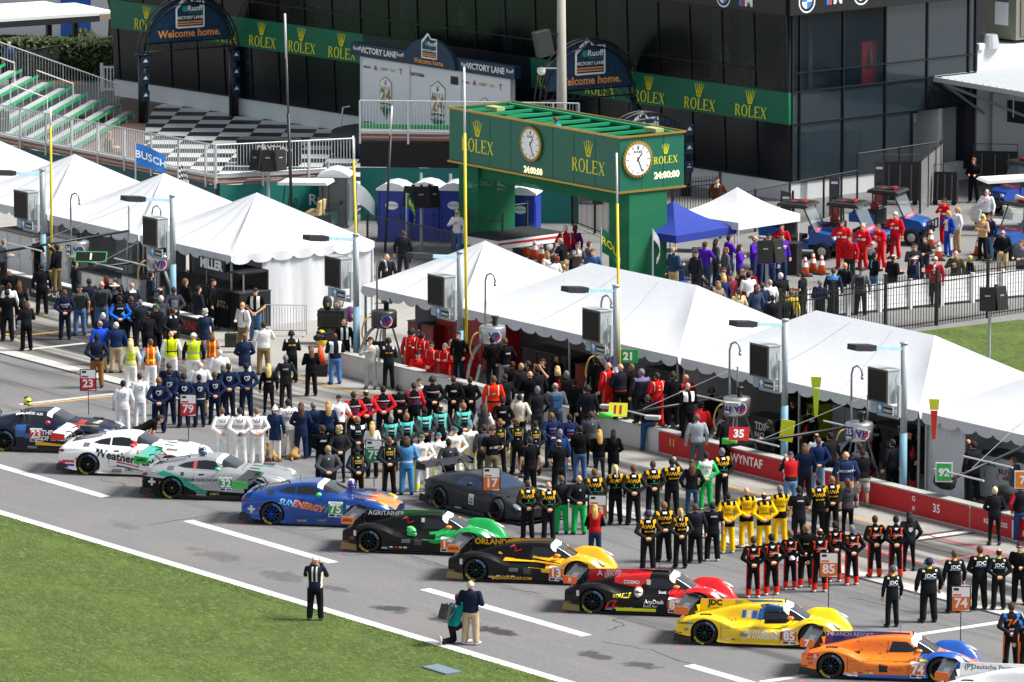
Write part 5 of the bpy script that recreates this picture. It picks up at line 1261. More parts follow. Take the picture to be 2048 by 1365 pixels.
def arch(a,b,hp,label,sign=True,deco=True):
 d_=b-a;L=d_.length;rz_=math.atan2(d_.y,d_.x);o=thing('entrance_arch',label,'arch',(a.x,a.y,0),rz_,'victory lane arches');r=L/2
 for x in(0,L):
  mb=MB();mb.tube([(x,0,0),(x,0,hp)],.22,14);mb.box((x,0,hp),(.62,.5,.06));pz=mb.build('post',mat('#15171a',.4),o,True)
  for z in((1.2,1.95,2.7)if deco else()):mb=MB();mb.box((x,-.225,z),(.38,.03,.46));mb.add([(x-.12,-.243,z-.02),(x,-.243,z+.14),(x+.12,-.243,z-.02)],[(0,1,2)],1);mb.build('plaque',[navy,mat('#e8eef0',.5,var=0)],pz)
 mb=MB()
 for rr in(r+.14,r-.14):
  for y in(-.18,.18):mb.tube([(L/2+rr*math.cos(t),y,hp+.05+rr*1.0*math.sin(t))for t in[math.pi*i/24 for i in range(25)]],.035,5)
 for i in range(25):
  t=math.pi*i/24;mb.tube([(L/2+(r-.14)*math.cos(t),-.18,hp+.05+(r-.14)*math.sin(t)),(L/2+(r+.14)*math.cos(t),-.18,hp+.05+(r+.14)*math.sin(t))],.02,4)
 for z in(hp+.1,hp+.45):mb.tube([(.1,0,z),(L-.1,0,z)],.035,5)
 for i in range(12):mb.tube([(.2+(L-.4)*i/12,0,hp+.1),(.2+(L-.4)*(i+.5)/12,0,hp+.45),(.2+(L-.4)*(i+1)/12,0,hp+.1)],.02,4)
 mb.build('truss',mat('#17191c',.4),o)
 if sign:
  mb=MB();R0=r-.2;pts=[(L/2+R0*math.cos(t),hp+.5+R0*.92*math.sin(t))for t in[math.pi*i/28 for i in range(29)]];mb.prism(pts,.06,TRA((0,-.1,0)));s_=mb.build('half_round_sign',navy,o)
  mb=MB()
  for i in range(-8,9):
   for j in range(7):
    x,z=L/2+i*.36+(j%2)*.18,hp+.62+j*.30
    if math.hypot(x-L/2,(z-hp-.4)/.92)<R0-.25:
     for q in(-.06,0,.06):s=1 if(i+j)%2 else-1;mb.add([(x-.12,-.104,z+q-.09*s),(x+.12,-.104,z+q+.09*s),(x+.12,-.104,z+q+.09*s+.018),(x-.12,-.104,z+q-.09*s+.018)],[(0,1,2,3)])
  mb.build('chevron_print',mat('#1c5070',.5,var=0),s_)
  mb=MB();house(mb,L/2,hp+.5+R0*.56,R0*.62,-.115);mb.text('Welcome home.',.46,TRA((L/2,-.115,hp+.5+R0*.15)),.025,k=2);mb.build('lettering',[mat('#eef2f2',.5,var=0),mat('#1f9a86',.5,var=0),mat('#f0a050',.5,var=0)],s_)
 return o
arch(at(287,246),at(468,232),3.0,'left WELCOME HOME arch standing on the checkered floor')
g1=at(1082,372);arch(at(1080,372),at(1270,355),3.35,'middle WELCOME HOME arch behind the concrete light mast')
arch(at(1196,408),at(1372,392),1.25,'low arch mostly hidden behind the green clock gantry')
# backdrop wall with sponsor print
ba,bb=at(722,268,.45),at(1022,318,.45);d_=bb-ba;Lb=d_.length
bd=thing('backdrop','white sponsor backdrop with ROLEX 24 shields under a navy VICTORY LANE sign','backdrop',(ba.x,ba.y,0),math.atan2(d_.y,d_.x))
mb=MB();mb.box((Lb/2,.12,2.05),(Lb,.2,3.4));bp=mb.build('panel',mat('#e6eaef',.7,var=.03,bump=.2),bd)
mb=MB()
for x in(.02,Lb/3,2*Lb/3+.1,Lb-.02):mb.box((x,-.0,2.05),(.06,.06,3.4))
mb.box((Lb/2,0,3.74),(Lb,.07,.06));mb.build('frame',mat('#d0d4d8',.6),bp)
mb=MB();ks=[mat(c,.5,var=0)for c in('#f5f6f6','#0e5a38','#9c8436','#1a3a6e','#b01c28','#d6b21e','#16181c','#7d8a86')]
def shield(cx,cz,s):
 mb.add([(cx+a*s,-.002,cz+b*s)for a,b in((-.42,.72),(0,.95),(.42,.72),(.42,-.45),(0,-.95),(-.42,-.45))],[tuple(range(6))],7);mb.add([(cx+a*s*.93,-.008,cz+b*s*.95)for a,b in((-.42,.72),(0,.95),(.42,.72),(.42,-.45),(0,-.95),(-.42,-.45))],[tuple(range(6))],0)
 serif(mb,'ROLEX',.16*s,TRA((cx,-.014,cz+.42*s)),1);crown(mb,.24*s,TRA((cx,-.014,cz+.68*s)),2);mb.text('24',.72*s,TRA((cx,-.014,cz+.08*s)),.04,k=2)
 mb.add([(cx+a*s,-.012,cz+b*s)for a,b in((-.36,-.2),(.36,-.2),(.36,-.45),(0,-.86),(-.36,-.45))],[tuple(range(5))],1);mb.text('DAYTONA',.19*s,TRA((cx,-.016,cz-.36*s)),.03,k=0)
for i,(cx,cz,s)in enumerate(((Lb*.17,2.15,.98),(Lb*.52,2.1,1.2),(Lb*.83,1.95,.95))):shield(cx,cz,s)
for x0 in(.0,Lb*.66):
 for j,(w_,k)in enumerate((('Advent',3),('A',4),('CHEVY',2),('SUN',5),('T',4))):mb.text(w_,.17 if len(w_)>2 else .32,TRA((x0+.45+j*.58,-.012,3.36)),.02,k=k)
mb.text('DAYTONA',.2,TRA((Lb*.38,-.012,3.35)),.03,k=6);mb.box((Lb*.63,-.008,3.35),(.5,.004,.34),k=6)
for j,(w_,k)in enumerate((('DAYTONA',6),('IMSA',6),('III',3),('IMSA',4),('DAYTONA',6),('N',6),('III',3),('IMSA',4))):mb.text(w_,.2,TRA((.6+j*1.12,-.012,.95)),.03,k=k)
mb.build('print',ks,bp)
mb=MB();mb.box((Lb/2,.0,4.08),(Lb+.9,.35,.52));nb_=mb.build('name_board',navy,bd);mb=MB();pts=[(Lb/2+1.75*math.cos(t),3.86+1.15*math.sin(t))for t in[math.pi*i/20 for i in range(21)]];mb.prism(pts,.2,TRA((0,-.3,0)));mb.build('round_crest',navy,nb_)
mb=MB()
for x in(1.45,Lb-1.45):mb.text('VICTORY LANE',.36,TRA((x,-.185,4.08)),.03,k=0)
for x in(-.10,2.9,Lb-2.9,Lb+.10):mb.text('Ruoff',.22,TRA((x+.05,-.185,4.12)),.02,k=0)
house(mb,Lb/2,4.62,.95,-.32);mb.text('Welcome home.',.30,TRA((Lb/2,-.32,4.02)),.02,k=2);mb.build('lettering',[mat('#eef2f2',.5,var=0),mat('#1f9a86',.5,var=0),mat('#f0a050',.5,var=0)],nb_)
mb=MB()
for i in range(3):mb.box((Lb/2,-.35-.4*i,.8-.22*i),(Lb,.12,.14),k=0)
mb.build('step',[mat('#17181a',.6)],bd)
# round stage
sg_=at(765,262,.9);stg=thing('stage','low round black stage with a VICTORY LANE fascia on the checkered floor','stage',(sg_.x+1.2,sg_.y+.3,0),R(-12))
mb=MB();mb.lathe([(3.4,0),(3.4,.82),(3.36,.86),(0,.87)],40,sc=(1,.95));mb.build('deck',mat('#25282c',.6,var=.15),stg,True)
mb=MB();n_=14;vs=[]
for i in range(n_+1):
 a=R(-118+70*i/n_);vs+=[(3.42*math.cos(a),3.42*.95*math.sin(a),.12),(3.42*math.cos(a),3.42*.95*math.sin(a),.74)]
mb.add(vs,[(2*i,2*i+2,2*i+3,2*i+1)for i in range(n_)]);fa=mb.build('fascia',navy,stg)
mb=MB();vs,fs=textdata('VICTORY LANE',.03);mb.add([(3.45*math.cos(R(-88)+x*.27/3.45),3.45*.95*math.sin(R(-88)+x*.27/3.45),.43+y*.32)for x,y in vs],fs);mb.build('lettering',mat('#eef2f2',.5,var=0),fa)
mb=MB()
for a,b in(((-3.2,.6),(-3.2,.6)),((-1.2,2.6),(1.8,2.6))):
 mb.tube([(a[0],a[1],.8),(a[0],a[1],1.9),(b[0],b[1],1.9),(b[0],b[1],.8)]if a!=b else[(a[0],a[1],.8),(a[0]+.1,a[1],1.7),(a[0]+.4,a[1],1.75)],.04,6)
mb.build('handrail',mat('#c4c8ca',.35,.7),stg)
# concrete mast carrying speakers
mp_=at(1124,425);ms_=thing('light_mast','tall concrete mast with a speaker and dome camera behind the clock gantry','mast',mp_)
mb=MB();mb.tube([(0,0,0),(-.05,0,11.5)],[.24,.15],12);mb.build('shaft',mat('#a9a79c',.8,var=.1),ms_,True)
mb=MB();mb.box((-.75,-.2,6.75),(.62,.5,1.0),ry=R(-12),rz=R(20));mb.box((-.3,-.1,7.1),(.7,.06,.06));mb.build('speaker',mat('#2c2e31',.6),ms_)
mb=MB();mb.box((-.5,-.05,5.75),(.7,.05,.05));mb.lathe([(.0,5.45),(.12,5.5),(.17,5.6),(.17,5.75),(0,5.8)],14,(-.82,-.05,0));mb.build('dome_camera',mat('#e4e6e6',.4),ms_)
# far left: covered walk, hedge, planting, block wall
hd=at(60,95,1.6)
hedge=MB();r_=random.Random(5)
def leaves(mb,c,rad,n,s=(.10,.22),cols=3):
 for _ in range(n):
  while True:
   p=V((r_.uniform(-1,1),r_.uniform(-1,1),r_.uniform(-1,1)))
   if .35<p.length<1:break
  p=V((p.x*rad[0],p.y*rad[1],p.z*rad[2]))+V(c);a=V((r_.uniform(-1,1),r_.uniform(-1,1),r_.uniform(-1,1))).normalized();b=a.orthogonal().normalized();z=r_.uniform(*s);w_=z*.5
  mb.quad(p-a*z,p+b*w_,p+a*z,p-b*w_,k=r_.randrange(cols))
lf=[mat((.045,.075,.02),.7,var=.3),mat((.075,.11,.03),.7,var=.3),mat((.028,.05,.014),.7,var=.3)]
ho=thing('hedge','long clipped green hedge behind the left bleacher','hedge',at(130,175));h0,h1=at(-30,150),at(240,160)
mb=MB()
for i in range(9000):
 u=r_.random();p=h0.lerp(h1,u)+V((0,r_.uniform(-.9,.9),0));z=r_.uniform(.1,1.75);q=abs(p.y-h0.lerp(h1,u).y)
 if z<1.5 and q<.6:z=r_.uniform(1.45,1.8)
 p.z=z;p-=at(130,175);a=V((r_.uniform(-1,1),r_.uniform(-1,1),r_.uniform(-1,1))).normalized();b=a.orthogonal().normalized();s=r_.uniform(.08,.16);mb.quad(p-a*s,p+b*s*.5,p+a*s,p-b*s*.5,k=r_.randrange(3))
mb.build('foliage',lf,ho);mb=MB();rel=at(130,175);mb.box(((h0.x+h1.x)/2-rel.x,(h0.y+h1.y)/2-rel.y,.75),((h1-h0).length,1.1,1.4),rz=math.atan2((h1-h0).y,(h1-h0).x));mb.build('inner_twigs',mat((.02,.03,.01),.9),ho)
mul=MB();ps_=[at(20,120),at(235,112),at(245,150),at(140,168),at(20,150)];mul.add([(p.x,p.y,.01)for p in ps_],[tuple(range(5))]);tag(mul.build('mulch_bed',mat('#a5642c',.9,var=.4,scale=5,bump=.5)),kind='structure')
for u,v,rd,lab in((165,112,(.9,.6,.7),'grey green shrub on the mulch left of the club building'),(205,128,(.8,.6,.6),'dark low shrub beside the white plastic fence panels'),(190,118,(.6,.5,.6),'small mid green shrub between two planted bushes')):
 p=at(u,v);o=thing('shrub',lab,'shrub',p);mb=MB();leaves(mb,(0,0,rd[2]*.8),rd,380);mb.build('foliage',lf,o);mb=MB();mb.tube([(0,0,0),(0,0,rd[2])],.04,5);mb.build('stem',mat('#3a2c20',.9),o)
p=at(205,140);o=thing('tree','broad leaved tree whose crown hangs under the covered walk roof','tree',p+V((0,6,0)))
mb=MB();mb.tube([(0,0,0),(.1,0,2.2),(-.3,.1,3.6)],[.16,.13,.06],7);mb.tube([(.1,0,2.2),(1.0,.2,3.6)],[.1,.05],6);mb.build('trunk',mat('#4a3a2c',.9),o);mb=MB()
for c,rd in(((-1.6,-.3,3.9),(1.3,.9,.6)),((-.2,0,3.7),(1.1,.9,.6)),((1.1,.2,3.7),(1.0,.9,.7)),((.4,0,4.5),(1.5,1.,.6))):leaves(mb,c,rd,420,(.09,.18))
mb.build('crown',lf,o)
bw0,bw1=at(-80,68),at(260,75);o=thing('block_wall','long pale block wall with a blue painted panel behind the hedge','wall',bw0);d_=bw1-bw0;rz_=math.atan2(d_.y,d_.x);o.rotation_euler.z=rz_
mb=MB();mb.box((d_.length/2,0,2.6),(d_.length,.3,5.2));mb.build('blocks',mat('#b9bec6',.8,var=.06),o)
k0=(at(127,70)-bw0).length;k1=(at(186,72)-bw0).length;mb=MB();mb.box(((k0+k1)/2,-.16,2.6),(k1-k0,.02,5.2));mb.build('blue_panel',mat('#0f55a8',.7,var=.06),o)
cw0,cw1=at(-60,158),at(240,137);o=thing('covered_walk','flat white roofed covered walk on black posts at the upper left','shelter',cw0);d_=cw1-cw0
rz_=math.atan2(d_.y,d_.x);o.rotation_euler.z=rz_
mb=MB();mb.box((d_.length*.42,2.6,2.62),(d_.length*.86,5.6,.16));mb.box((d_.length*.93,2.9,2.5),(d_.length*.2,4.2,.16));mb.build('roof',mat('#dfe2e4',.7,var=.05),o)
mb=MB();mb.box((d_.length*.42,-.2,2.42),(d_.length*.86,.12,.28));mb.box((d_.length*.93,.8,2.36),(d_.length*.2,.1,.25),k=1);mb.build('fascia',[mat('#24282d',.5),mat('#8a7c66',.6)],o)
for x in(.02,.545,.72):
 mb=MB();mb.box((d_.length*x,.3,1.25),(.22,.22,2.5));mb.build('post',mat('#15171a',.5),o)
def chain(a,b,h,label,step=2.4,mesh=.12,priv=None,name='chain_link_fence'):
 d_=b-a;L=d_.length;o=thing(name,label,'fence',a,math.atan2(d_.y,d_.x),None);n=max(1,round(L/step))
 for i in range(n+1):mb=MB();mb.tube([(L*i/n,0,0),(L*i/n,0,h+.05)],.045,7);mb.build('post',mat('#17191c',.5),o)
 mb=MB();mb.tube([(0,0,h),(L,0,h)],.03,6);mb.build('top_rail',mat('#1b1d20',.5),o)
 mb=MB();k=int(L/mesh)
 for s in(-1,1):
  for i in range(-int(h/mesh),k+1):
   x0,x1=i*mesh,i*mesh+h
   z0,z1=0.,h
   if x0<0:z0=-x0;x0=0
   if x1>L:z1=h-(x1-L);x1=L
   if x1<=x0:continue
   if s>0:mb.tube([(x0,0,z0),(x1,0,z1)],.006,3,caps=False)
   else:mb.tube([(x0,.008,h-z0),(x1,.008,h-z1)],.006,3,caps=False)
 mb.build('wire_mesh',mat('#2a2c30',.5),o)
 if priv:mb=MB();mb.box((L/2,.03,h/2),(L,.02,h*.94));mb.build('privacy_screen',priv,o)
 return o
chain(at(20,178),at(235,140),1.6,'black chain link fence in front of the hedge by the club building')
# ================================================================ paddock behind the tents
def toilet(p,rz,col,label,roofc='#e8ebee',sticker=True):
 o=thing('portable_toilet',label,'toilet',p,rz,'portable toilets by the teal wall' if sticker else None);c=mat(col,.5,var=.1)
 mb=MB();mb.box((0,0,1.0),(1.12,1.12,1.98));mb.box((0,0,.06),(1.2,1.2,.12));mb.box((-.53,-.57,1.0),(.07,.05,1.9));mb.box((.53,-.57,1.0),(.07,.05,1.9));mb.box((.57,0,1.0),(.04,.9,1.4));mb.build('cabin',c,o)
 mb=MB();mb.box((0,-.565,.98),(.94,.03,1.78));mb.box((0,-.585,.55),(.7,.02,.7));mb.prism([(-.33,.95),(.33,.95),(.33,1.5),(.12,1.72),(-.12,1.72),(-.33,1.5)],.02,TRA((0,-.60,0)));d=mb.build('door',mat(col,.42,var=.06),o)
 mb=MB();mb.box((.32,-.61,1.0),(.10,.03,.16));mb.build('latch',mat('#1d2e22',.4),d)
 mb=MB();pts=[(-.62,1.98),(.62,1.98),(.62,2.06),(.3,2.24),(.0,2.30),(-.3,2.24),(-.62,2.06)];mb.prism(pts,1.24,TRA((0,-.62,0)))
 for y in(-.35,0,.35):mb.prism([(-.5,2.1),(.5,2.1),(.28,2.28),(0,2.335),(-.28,2.28)],.06,TRA((0,y,0)))
 mb.build('roof',mat(roofc,.5,var=.05),o)
 mb=MB();mb.tube([(-.35,.35,2.1),(-.35,.35,2.5)],.055,8);mb.build('vent_pipe',mat('#8d9294',.6),o)
 if sticker:
  mb=MB();mb.lathe([(.0,0),(.26,0)],24,(0,-.627,1.42),axis='Y',sc=(1,.62),caps=False);st=mb.build('sticker',mat('#eef3f6',.4,var=0),d);mb=MB();mb.text('OnSite Services',.085,TRA((0,-.633,1.43)),.01);mb.build('lettering',mat('#1c4f9c',.4,var=0),st)
 return o
TD=at(1072,492)-at(755,481);tz=math.atan2(TD.y,TD.x)
tp0=at(791,481)
for i,(u,v,s)in enumerate(((791,480,'leftmost blue portable toilet beside the white and teal flag'),(856,478,'blue portable toilet behind the cluster of black speakers'),(915,480,'blue portable toilet left of the gantry leg behind the white jacket woman'),(975,484,'blue portable toilet hidden behind the left gantry leg'),(1047,489,'rightmost blue portable toilet seen through the clock gantry'))):
 toilet(at(u,v),R(-12),'#14349c',s)
toilet(at(672,452),R(-8),'#5f6668','grey portable toilet with a white roof beside the golf cart','#e9edef',False)
def wheelset(o,xs,ys,r,w_,name='wheel',hubc='#c8c8c8',capr=.5):
 for x in xs:
  for y in ys:
   mb=MB();mb.lathe([(r*.55,-w_/2),(r*.9,-w_/2),(r,-w_*.3),(r,w_*.3),(r*.9,w_/2),(r*.55,w_/2)],20,(x,y,r),axis='Y');mb.lathe([(0,-w_*.5-.01),(r*capr,-w_*.5-.005),(r*.55,-w_*.3)],14,(x,y,r),axis='Y',k=1,caps=False);mb.lathe([(r*.55,w_*.3),(r*capr,w_*.5+.005),(0,w_*.5+.01)],14,(x,y,r),axis='Y',k=1,caps=False)
   mb.build(name,[mat('#1a1a1b',.85),mat(hubc,.5,.3)],o,True)
def golf_cart(p,rz,body,label,roof='#eceeee',seat='#c7ad82',bench=True):
 o=thing('golf_cart',label,'golf cart',p,rz)
 mb=MB();mb.prism([(-1.15,.25),(1.2,.25),(1.28,.45),(1.2,.78),(.85,.95),(.75,.40),(-.1,.38),(-.15,.62),(-1.15,.75)],1.1,TRA((0,-.55,0)));mb.build('body',mat(body,.35,var=.05,coat=.4),o)
 mb=MB();mb.box((-.35,0,.72),(.55,1.05,.16));mb.box((-.62,0,1.0),(.12,1.05,.42),ry=R(-8));mb.build('seat',mat(seat,.7),o)
 mb=MB();mb.prism([(-1.0,1.88),(.95,1.84),(1.0,1.88),(.9,1.96),(-.95,2.0)],1.24,TRA((0,-.62,0)));mb.build('roof',mat(roof,.5,var=.04),o)
 for x,x2 in((.85,.7),(-.8,-.8)):
  for s in(-.5,.5):mb=MB();mb.tube([(x,s,.7),(x2,s,1.88)],.025,6);mb.build('strut',blackm,o)
 mb=MB();mb.tube([(.75,-.25,.75),(.5,-.25,1.05)],.025,6);mb.tube([(.48+.0*math.cos(a),-.25+.19*math.cos(a),1.06+.17*math.sin(a))for a in[i*.524 for i in range(13)]],.018,5);mb.build('steering_wheel',blackm,o)
 wheelset(o,(-.85,.85),(-.48,.48),.24,.2)
 return o
golf_cart(at(612,462),R(168),'#1d3a34','white roofed golf cart with tan seats in front of the teal wall')
def speaker_pole(p,h,label,n=1,rz=0.,tilt_=10):
 o=thing('speaker_pole',label,'speaker',p,rz,'loudspeakers on poles');mb=MB();mb.tube([(0,0,0),(0,0,h)],.06,8);mb.box((0,0,h),(.5,.06,.06));mb.build('pole',galv,o)
 for i in range(n):
  a=R((i-(n-1)/2)*42);mb=MB(TRA((math.sin(a)*.55*(n>1),-.25*math.cos(a),h+.05))@ROT(a,4,'Z')@ROT(R(-tilt_),4,'X'));mb.box((0,0,0),(.52,.42,.82));mb.box((0,-.215,0),(.46,.02,.74),k=1);mb.box((0,-.23,.1),(.18,.01,.05),k=2);mb.box((0,0,.44),(.1,.1,.1));mb.build('speaker',[mat('#1c1d1f',.6),mat('#0e0f10',.8),mat('#8a8c8e',.4,var=0)],o)
 return o
speaker_pole(at(537,455),2.6,'triple black loudspeaker above the tents left of the golf cart',3)
speaker_pole(at(843,500),2.0,'triple black loudspeaker in front of the blue toilets',3)
speaker_pole(at(1533,632),2.3,'double black loudspeaker on a grey pole in front of the purple shirted group',2,R(25))
speaker_pole(at(1978,720),2.1,'double black loudspeaker on a pole over the grass wedge at right',2,R(20))
speaker_pole(at(8,340),2.0,'black loudspeaker cut off by the left edge above the tents',1)
def flag(p,h,cols,label,L=1.1,W=.75,txt=None,droop=.9,rz=0.,check=False):
 o=thing('flag',label,'flag',p,rz,None);mb=MB();mb.tube([(0,0,0),(0,0,h)],.03,6);mb.build('pole',galv,o)
 n=14;mb=MB();vs=[];r__=random.Random(int(h*100))
 def P(u,v):a=droop*(.55+.45*u);return((L*u*math.cos(a)),.10*math.sin(u*7+v*1.5)*(.3+u),h-.02-W*v*(1-.25*u*droop)-L*u*math.sin(a)*.9)
 for j in range(n+1):
  for i in range(n+1):vs.append(P(i/n,j/n))
 b0=len(mb.v);
 for j in range(n):
  for i in range(n):
   k=(i//2+j//2)%2 if check else min(len(cols)-1,int(i/n*len(cols)))
   mb.add([vs[j*(n+1)+i],vs[j*(n+1)+i+1],vs[(j+1)*(n+1)+i+1],vs[(j+1)*(n+1)+i]],[(0,1,2,3)],k)
 fm=mb.build('cloth',[mat(c,.8,var=.08)for c in cols],o,True)
 if txt:
  t_,s_,c_=txt;vs,fs=textdata(t_,.02);mb=MB();q=[]
  for x,y in vs:
   p_=P(min(1,max(0,.5+x*s_/L)),min(1,max(0,.5-y*s_/W)));q.append((p_[0],p_[1]-.03,p_[2]))
  mb.add(q,fs);mb.build('lettering',mat(c_,.6,var=0),fm)
 return o
flag(at(272,470),3.6,['#2a78c8'],'blue BUSCH flag in front of the left bleacher railing',1.3,.85,('BUSCH',.42,'#e8eef4'),.45)
flag(at(357,490),3.2,['#e8e8e8','#17181a'],'black and white checkered flag drooping by the left bleacher railing',1.0,.8,None,1.15,0,True)
flag(at(714,478),2.2,['#e6ecec','#e6ecec','#1d9c84'],'white flag with a teal hem left of the blue toilets',1.5,.8,None,1.0)
flag(at(813,512),2.4,['#0a6a42'],'green flag with yellow letters hanging in front of the blue toilets',1.2,.5,('ROLEX',.3,YEL),1.35)
flag(at(1202,585),2.4,['#0a6a42'],'green flag with yellow ROLEX letters between the gantry legs',1.3,.9,('ROLEX',.42,YEL),1.0)
flag(at(1305,600),2.6,['#eceff2'],'furled white flag in front of the right gantry leg',1.2,.35,None,1.45)
CO='orange traffic cones'
def cone(p,label,h=.72,c='#e8571c',bands=2):
 o=thing('traffic_cone',label,'cone',p,random.uniform(0,6),CO);mb=MB();mb.lathe([(.18,.03),(.045,h-.04),(.035,h),(0,h)],16)
 cc=mb.build('cone',mat(c,.55,var=.06),o,True);mb=MB();mb.box((0,0,.02),(.46,.46,.04));mb.build('base',mat('#1b1b1c',.8),o);mb=MB();mb.box((0,0,0),(.01,.01,.01))if False else None
 for z0,z1 in((.36,.52),(.60,.70))[:bands]:
  f=lambda z:.18-.135*(z*.72/.74-.03)/(h-.07)+.006
  mb.lathe([(f(z0*h/.72*1.0),z0*h/.72),(f(z1*h/.72),z1*h/.72)],16,caps=False)
 mb.build('reflective_band',mat('#eceef0',.4,var=0),o,True)
 return o
for u,v,s in((1610,553,'orange cone nearest the black bin in the row of three'),(1626,545,'middle orange cone of the three beside the black bin'),(1643,549,'right orange cone of the three by the blue utility vehicle'),(1861,497,'orange cone at the bumper of the far blue utility vehicle'),(1877,521,'orange cone standing alone on the yellow line'),(1956,511,'orange cone beside the couple at right'),
    (1083,526,'orange cone with two white bands by the trailer wheel'),(1069,518,'short orange cone left of the trailer wheel'),(1053,513,'orange cone nearest the left gantry leg'),(1112,532,'orange cone half hidden by the low tent roof behind the trailer'),(1359,572,'small orange cone by the chair under the blue canopy')):cone(at(u,v),s)
cone(at(252,190),'orange cone with one white band in front of the white fence panels',.9,'#f0601c',1)
def canopy(p,rz,w_,d,ze,zp,col,label):
 o=thing('pop_up_canopy',label,'canopy',p,rz);mb=MB();n=8
 for k in range(4):
  a,b=[((-1,-1),(1,-1)),((1,-1),(1,1)),((1,1),(-1,1)),((-1,1),(-1,-1))][k];vs=[]
  for j in range(n+1):
   for i in range(n+1):
    u,v=i/n,j/n;q=V((a[0],a[1],0)).lerp(V((b[0],b[1],0)),u)*(1-v);vs.append((q.x*w_/2,q.y*d/2,ze+(zp-ze)*v-.12*math.sin(math.pi*v)))
  mb.add(vs,[(j*(n+1)+i,j*(n+1)+i+1,(j+1)*(n+1)+i+1,(j+1)*(n+1)+i)for j in range(n)for i in range(n)])
  mb.quad((a[0]*w_/2*1.003,a[1]*d/2*1.003,ze),(b[0]*w_/2*1.003,b[1]*d/2*1.003,ze),(b[0]*w_/2*1.006,b[1]*d/2*1.006,ze-.28),(a[0]*w_/2*1.006,a[1]*d/2*1.006,ze-.28))
 mb.build('top',mat(col,.8,var=.05,scale=2,bump=.3),o)
 for sx in(-1,1):
  for sy in(-1,1):mb=MB();mb.tube([(sx*(w_/2-.04),sy*(d/2-.04),0),(sx*(w_/2-.04),sy*(d/2-.04),ze)],.03,6);mb.build('leg',mat('#dcdedf',.4,.3),o)
 return o
ca=(at(1342,486,2.2)+at(1470,468,2.2))/2;dv=at(1470,468,2.2)-at(1342,486,2.2);cz=math.atan2(dv.y,dv.x);nv=V((-dv.y,dv.x,0)).normalized()
q=at(1342,488,2.2);q2=at(1471,466,2.2)
def canopy_px(c0,c1,ze,zp,col,label):
 a,b=at(*c0,ze),at(*c1,ze);d_=b-a;L=d_.length;n__=V((-d_.y,d_.x,0))/L;c=(a+b)/2+n__*L/2;return canopy(V((c.x,c.y,0)),math.atan2(d_.y,d_.x),L,L,ze,zp,col,label)
canopy_px((1352,472),(1473,453),1.85,2.8,'#17318f','blue pop up canopy beside the right gantry leg')
canopy_px((1477,446),(1600,428),2.05,3.05,'#dcdee2','white pop up canopy over the purple shirted group')
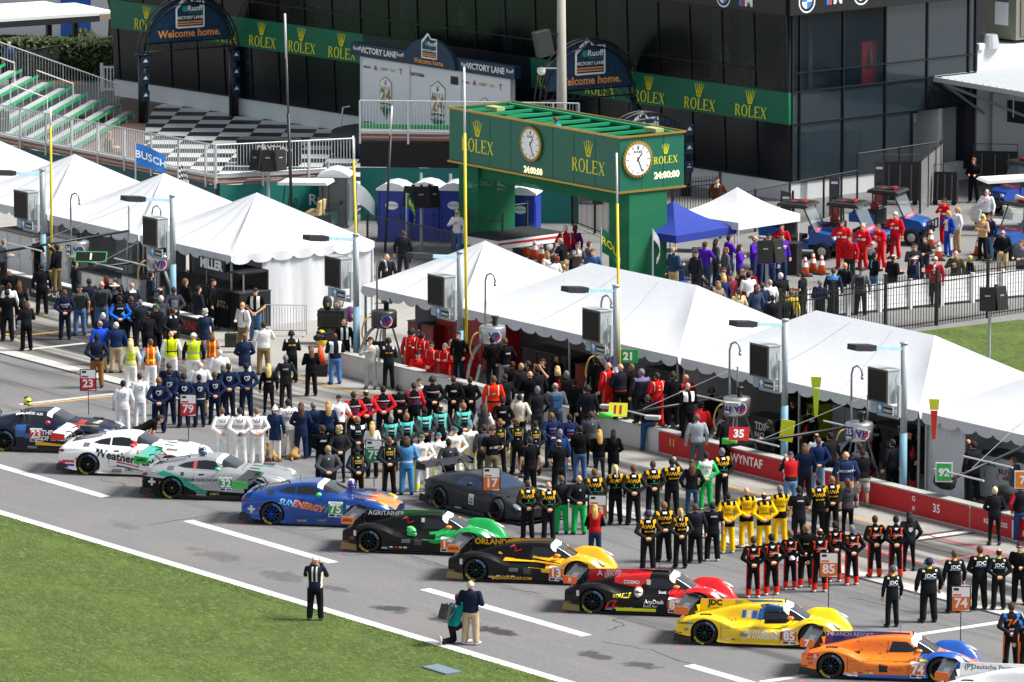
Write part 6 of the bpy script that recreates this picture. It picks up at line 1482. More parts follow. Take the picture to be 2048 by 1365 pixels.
def utv(p,rz,label,col='#12529e',bed=True,windscreen=True):
 o=thing('utility_vehicle',label,'utility vehicle',p,rz,'blue rescue utility vehicles');b=mat(col,.3,var=.05,coat=.5)
 mb=MB();mb.prism([(.45,.55),(1.45,.55),(1.5,.75),(1.35,.95),(.55,1.10)],1.25,TRA((0,-.625,0)));mb.prism([(-.5,.40),(.5,.40),(.5,.58),(-.5,.58)],1.3,TRA((0,-.65,0)));mb.build('hood',b,o)
 mb=MB();mb.box((-.95,0,.85),(1.05,1.4,.08));mb.box((-.95,.68,1.0),(1.05,.05,.3));mb.box((-.95,-.68,1.0),(1.05,.05,.3));mb.box((-1.46,0,1.0),(.05,1.4,.3));mb.build('cargo_bed',b,o)
 mb=MB();mb.box((0,0,.42),(2.8,1.0,.14));mb.box((1.5,0,.55),(.12,1.3,.22));mb.tube([(1.45,-.6,.6),(1.68,-.6,.62),(1.68,-.6,.95),(1.68,.6,.95),(1.68,.6,.62),(1.45,.6,.6)],.035,6);mb.tube([(1.68,-.2,.62),(1.68,-.2,.95)],.03,5);mb.tube([(1.68,.2,.62),(1.68,.2,.95)],.03,5);mb.tube([(1.68,-.6,.62),(1.68,.6,.62)],.03,5);mb.build('bumper',blackm,o)
 mb=MB()
 for s in(-.62,.62):mb.tube([(.75,s,1.0),(.30,s,1.92),(-.55,s,1.95),(-.50,s,.6)],.035,6);mb.tube([(.3,s,1.92),(-.55,s,1.95)],.03,5)
 mb.tube([(-.55,-.62,1.95),(-.55,.62,1.95)],.035,6);mb.tube([(.3,-.62,1.92),(.3,.62,1.92)],.035,6);mb.tube([(-.5,-.62,1.3),(-.5,.62,1.3)],.03,5);mb.build('roll_cage',blackm,o)
 mb=MB();mb.prism([(-.78,1.97),(.42,1.94),(.5,1.97),(.40,2.05),(-.72,2.09)],1.42,TRA((0,-.71,0)));mb.box((-.2,0,2.09),(.8,.5,.02));r_f=mb.build('roof',mat('#1c1e20',.45,var=.1),o)
 mb=MB();mb.box((.12,0,2.12),(.16,.42,.09));mb.build('light_bar',mat('#b8141c',.2,var=0,coat=.8),r_f)
 mb=MB();mb.text('FIRE',.26,TRA((-.32,.0,2.104))@ROT(R(-90),4,'X')@ROT(R(90),4,'Y'),.03);mb.build('lettering',mat('#b0252a',.5,var=0),r_f)
 mb=MB();mb.quad((.75,-.6,1.05),(.75,.6,1.05),(.36,.6,1.88),(.36,-.6,1.88));ws=mb.build('windscreen',glass('#c4d2da',.22,.1),o);mb=MB();mb.box((.75,0,1.10),(.015,1.2,.12),ry=R(-25));mb.text('FIRE & RESCUE',.10,TRA((.775,0,1.10))@ROT(R(90),4,'Z'),.01,k=1);mb.build('lettering',[mat('#d8404a',.5,var=0),mat('#f2f2f2',.5,var=0)],ws)
 mb=MB();mb.box((-.22,0,.72),(.5,1.2,.16));mb.box((-.45,0,1.0),(.12,1.2,.5));mb.build('seat',mat('#232427',.8),o)
 for s in(-.45,.45):mb=MB();mb.box((1.46,s,.82),(.06,.2,.11));mb.build('headlight',mat('#dfe3e6',.15,var=0),o)
 if bed:
  mb=MB();mb.lathe([(0,0),(.17,0),(.17,.5),(.06,.62),(0,.62)],12,(-.8,.35,.9));mb.build('extinguisher',mat('#c02020',.4),o);mb=MB();mb.box((-1.1,-.2,1.05),(.6,.6,.35));mb.tube([(-.7+.18*math.cos(a),-.1+.18*math.sin(a),1.1)for a in[i*.524 for i in range(13)]],.05,6,k=1);mb.build('gear',[mat('#1f2f66',.6),mat('#c06a2a',.6)],o)
 wheelset(o,(-.98,1.05),(-.58,.58),.33,.24,hubc='#b8babc')
 return o
utv(at(1603,513),R(-22),'blue utility vehicle with a red light bar behind the black bin');utv(at(1702,512),R(-22),'blue utility vehicle in the middle behind the red suited marshals');utv(at(1782,485),R(-22),'blue utility vehicle farthest back with the biggest black roof')
utv(at(2050,512),R(-140),'blue utility vehicle cut off by the right edge',bed=False);utv(at(2052,425),R(-150),'blue and yellow cargo vehicle by the black stage decks','#1545a8')
golf_cart(at(2010,456),R(-165),'#e4e2da','cream golf cart with white seats at the right edge','#e8e8e4','#e6e0d2')
o=thing('trash_bin','tall black slatted trash bin under the edge of the white canopy','bin',at(1580,548),R(-20));mb=MB();mb.box((0,0,.55),(.72,.66,1.1));mb.box((0,0,1.14),(.78,.72,.10))
for i in range(7):mb.box((0,-.335,.15+.12*i),(.64,.02,.05))
mb.build('body',mat('#191a1c',.5),o);mb=MB();mb.box((0,-.34,.98),(.4,.015,.14));mb.build('opening',mat('#050505',.9,var=0),o)
o=thing('flatbed_trailer','white flatbed trailer with a red stripe and black deck under the gantry','trailer',at(1052,516),math.atan2((at(1128,500)-at(1030,513)).y,(at(1128,500)-at(1030,513)).x))
mb=MB();mb.box((.2,1.0,.62),(3.4,2.2,.32));mb.build('bed',mat('#e8e9ea',.4),o);mb=MB();mb.box((.2,-.106,.66),(3.38,.012,.08));mb.build('stripe',mat('#c02028',.4),o);mb=MB();mb.box((.2,1.0,.80),(3.3,2.1,.05));mb.build('deck',mat('#26282a',.7),o)
wheelset(o,(-.9,1.15),(.05,1.95),.34,.22)
mb=MB()
for x,y in((-1.2,-.0),(-1.2,1.9),(.6,1.95),(1.8,1.95)):mb.box((x,y,1.3),(.07,.07,1.0))
mb.tube([(-1.2,0,1.5),(-1.2,1.9,1.5)],.03,5);mb.tube([(.6,1.95,1.7),(1.8,1.95,1.7)],.03,5);mb.build('post',mat('#3a3b3d',.5,.4),o)
def picket(a,b,h,label,step=2.4,sp=.135,name='iron_fence'):
 d_=b-a;L=d_.length;o=thing(name,label,'fence',a,math.atan2(d_.y,d_.x));n=max(1,round(L/step));m=mat('#121315',.4,var=.05)
 for i in range(n+1):mb=MB();mb.box((L*i/n,0,h/2+.05),(.09,.09,h+.1));mb.box((L*i/n,0,h+.12),(.12,.12,.04));mb.build('post',m,o)
 mb=MB()
 for i in range(int(L/sp)):mb.box((i*sp+.06,0,h/2+.02),(.02,.02,h-.02))
 mb.build('picket_panel',m,o);mb=MB()
 for z in(.15,h*.80,h*.90):mb.box((L/2,0,z),(L,.035,.035))
 mb.build('rail',m,o)
 return o
picket(at(1560,697),at(2075,622),1.95,'tall black iron fence in front of the white siding barrier at right')
picket(at(1145,450),at(1235,485),1.9,'black iron fence seen through the clock gantry');picket(at(1345,446),at(1440,436),1.7,'black iron fence behind the blue canopy')
a,b=at(1560,645),at(2075,592);d_=b-a;o=thing('siding_barrier','low white siding barrier behind the black iron fence','barrier',a,math.atan2(d_.y,d_.x));mb=MB();L=d_.length
for i in range(6):mb.prism([(0,.10+i*.155),(L,.10+i*.155),(L,.245+i*.155),(0,.245+i*.155)],.03,TRA((0,-.01*(i%2),0))@ROT(R(-4),4,'X'))
mb.build('panel',mat('#e9ebee',.6,var=.04),o)
for i in range(9):mb=MB();mb.box((.2+i*(L-.4)/8,-.03,.55),(.13,.10,1.1));mb.build('post',mat('#e4e6e9',.6),o)
chain(at(1440,478),at(1714,424),1.65,'black chain link fence between the white canopy and the club building',2.3);chain(at(1714,418),at(1880,392),2.2,'tall black chain link fence at the building recess',2.4);chain(at(1840,428),at(1885,388),2.1,'black chain link gate closing the fence by the building recess',2.0)
chain(at(735,508),at(905,545),1.5,'grey chain link fence behind the tent of the red crew',2.4)
def banner(p,rz,h,label):
 o=thing('banner',label,'banner',p,rz,'dark driver banners on the chain link fence');mb=MB();mb.box((.24,0,h/2),(.09,.09,h));mb.build('post',blackm,o);mb=MB();mb.prism([(-.24,.15),(.18,.10),(.18,h-.1),(-.24,h+.02)],.02,TRA((0,-.02,0)));bb_=mb.build('cloth',mat('#3b3d46',.7,var=.5,scale=5),o)
 mb=MB();mb.ell((-.03,-.026,h*.42),(.09,.006,.13),k=0);mb.prism([(-.17,.2),(.13,.2),(.1,h*.30),(-.14,h*.30)],.004,TRA((0,-.028,0)),k=1);mb.box((-.03,-.026,h-.28),(.26,.006,.09),k=2);mb.ell((-.03,-.03,h*.49),(.1,.006,.06),k=3);mb.build('print',[mat('#b08468',.6,var=0),mat('#8f2a30',.6,var=0),mat('#d8dadc',.6,var=0),mat('#15161a',.6,var=0)],bb_);return o
banner(at(1573,458),R(-5),1.5,'leftmost dark banner on the chain link fence');banner(at(1670,440),R(-5),1.75,'tall dark banner with a red figure on the chain link fence');banner(at(1760,412),R(-5),1.8,'rightmost dark banner beside the black stage decks')
def decks(p,rz,w_,h,n,label):
 o=thing('stage_deck_cart',label,'deck cart',p,rz)
 for i in range(n):mb=MB();mb.box((0,i*.14,h/2+.18),(w_,.09,h),rx=R(-7));mb.build('deck',mat('#1a1b1d',.7,var=.15),o)
 mb=MB()
 for x in(-w_*.3,0,w_*.3):mb.box((x,-.12,h/2+.18),(.06,.03,h*.92),rx=R(-7))
 mb.tube([(-w_/2,.1,.1),(-w_/2,.1,h+.5),(w_/2,.1,h+.5),(w_/2,.1,.1)],.025,6);mb.build('frame',mat('#55575a',.5,.4),o)
 for x in(-w_*.4,w_*.4):
  mb=MB();mb.lathe([(.0,-.03),(.11,-.03),(.11,.03),(0,.03)],12,(x,-.1,.11),axis='Y');mb.build('wheel',mat('#151516',.8),o)
decks(at(1800,410),R(-8),1.5,1.5,4,'tall stack of black stage decks behind the tall chain link fence');decks(at(1890,410),R(-14),.95,1.1,3,'black stage decks leaning on a wheeled cart by the gate');decks(at(1990,372),R(-8),1.8,1.2,3,'black stage decks under the annex canopy behind the woman with a phone')
def table(p,rz,label,c='#8d9298'):
 o=thing('folding_table',label,'table',p,rz);mb=MB();mb.box((0,0,.72),(1.6,.7,.05));mb.build('top',mat(c,.6),o)
 for sx in(-.65,.65):
  for sy in(-.28,.28):mb=MB();mb.tube([(sx,sy,0),(sx,sy,.7)],.02,6);mb.build('leg',steel,o)
table(at(1368,540),R(-8),'grey folding table under the blue canopy')
def chair(p,rz,c,label):
 o=thing('folding_chair',label,'chair',p,rz);mb=MB();mb.box((0,0,.44),(.45,.42,.04));mb.build('seat',mat(c,.7),o);mb=MB();mb.box((0,.2,.72),(.45,.03,.4),rx=R(-8));mb.build('backrest',mat(c,.7),o)
 for x in(-.2,.2):
  for y in(-.18,.2):mb=MB();mb.tube([(x,y,0),(x,y,.44 if y<0 else .9)],.015,5);mb.build('leg',blackm,o)
chair(at(1392,560),R(-30),'#202124','black folding chair under the blue canopy beside the man in purple');chair(at(1360,588),R(160),'#1c4c9c','blue folding chair behind the man with orange ear muffs');chair(at(1398,545),R(10),'#c9ccd0','grey and white folding chair at the folding table')
o=thing('bar_table','small round high table behind the purple shirted group','table',at(1515,530));mb=MB();mb.lathe([(0,1.02),(.36,1.02),(.36,1.06),(0,1.06)],20);mb.build('top',mat('#c4ccd0',.3),o);mb=MB();mb.tube([(0,0,0),(0,0,1.03)],.03,8);mb.lathe([(0,0),(.26,0),(.24,.03),(0,.05)],16);mb.build('stem',steel,o)
o=thing('bucket','orange bucket held by the bald man in black at the iron fence','bucket',at(2003,502,.45));mb=MB();mb.lathe([(0,0),(.14,0),(.17,.38),(.16,.38),(.14,.05)],18);mb.build('pail',mat('#f09418',.5),o);mb=MB();mb.tube([(.165*math.cos(a),0,.36+.2*math.sin(a))for a in[i*math.pi/8 for i in range(9)]],.006,4);mb.build('handle',steel,o)
for k,(u,v,rz)in enumerate(((232,184,-6),(262,186,-6),(284,188,10))):
 o=thing('fence_panel_stack',('white plastic fence panel leaning left of the orange cone','stack of white plastic fence panels behind the orange cone','white plastic fence panel nearest the left arch post')[k],'fence panel',at(u,v),R(rz));mb=MB()
 for i in range(8):mb.box((-.55+i*.155,0,.62),(.06,.05,1.05))
 for z in(.1,1.12):mb.box((0,0,z),(1.3,.07,.09))
 for x in(-.65,.65):mb.box((x,0,.65),(.12,.12,1.3))
 mb.build('panel',mat('#e8eaec',.5),o)
o=thing('sign_stand','black framed sign stand in front of the white fence panels','sign',at(238,190));mb=MB();mb.box((0,0,.03),(.4,.3,.05));mb.box((-.12,0,.6),(.05,.05,1.2));mb.box((.2,0,.6),(.05,.05,1.2));mb.build('frame',blackm,o);mb=MB();mb.box((.05,-.01,.75),(.3,.02,.8));mb.build('board',mat('#9aa2a6',.5,var=.6,scale=8),o)
ent=thing('entrance_door','black double glass door in a dark frame beside the left arch post','door',at(322,188),R(-40));mb=MB();mb.box((0,0,1.25),(2.0,.12,2.5));mb.build('frame',mat('#2a2d30',.5),ent)
for s in(-.46,.46):mb=MB();mb.box((s,-.06,1.2),(.78,.04,2.1));dl=mb.build('door_leaf',mat('#06080a',.1,var=0),ent);mb=MB();mb.box((s*.25,-.10,1.1),(.04,.05,.5));mb.build('handle',steel,dl);mb=MB();mb.text('CHAMPIONS CLUB',.1,TRA((s,-.085,1.55)));mb.build('lettering',mat('#d0d4d6',.5,var=0),dl)
# camera crew desk behind the railing
o=thing('draped_table','table under a black DAYTONA cloth behind the bleacher railing','table',at(538,330),R(-6));mb=MB();mb.box((0,0,.55),(2.6,.9,1.1));mb.build('cloth',mat('#101114',.8),o);mb=MB();mb.text('DAYTONA',.3,TRA((.3,-.47,.75)),.04);mb.build('lettering',mat('#e8eaec',.5,var=0),o)
# ================================================================ pit equipment
def atn(u,v,n):  # the point on that sight line standing n away from the track axis
 lo,hi=-1.,9.
 f=lambda z:(lambda p:p.x*math.cos(TA)+p.y*math.sin(TA))(at(u,v,z))
 for _ in range(40):
  m=(lo+hi)/2
  if f(m)>n:lo=m
  else:hi=m
 return at(u,v,(lo+hi)/2)
hose_m=mat('#8d959b',.6,var=.1);silver=mat('#b4b8ba',.28,.7,var=.15,bump=.3)
def fuel_rig(u,v,label,num=None,side=1,hose=True,tank_c=None):
 p=atn(u,v,-7.9);o=thing('fuel_rig',label,'fuel rig',(p.x,p.y,0),R(-18),'fuel tanks on stands behind the pit wall');z=max(1.7,min(2.3,p.z))
 mb=MB();mb.lathe([(0,z-.30),(.41,z-.30),(.44,z-.27),(.44,z+.22),(.41,z+.27),(.2,z+.30),(0,z+.30)],28);tk=mb.build('tank',tank_c or silver,o,True)
 mb=MB()
 for a in(.6,2.6,4.7):mb.tube([(.75*math.cos(a),.75*math.sin(a),0),(.3*math.cos(a),.3*math.sin(a),z-.34)],.035,6)
 mb.tube([(0,0,.3),(0,0,z-.34)],.07,8);mb.build('stand',steel,o)
 mb=MB();mb.tube([(-.25,0,z+.3),(-.25,0,z+1.75),(-.2,0,z+1.95),(-.08,0,z+2.02),(.05,0,z+1.95),(.09,0,z+1.78),(.09,0,z+1.68)],.035,8);mb.lathe([(.05,z+1.6),(.05,z+1.7)],8,(.09,0,0));mb.build('vent_pipe',mat('#9b9fa2',.35,.6),o,True)
 mb=MB();mb.lathe([(.09,z+.3),(.09,z+.55),(.13,z+.56),(.13,z+.62),(0,z+.63)],12,(.12,-.1,0));mb.build('filler_valve',mat('#3a3a38',.4,.6),o,True)
 def wrap(mb,body,sz,x0,zz,k):
  vs,fs=textdata(body,.03);r=.448;mb.add([(r*math.sin((x0+x*sz)/r),-r*math.cos((x0+x*sz)/r),zz+y*sz)for x,y in vs],fs,k)
 mb=MB();r=.444
 def patch(xa,xb,za,zb,k,el=False,rr=r):
  n=10;pts=[]
  if el:
   for i in range(18):a=2*math.pi*i/18;x=(xa+xb)/2+(xb-xa)/2*math.cos(a);pts.append((rr*math.sin(x/rr),-rr*math.cos(x/rr),(za+zb)/2+(zb-za)/2*math.sin(a)))
   mb.add(pts,[tuple(range(18))],k)
  else:
   for i in range(n+1):x=xa+(xb-xa)*i/n;pts+=[(rr*math.sin(x/rr),-rr*math.cos(x/rr),za),(rr*math.sin(x/rr),-rr*math.cos(x/rr),zb)]
   mb.add(pts,[(2*i,2*i+2,2*i+3,2*i+1)for i in range(n)],k)
 patch(.02,.46,z-.24,z+.16,0,True,.443);patch(.10,.44,z-.18,z+.10,1,True,.445);wrap(mb,'VP',.34,.20,z-.03,2)
 if num:patch(-.40,-.08,z-.20,z+.18,2,False,.443);wrap(mb,num,.26,-.24,z+.02,0);patch(-.36,-.12,z-.19,z-.12,0,False,.446)
 mb.build('print',[mat('#eceef0',.4,var=0),mat('#c8242c',.4,var=0),mat('#1f2f8a',.4,var=0)],tk)
 if hose:
  mb=MB();s=side;pts=[(s*.3,-.2,z-.3),(s*.45,-.4,z-.5),(s*.62,-.45,z-.9),(s*.70,-.5,.75),(s*.55,-.55,.42),(s*.40,-.5,.7),(s*.30,-.4,1.2)];q=[]
  for t in spline(pts,5):q.append(t)
  mb.tube(q,.055,8);mb.build('hose',hose_m,o,True)
 mb=MB();mb.tube(spline([(-.25,-.2,z+.1),(-.5,-.45,z+.0),(-.62,-.5,z-.45),(-.5,-.5,z-.8)],5),.03,6);mb.build('vent_hose',mat('#b99452',.6),o,True)
 return o
fuel_rig(155,497,'silver fuel tank with the number 04 under the third tent','04',hose=False);fuel_rig(318,524,'silver fuel tank without number beside the black MILLER cart');fuel_rig(768,637,'fuel tank in a black cover beside the man in a silver fire suit',None,-1,True,mat('#3a3d3e',.35,.2,bump=.4));fuel_rig(985,668,'silver fuel tank with a looped grey hose behind two men standing on the wall',None,-1);fuel_rig(1217,712,'silver fuel tank behind the man filming with a raised arm',None,-1);fuel_rig(1474,813,'silver fuel tank with the number 11 left of the yellow lollipop','11',-1);fuel_rig(1718,862,'silver fuel tank with the number 35 behind the crew in black and red','35',-1)
def cabinet(u,v,w_,d,h,col,label,txt=None,doors=2,n=-6.2,rz=0.,name='pit_cabinet',top=True,tc='#17181a',z0=.1):
 p=at(u,v);t=p.x*math.sin(TA)-p.y*math.cos(TA);nn=p.x*math.cos(TA)+p.y*math.sin(TA)
 o=thing(name,label,'cabinet',p,TRZ+R(rz));c=mat(col,.45,var=.06);mb=MB();mb.box((0,d/2,z0+h/2),(w_,d,h));mb.build('carcass',c,o)
 for i in range(doors):
  mb=MB();x=-w_/2+w_*(i+.5)/doors;mb.box((x,-.012,z0+h/2),(w_/doors-.05,.024,h-.08));dr=mb.build('door',mat(col,.4,var=.04),o);mb=MB();mb.box((x+w_/doors*.34,-.035,z0+h*.55),(.03,.03,.16));mb.build('handle',steel,dr)
 if top:mb=MB();mb.box((0,d/2,z0+h+.02),(w_+.04,d+.04,.04));mb.build('worktop',mat('#3b3d40',.5),o)
 if txt:
  mb=MB()
  for tx,x,z,s in txt:mb.text(tx,s,TRA((x,-.03,z0+z)),.03)
  mb.build('lettering',mat(tc,.5,var=0),o)
 return o
cabinet(30,566,2.6,.9,1.75,'#b9bdc0','tall grey pit cabinet at the left edge behind the man sitting on the wall',None,3)
cabinet(120,590,1.2,.8,2.0,'#cfd3d6','light grey pit cabinet half hidden behind the leftmost light pole',None,2)
cabinet(196,608,2.2,.8,.95,'#d3d6d8','low white tool cabinet with drawers under the 1 board',None,4);cabinet(262,622,1.2,.8,1.1,'#c9ccd0','white drawer cabinet right of the low tool cabinet',None,3);cabinet(238,560,2.0,.3,2.3,'#dfe2e4','white screen with a red dragon print at the back of the third tent',(('W',-.2,1.9,.8),),1,tc='#9c1c24')
cabinet(325,650,1.3,.8,.75,'#2a3346','low dark blue pit box in front of the silver fuel tank',None,2)
cabinet(440,655,2.6,1.3,1.25,'#131416','black MILLER pit cart with QUARTZ drawers under the white tent',(('QUARTZ',-.2,.75,.30),),4,tc='#c8a878')
o=thing('cart_canopy','black upper shelf with a big white MILLER sign above the pit cart','sign',at(440,655)+V((.1,.1,0)),TRZ);mb=MB();mb.box((0,.5,2.05),(2.5,1.2,.06));mb.box((0,1.1,1.7),(2.5,.06,.8));mb.build('shelf',blk,o);mb=MB();mb.box((-.45,-.15,2.18),(1.7,.06,.42));sgn=mb.build('sign',blk,o);mb=MB();mb.text('MILLER',.46,TRA((-.45,-.19,2.18)),.05);mb.build('lettering',mat('#f2f2f2',.5,var=0),sgn)
for x in(-1.2,1.2):mb=MB();mb.tube([(x,.1,1.3),(x,.1,2.05)],.03,6);mb.build('post',steel,o)
cabinet(905,720,1.9,.9,1.5,'#a3121c','red pit cabinet behind the red suited crew',None,2);cabinet(965,748,1.6,1.0,1.9,'#b01420','tall red pit cart left of the looped grey hose',None,2);cabinet(842,712,1.6,.8,1.0,'#8e1018','low red AF cabinet under the tent pole',(('AF',-.3,.6,.5),),2,tc='#f0f0f0')
o=thing('pit_sign','wide red header sign hanging at the back of the red crew tent','sign',at(905,690)+V((0,1.2,0)),TRZ);mb=MB();mb.box((0,0,2.15),(2.6,.08,.45));mb.build('board',mat('#b8141e',.5),o);mb=MB();mb.tube([(-1.2,0,0),(-1.2,0,2.0)],.03,6);mb.tube([(1.2,0,0),(1.2,0,2.0)],.03,6);mb.build('frame',steel,o)
cabinet(1090,790,2.6,1.0,1.3,'#141517','long black pit cabinet deep in the tent behind the group in black',None,3);cabinet(1170,812,1.1,.7,1.2,'#8f1219','small red cabinet behind the grey haired man in black',None,1);cabinet(1330,842,2.2,1.0,1.5,'#17181b','black pit cabinet behind the people lined up on the wall',None,3)
cabinet(1522,905,1.5,.8,1.0,'#101113','black TDS RACING pit desk in front of the 11 fuel tank',(('TDS',0,.72,.34),('RACING',.1,.45,.22)),1,tc='#e8eaec');cabinet(1690,905,1.3,.8,1.35,'#9fa4a8','grey pit cabinet between the 11 and 35 fuel tanks',None,2);cabinet(1612,880,1.0,.7,1.1,'#c9df1e','tall yellow striped case behind the yellow lollipop',None,2);cabinet(1770,930,1.6,.9,1.1,'#1c1e22','black toolbox behind the crew in black and red',None,3)
cabinet(2000,1008,2.4,1.0,1.3,'#c3c9cf','white KELLY MOSS and RILEY pit cabinet at the right edge',(('KELLY-MOSS',-.65,1.05,.17),('RILEY',.2,.9,.22),('RILEY',-.1,.35,.2)),4,tc='#2b3036');cabinet(1990,985,2.6,.12,2.3,'#d5dade','white header panel above the white pit cabinet at right',None,1,top=False)
def tyre_obj(p,rz,label,lay=False,r=.35,w_=.32,tilt_=0):
 o=thing('spare_slick',label,'tyre',p,rz,'loose race tyres in the pits');mb=MB();mb.lathe([(r*.62,-w_/2),(r*.9,-w_/2),(r,-w_*.32),(r,w_*.32),(r*.9,w_/2),(r*.62,w_/2),(r*.62,-w_/2)],30,axis='Y',caps=False);a=mb.build('tyre',mat('#1a1a1b',.75,var=.15),o,True);mb=MB();mb.lathe([(0,-w_*.25),(r*.2,-w_*.3),(r*.6,-w_*.2),(r*.62,-w_*.45)],20,axis='Y',caps=False);b=mb.build('rim',mat('#222326',.4,.4),o,True)
 if lay:o.rotation_euler.x=R(90)
 else:o.rotation_euler.x=R(tilt_)
 return o
tyre_obj(atn(1890,962,-9.0),R(-30),'black slick tyre lying on the red pit wall below the 92 board',tilt_=55);tyre_obj(atn(2015,990,-8.9),R(-30),'black slick tyre on the wall behind the short haired blond woman',tilt_=50)
for i in range(4):p=at(1852,945);tyre_obj(V((p.x,p.y,.17+.33*i)),.3*i,('bottom','second','third','top')[i]+' tyre of the black stack beside the red and yellow arrow sign',True)
for i in range(3):p=at(1585,880);tyre_obj(V((p.x+.1,p.y,1.0+.33*i)),.4*i,('bottom','middle','top')[i]+' tyre on the rack behind the yellow lollipop',True)
mb=MB()
def boom(c0,c1,n0,n1,label,bars=(.3,.8),light=True,colr='#17181a'):
 a,b=atn(*c0,n0),atn(*c1,n1);d_=b-a;o=thing('pit_boom',label,'boom',a,0,'black booms reaching over the pit lane');mb=MB();mb.tube([(0,0,0),d_],.045,8);mb.build('arm',mat(colr,.45),o,True)
 tdir=TN(1,0)
 for f in bars:
  c=d_*f;mb=MB();mb.tube([c-tdir*1.15+V((0,0,.03)),c+tdir*1.15+V((0,0,.03))],.032,6);br=mb.build('cross_bar',mat('#c4c8ca',.4),o)
  if light:
   for s in(-1,1):e=c+tdir*1.2*s;mb=MB();mb.box((e.x,e.y,e.z+.03),(.46,.26,.09),rz=R(-18));mb.box((e.x,e.y,e.z-.03),(.4,.2,.03),rz=R(-18));mb.build('lamp',mat('#b4b8b6',.4),br)
 mb=MB();mb.tube([(0,0,0),(-.2,.1,-a.z)],.05,8);mb.build('upright',steel,o)
 mb=MB();mb.tube([(0,0,.9),d_*.75+V((0,0,.05))],.010,4);mb.tube([(0,0,0),(0,0,.9)],.03,6);mb.build('stay_wire',mat('#8f9294',.5),o)
 return o
boom((258,462),(-20,508),-7.2,-12.6,'long black boom at the left edge above the man on the phone',(.75,),False);boom((300,522),(150,540),-7.4,-10.3,'boom with two white light tubes under the 1 board',(.25,.6),False);boom((1475,790),(1222,832),-7.4,-12.3,'black boom carrying the yellow 11 board',(.22,.85));boom((1735,848),(1455,893),-7.4,-12.7,'black boom carrying the red 35 board',(.15,.8),False);boom((2060,888),(1905,958),-7.3,-11.9,'thick black boom carrying the green 92 board',(.55,.92),False)
def board(p,rz,w_,h,col,num,label,ncol='#ffffff',edge=None,th=.03,name='pit_board',sz=.8,tl=0.,tz_=0.):
 o=thing(name,label,'board',p,rz);o.rotation_euler.x=R(tl);o.rotation_euler.y=R(tz_);mb=MB();mb.box((0,0,0),(w_,th,h));mb.build('plate',mat(edge or col,.45,var=0),o)
 if edge:mb=MB();mb.box((0,-th/2-.003,0),(w_-.06,.006,h-.06));mb.build('face',mat(col,.45,var=0),o)
 if num:mb=MB();mb.text(num,h*sz,TRA((0,-th/2-.01,-.01)),.045);mb.build('lettering',mat(ncol,.45,var=0),o)
 return o
board(atn(1236,820,-12.2),R(-10),.58,.44,'#e6e23a','11','yellow pit board with a red 11 hanging from the boom','#b01c28',tl=-25);board(atn(1478,868,-12.4),R(-12),.62,.42,'#d8242c','35','red pit board with a white 35 hanging from the boom','#ffffff',tl=-20);board(atn(1888,945,-11.6),R(-6),.50,.58,'#3cb764','92','green and white pit board with the number 92','#ffffff','#f0f2f2',sz=.55);board(atn(1257,713,-8.0),R(-8),.62,.42,'#1fa04a','21','green pit board with a white 21 under the tent edge','#ffffff',tl=-8);board(atn(182,514,-9.4),R(-8),1.15,.42,'#121315','1','black pit board with a white 1 and a green edge','#ffffff','#3fbf5a',tl=-35);board(atn(2045,960,-11.9),R(-4),.46,.52,'#f08a2c','7','orange pit board cut off by the right edge','#ffffff','#f0f2f2',sz=.6);board(atn(1574,862,-9.7),R(-10),.42,.66,'#dfe81e','','yellow lollipop plate in front of the blue light pole','#6a2a1c',tz_=8)
for i,(u,v,s)in enumerate(((1212,831,'green foam roll on the boom end beside the yellow 11 board'),(1459,883,'green foam roll on the boom end beside the red 35 board'))):p=atn(u,v,-12.5);o=thing('foam_roll',s,'foam roll',p,R(-12));mb=MB();mb.tube([(-.22,0,0),(.22,0,0)],.10,14);mb.build('roll',mat('#4fd24a',.6),o,True)
def arrow(p,cols,label,flip=False):
 o=thing('arrow_sign',label,'arrow sign',p,R(-10));o.scale=(.82,.82,.9);mb=MB();mb.prism([(-.16,.25),(-.20,.62),(.20,.62),(.16,.25),(.09,.18)][:4],.03);mb.build('head',mat(cols[0],.5),o);mb=MB();mb.prism([(-.13,.22),(.13,.22),(.06,-.75),(-.06,-.75)],.035,TRA((0,-.004,0)));mb.build('blade',mat(cols[1],.5),o);return o
arrow(atn(1632,790,-7.9),('#c9e02a','#c9e02a'),'yellow arrow sign hanging at the tent edge above the man in black');arrow(atn(1868,835,-7.9),('#ece64a','#e2301c'),'red arrow sign with a yellow head hanging beside the tyre stack')
# things round the white side wall tent
o=thing('crowd_barrier','galvanised crowd barrier in front of the white cloth side wall','barrier',at(527,672),R(-4));mb=MB()
for i in range(15):mb.tube([(.06+i*.10,0,.2),(.06+i*.10,0,1.05)],.010,5,caps=False)
mb.tube([(0,0,.05),(0,0,1.1),(1.52,0,1.1),(1.52,0,.05)],.022,6);mb.tube([(0,0,.2),(1.52,0,.2)],.02,6);mb.build('frame',galv,o)
mb=MB();mb.box((.1,0,.03),(.06,.5,.03));mb.box((1.42,0,.03),(.06,.5,.03));mb.build('foot',galv,o)
for i,(z,s)in enumerate(((0,'lower black equipment case beside the white cloth wall'),(.62,'upper black equipment case under the two backpacks'))):
 o=thing('equipment_case',s,'case',at(665,688)+V((0,0,z)),R(-10),'black equipment cases');mb=MB();mb.box((0,0,.30),(.95,.6,.58));mb.build('shell',mat('#151618',.55),o);mb=MB();mb.box((0,0,.44),(.98,.63,.05))
 for x in(-.3,.3):mb.box((x,-.32,.42),(.08,.04,.12));mb.box((x,-.305,.2),(.05,.02,.4))
 mb.build('lid_rim',mat('#2a2b2e',.5),o)
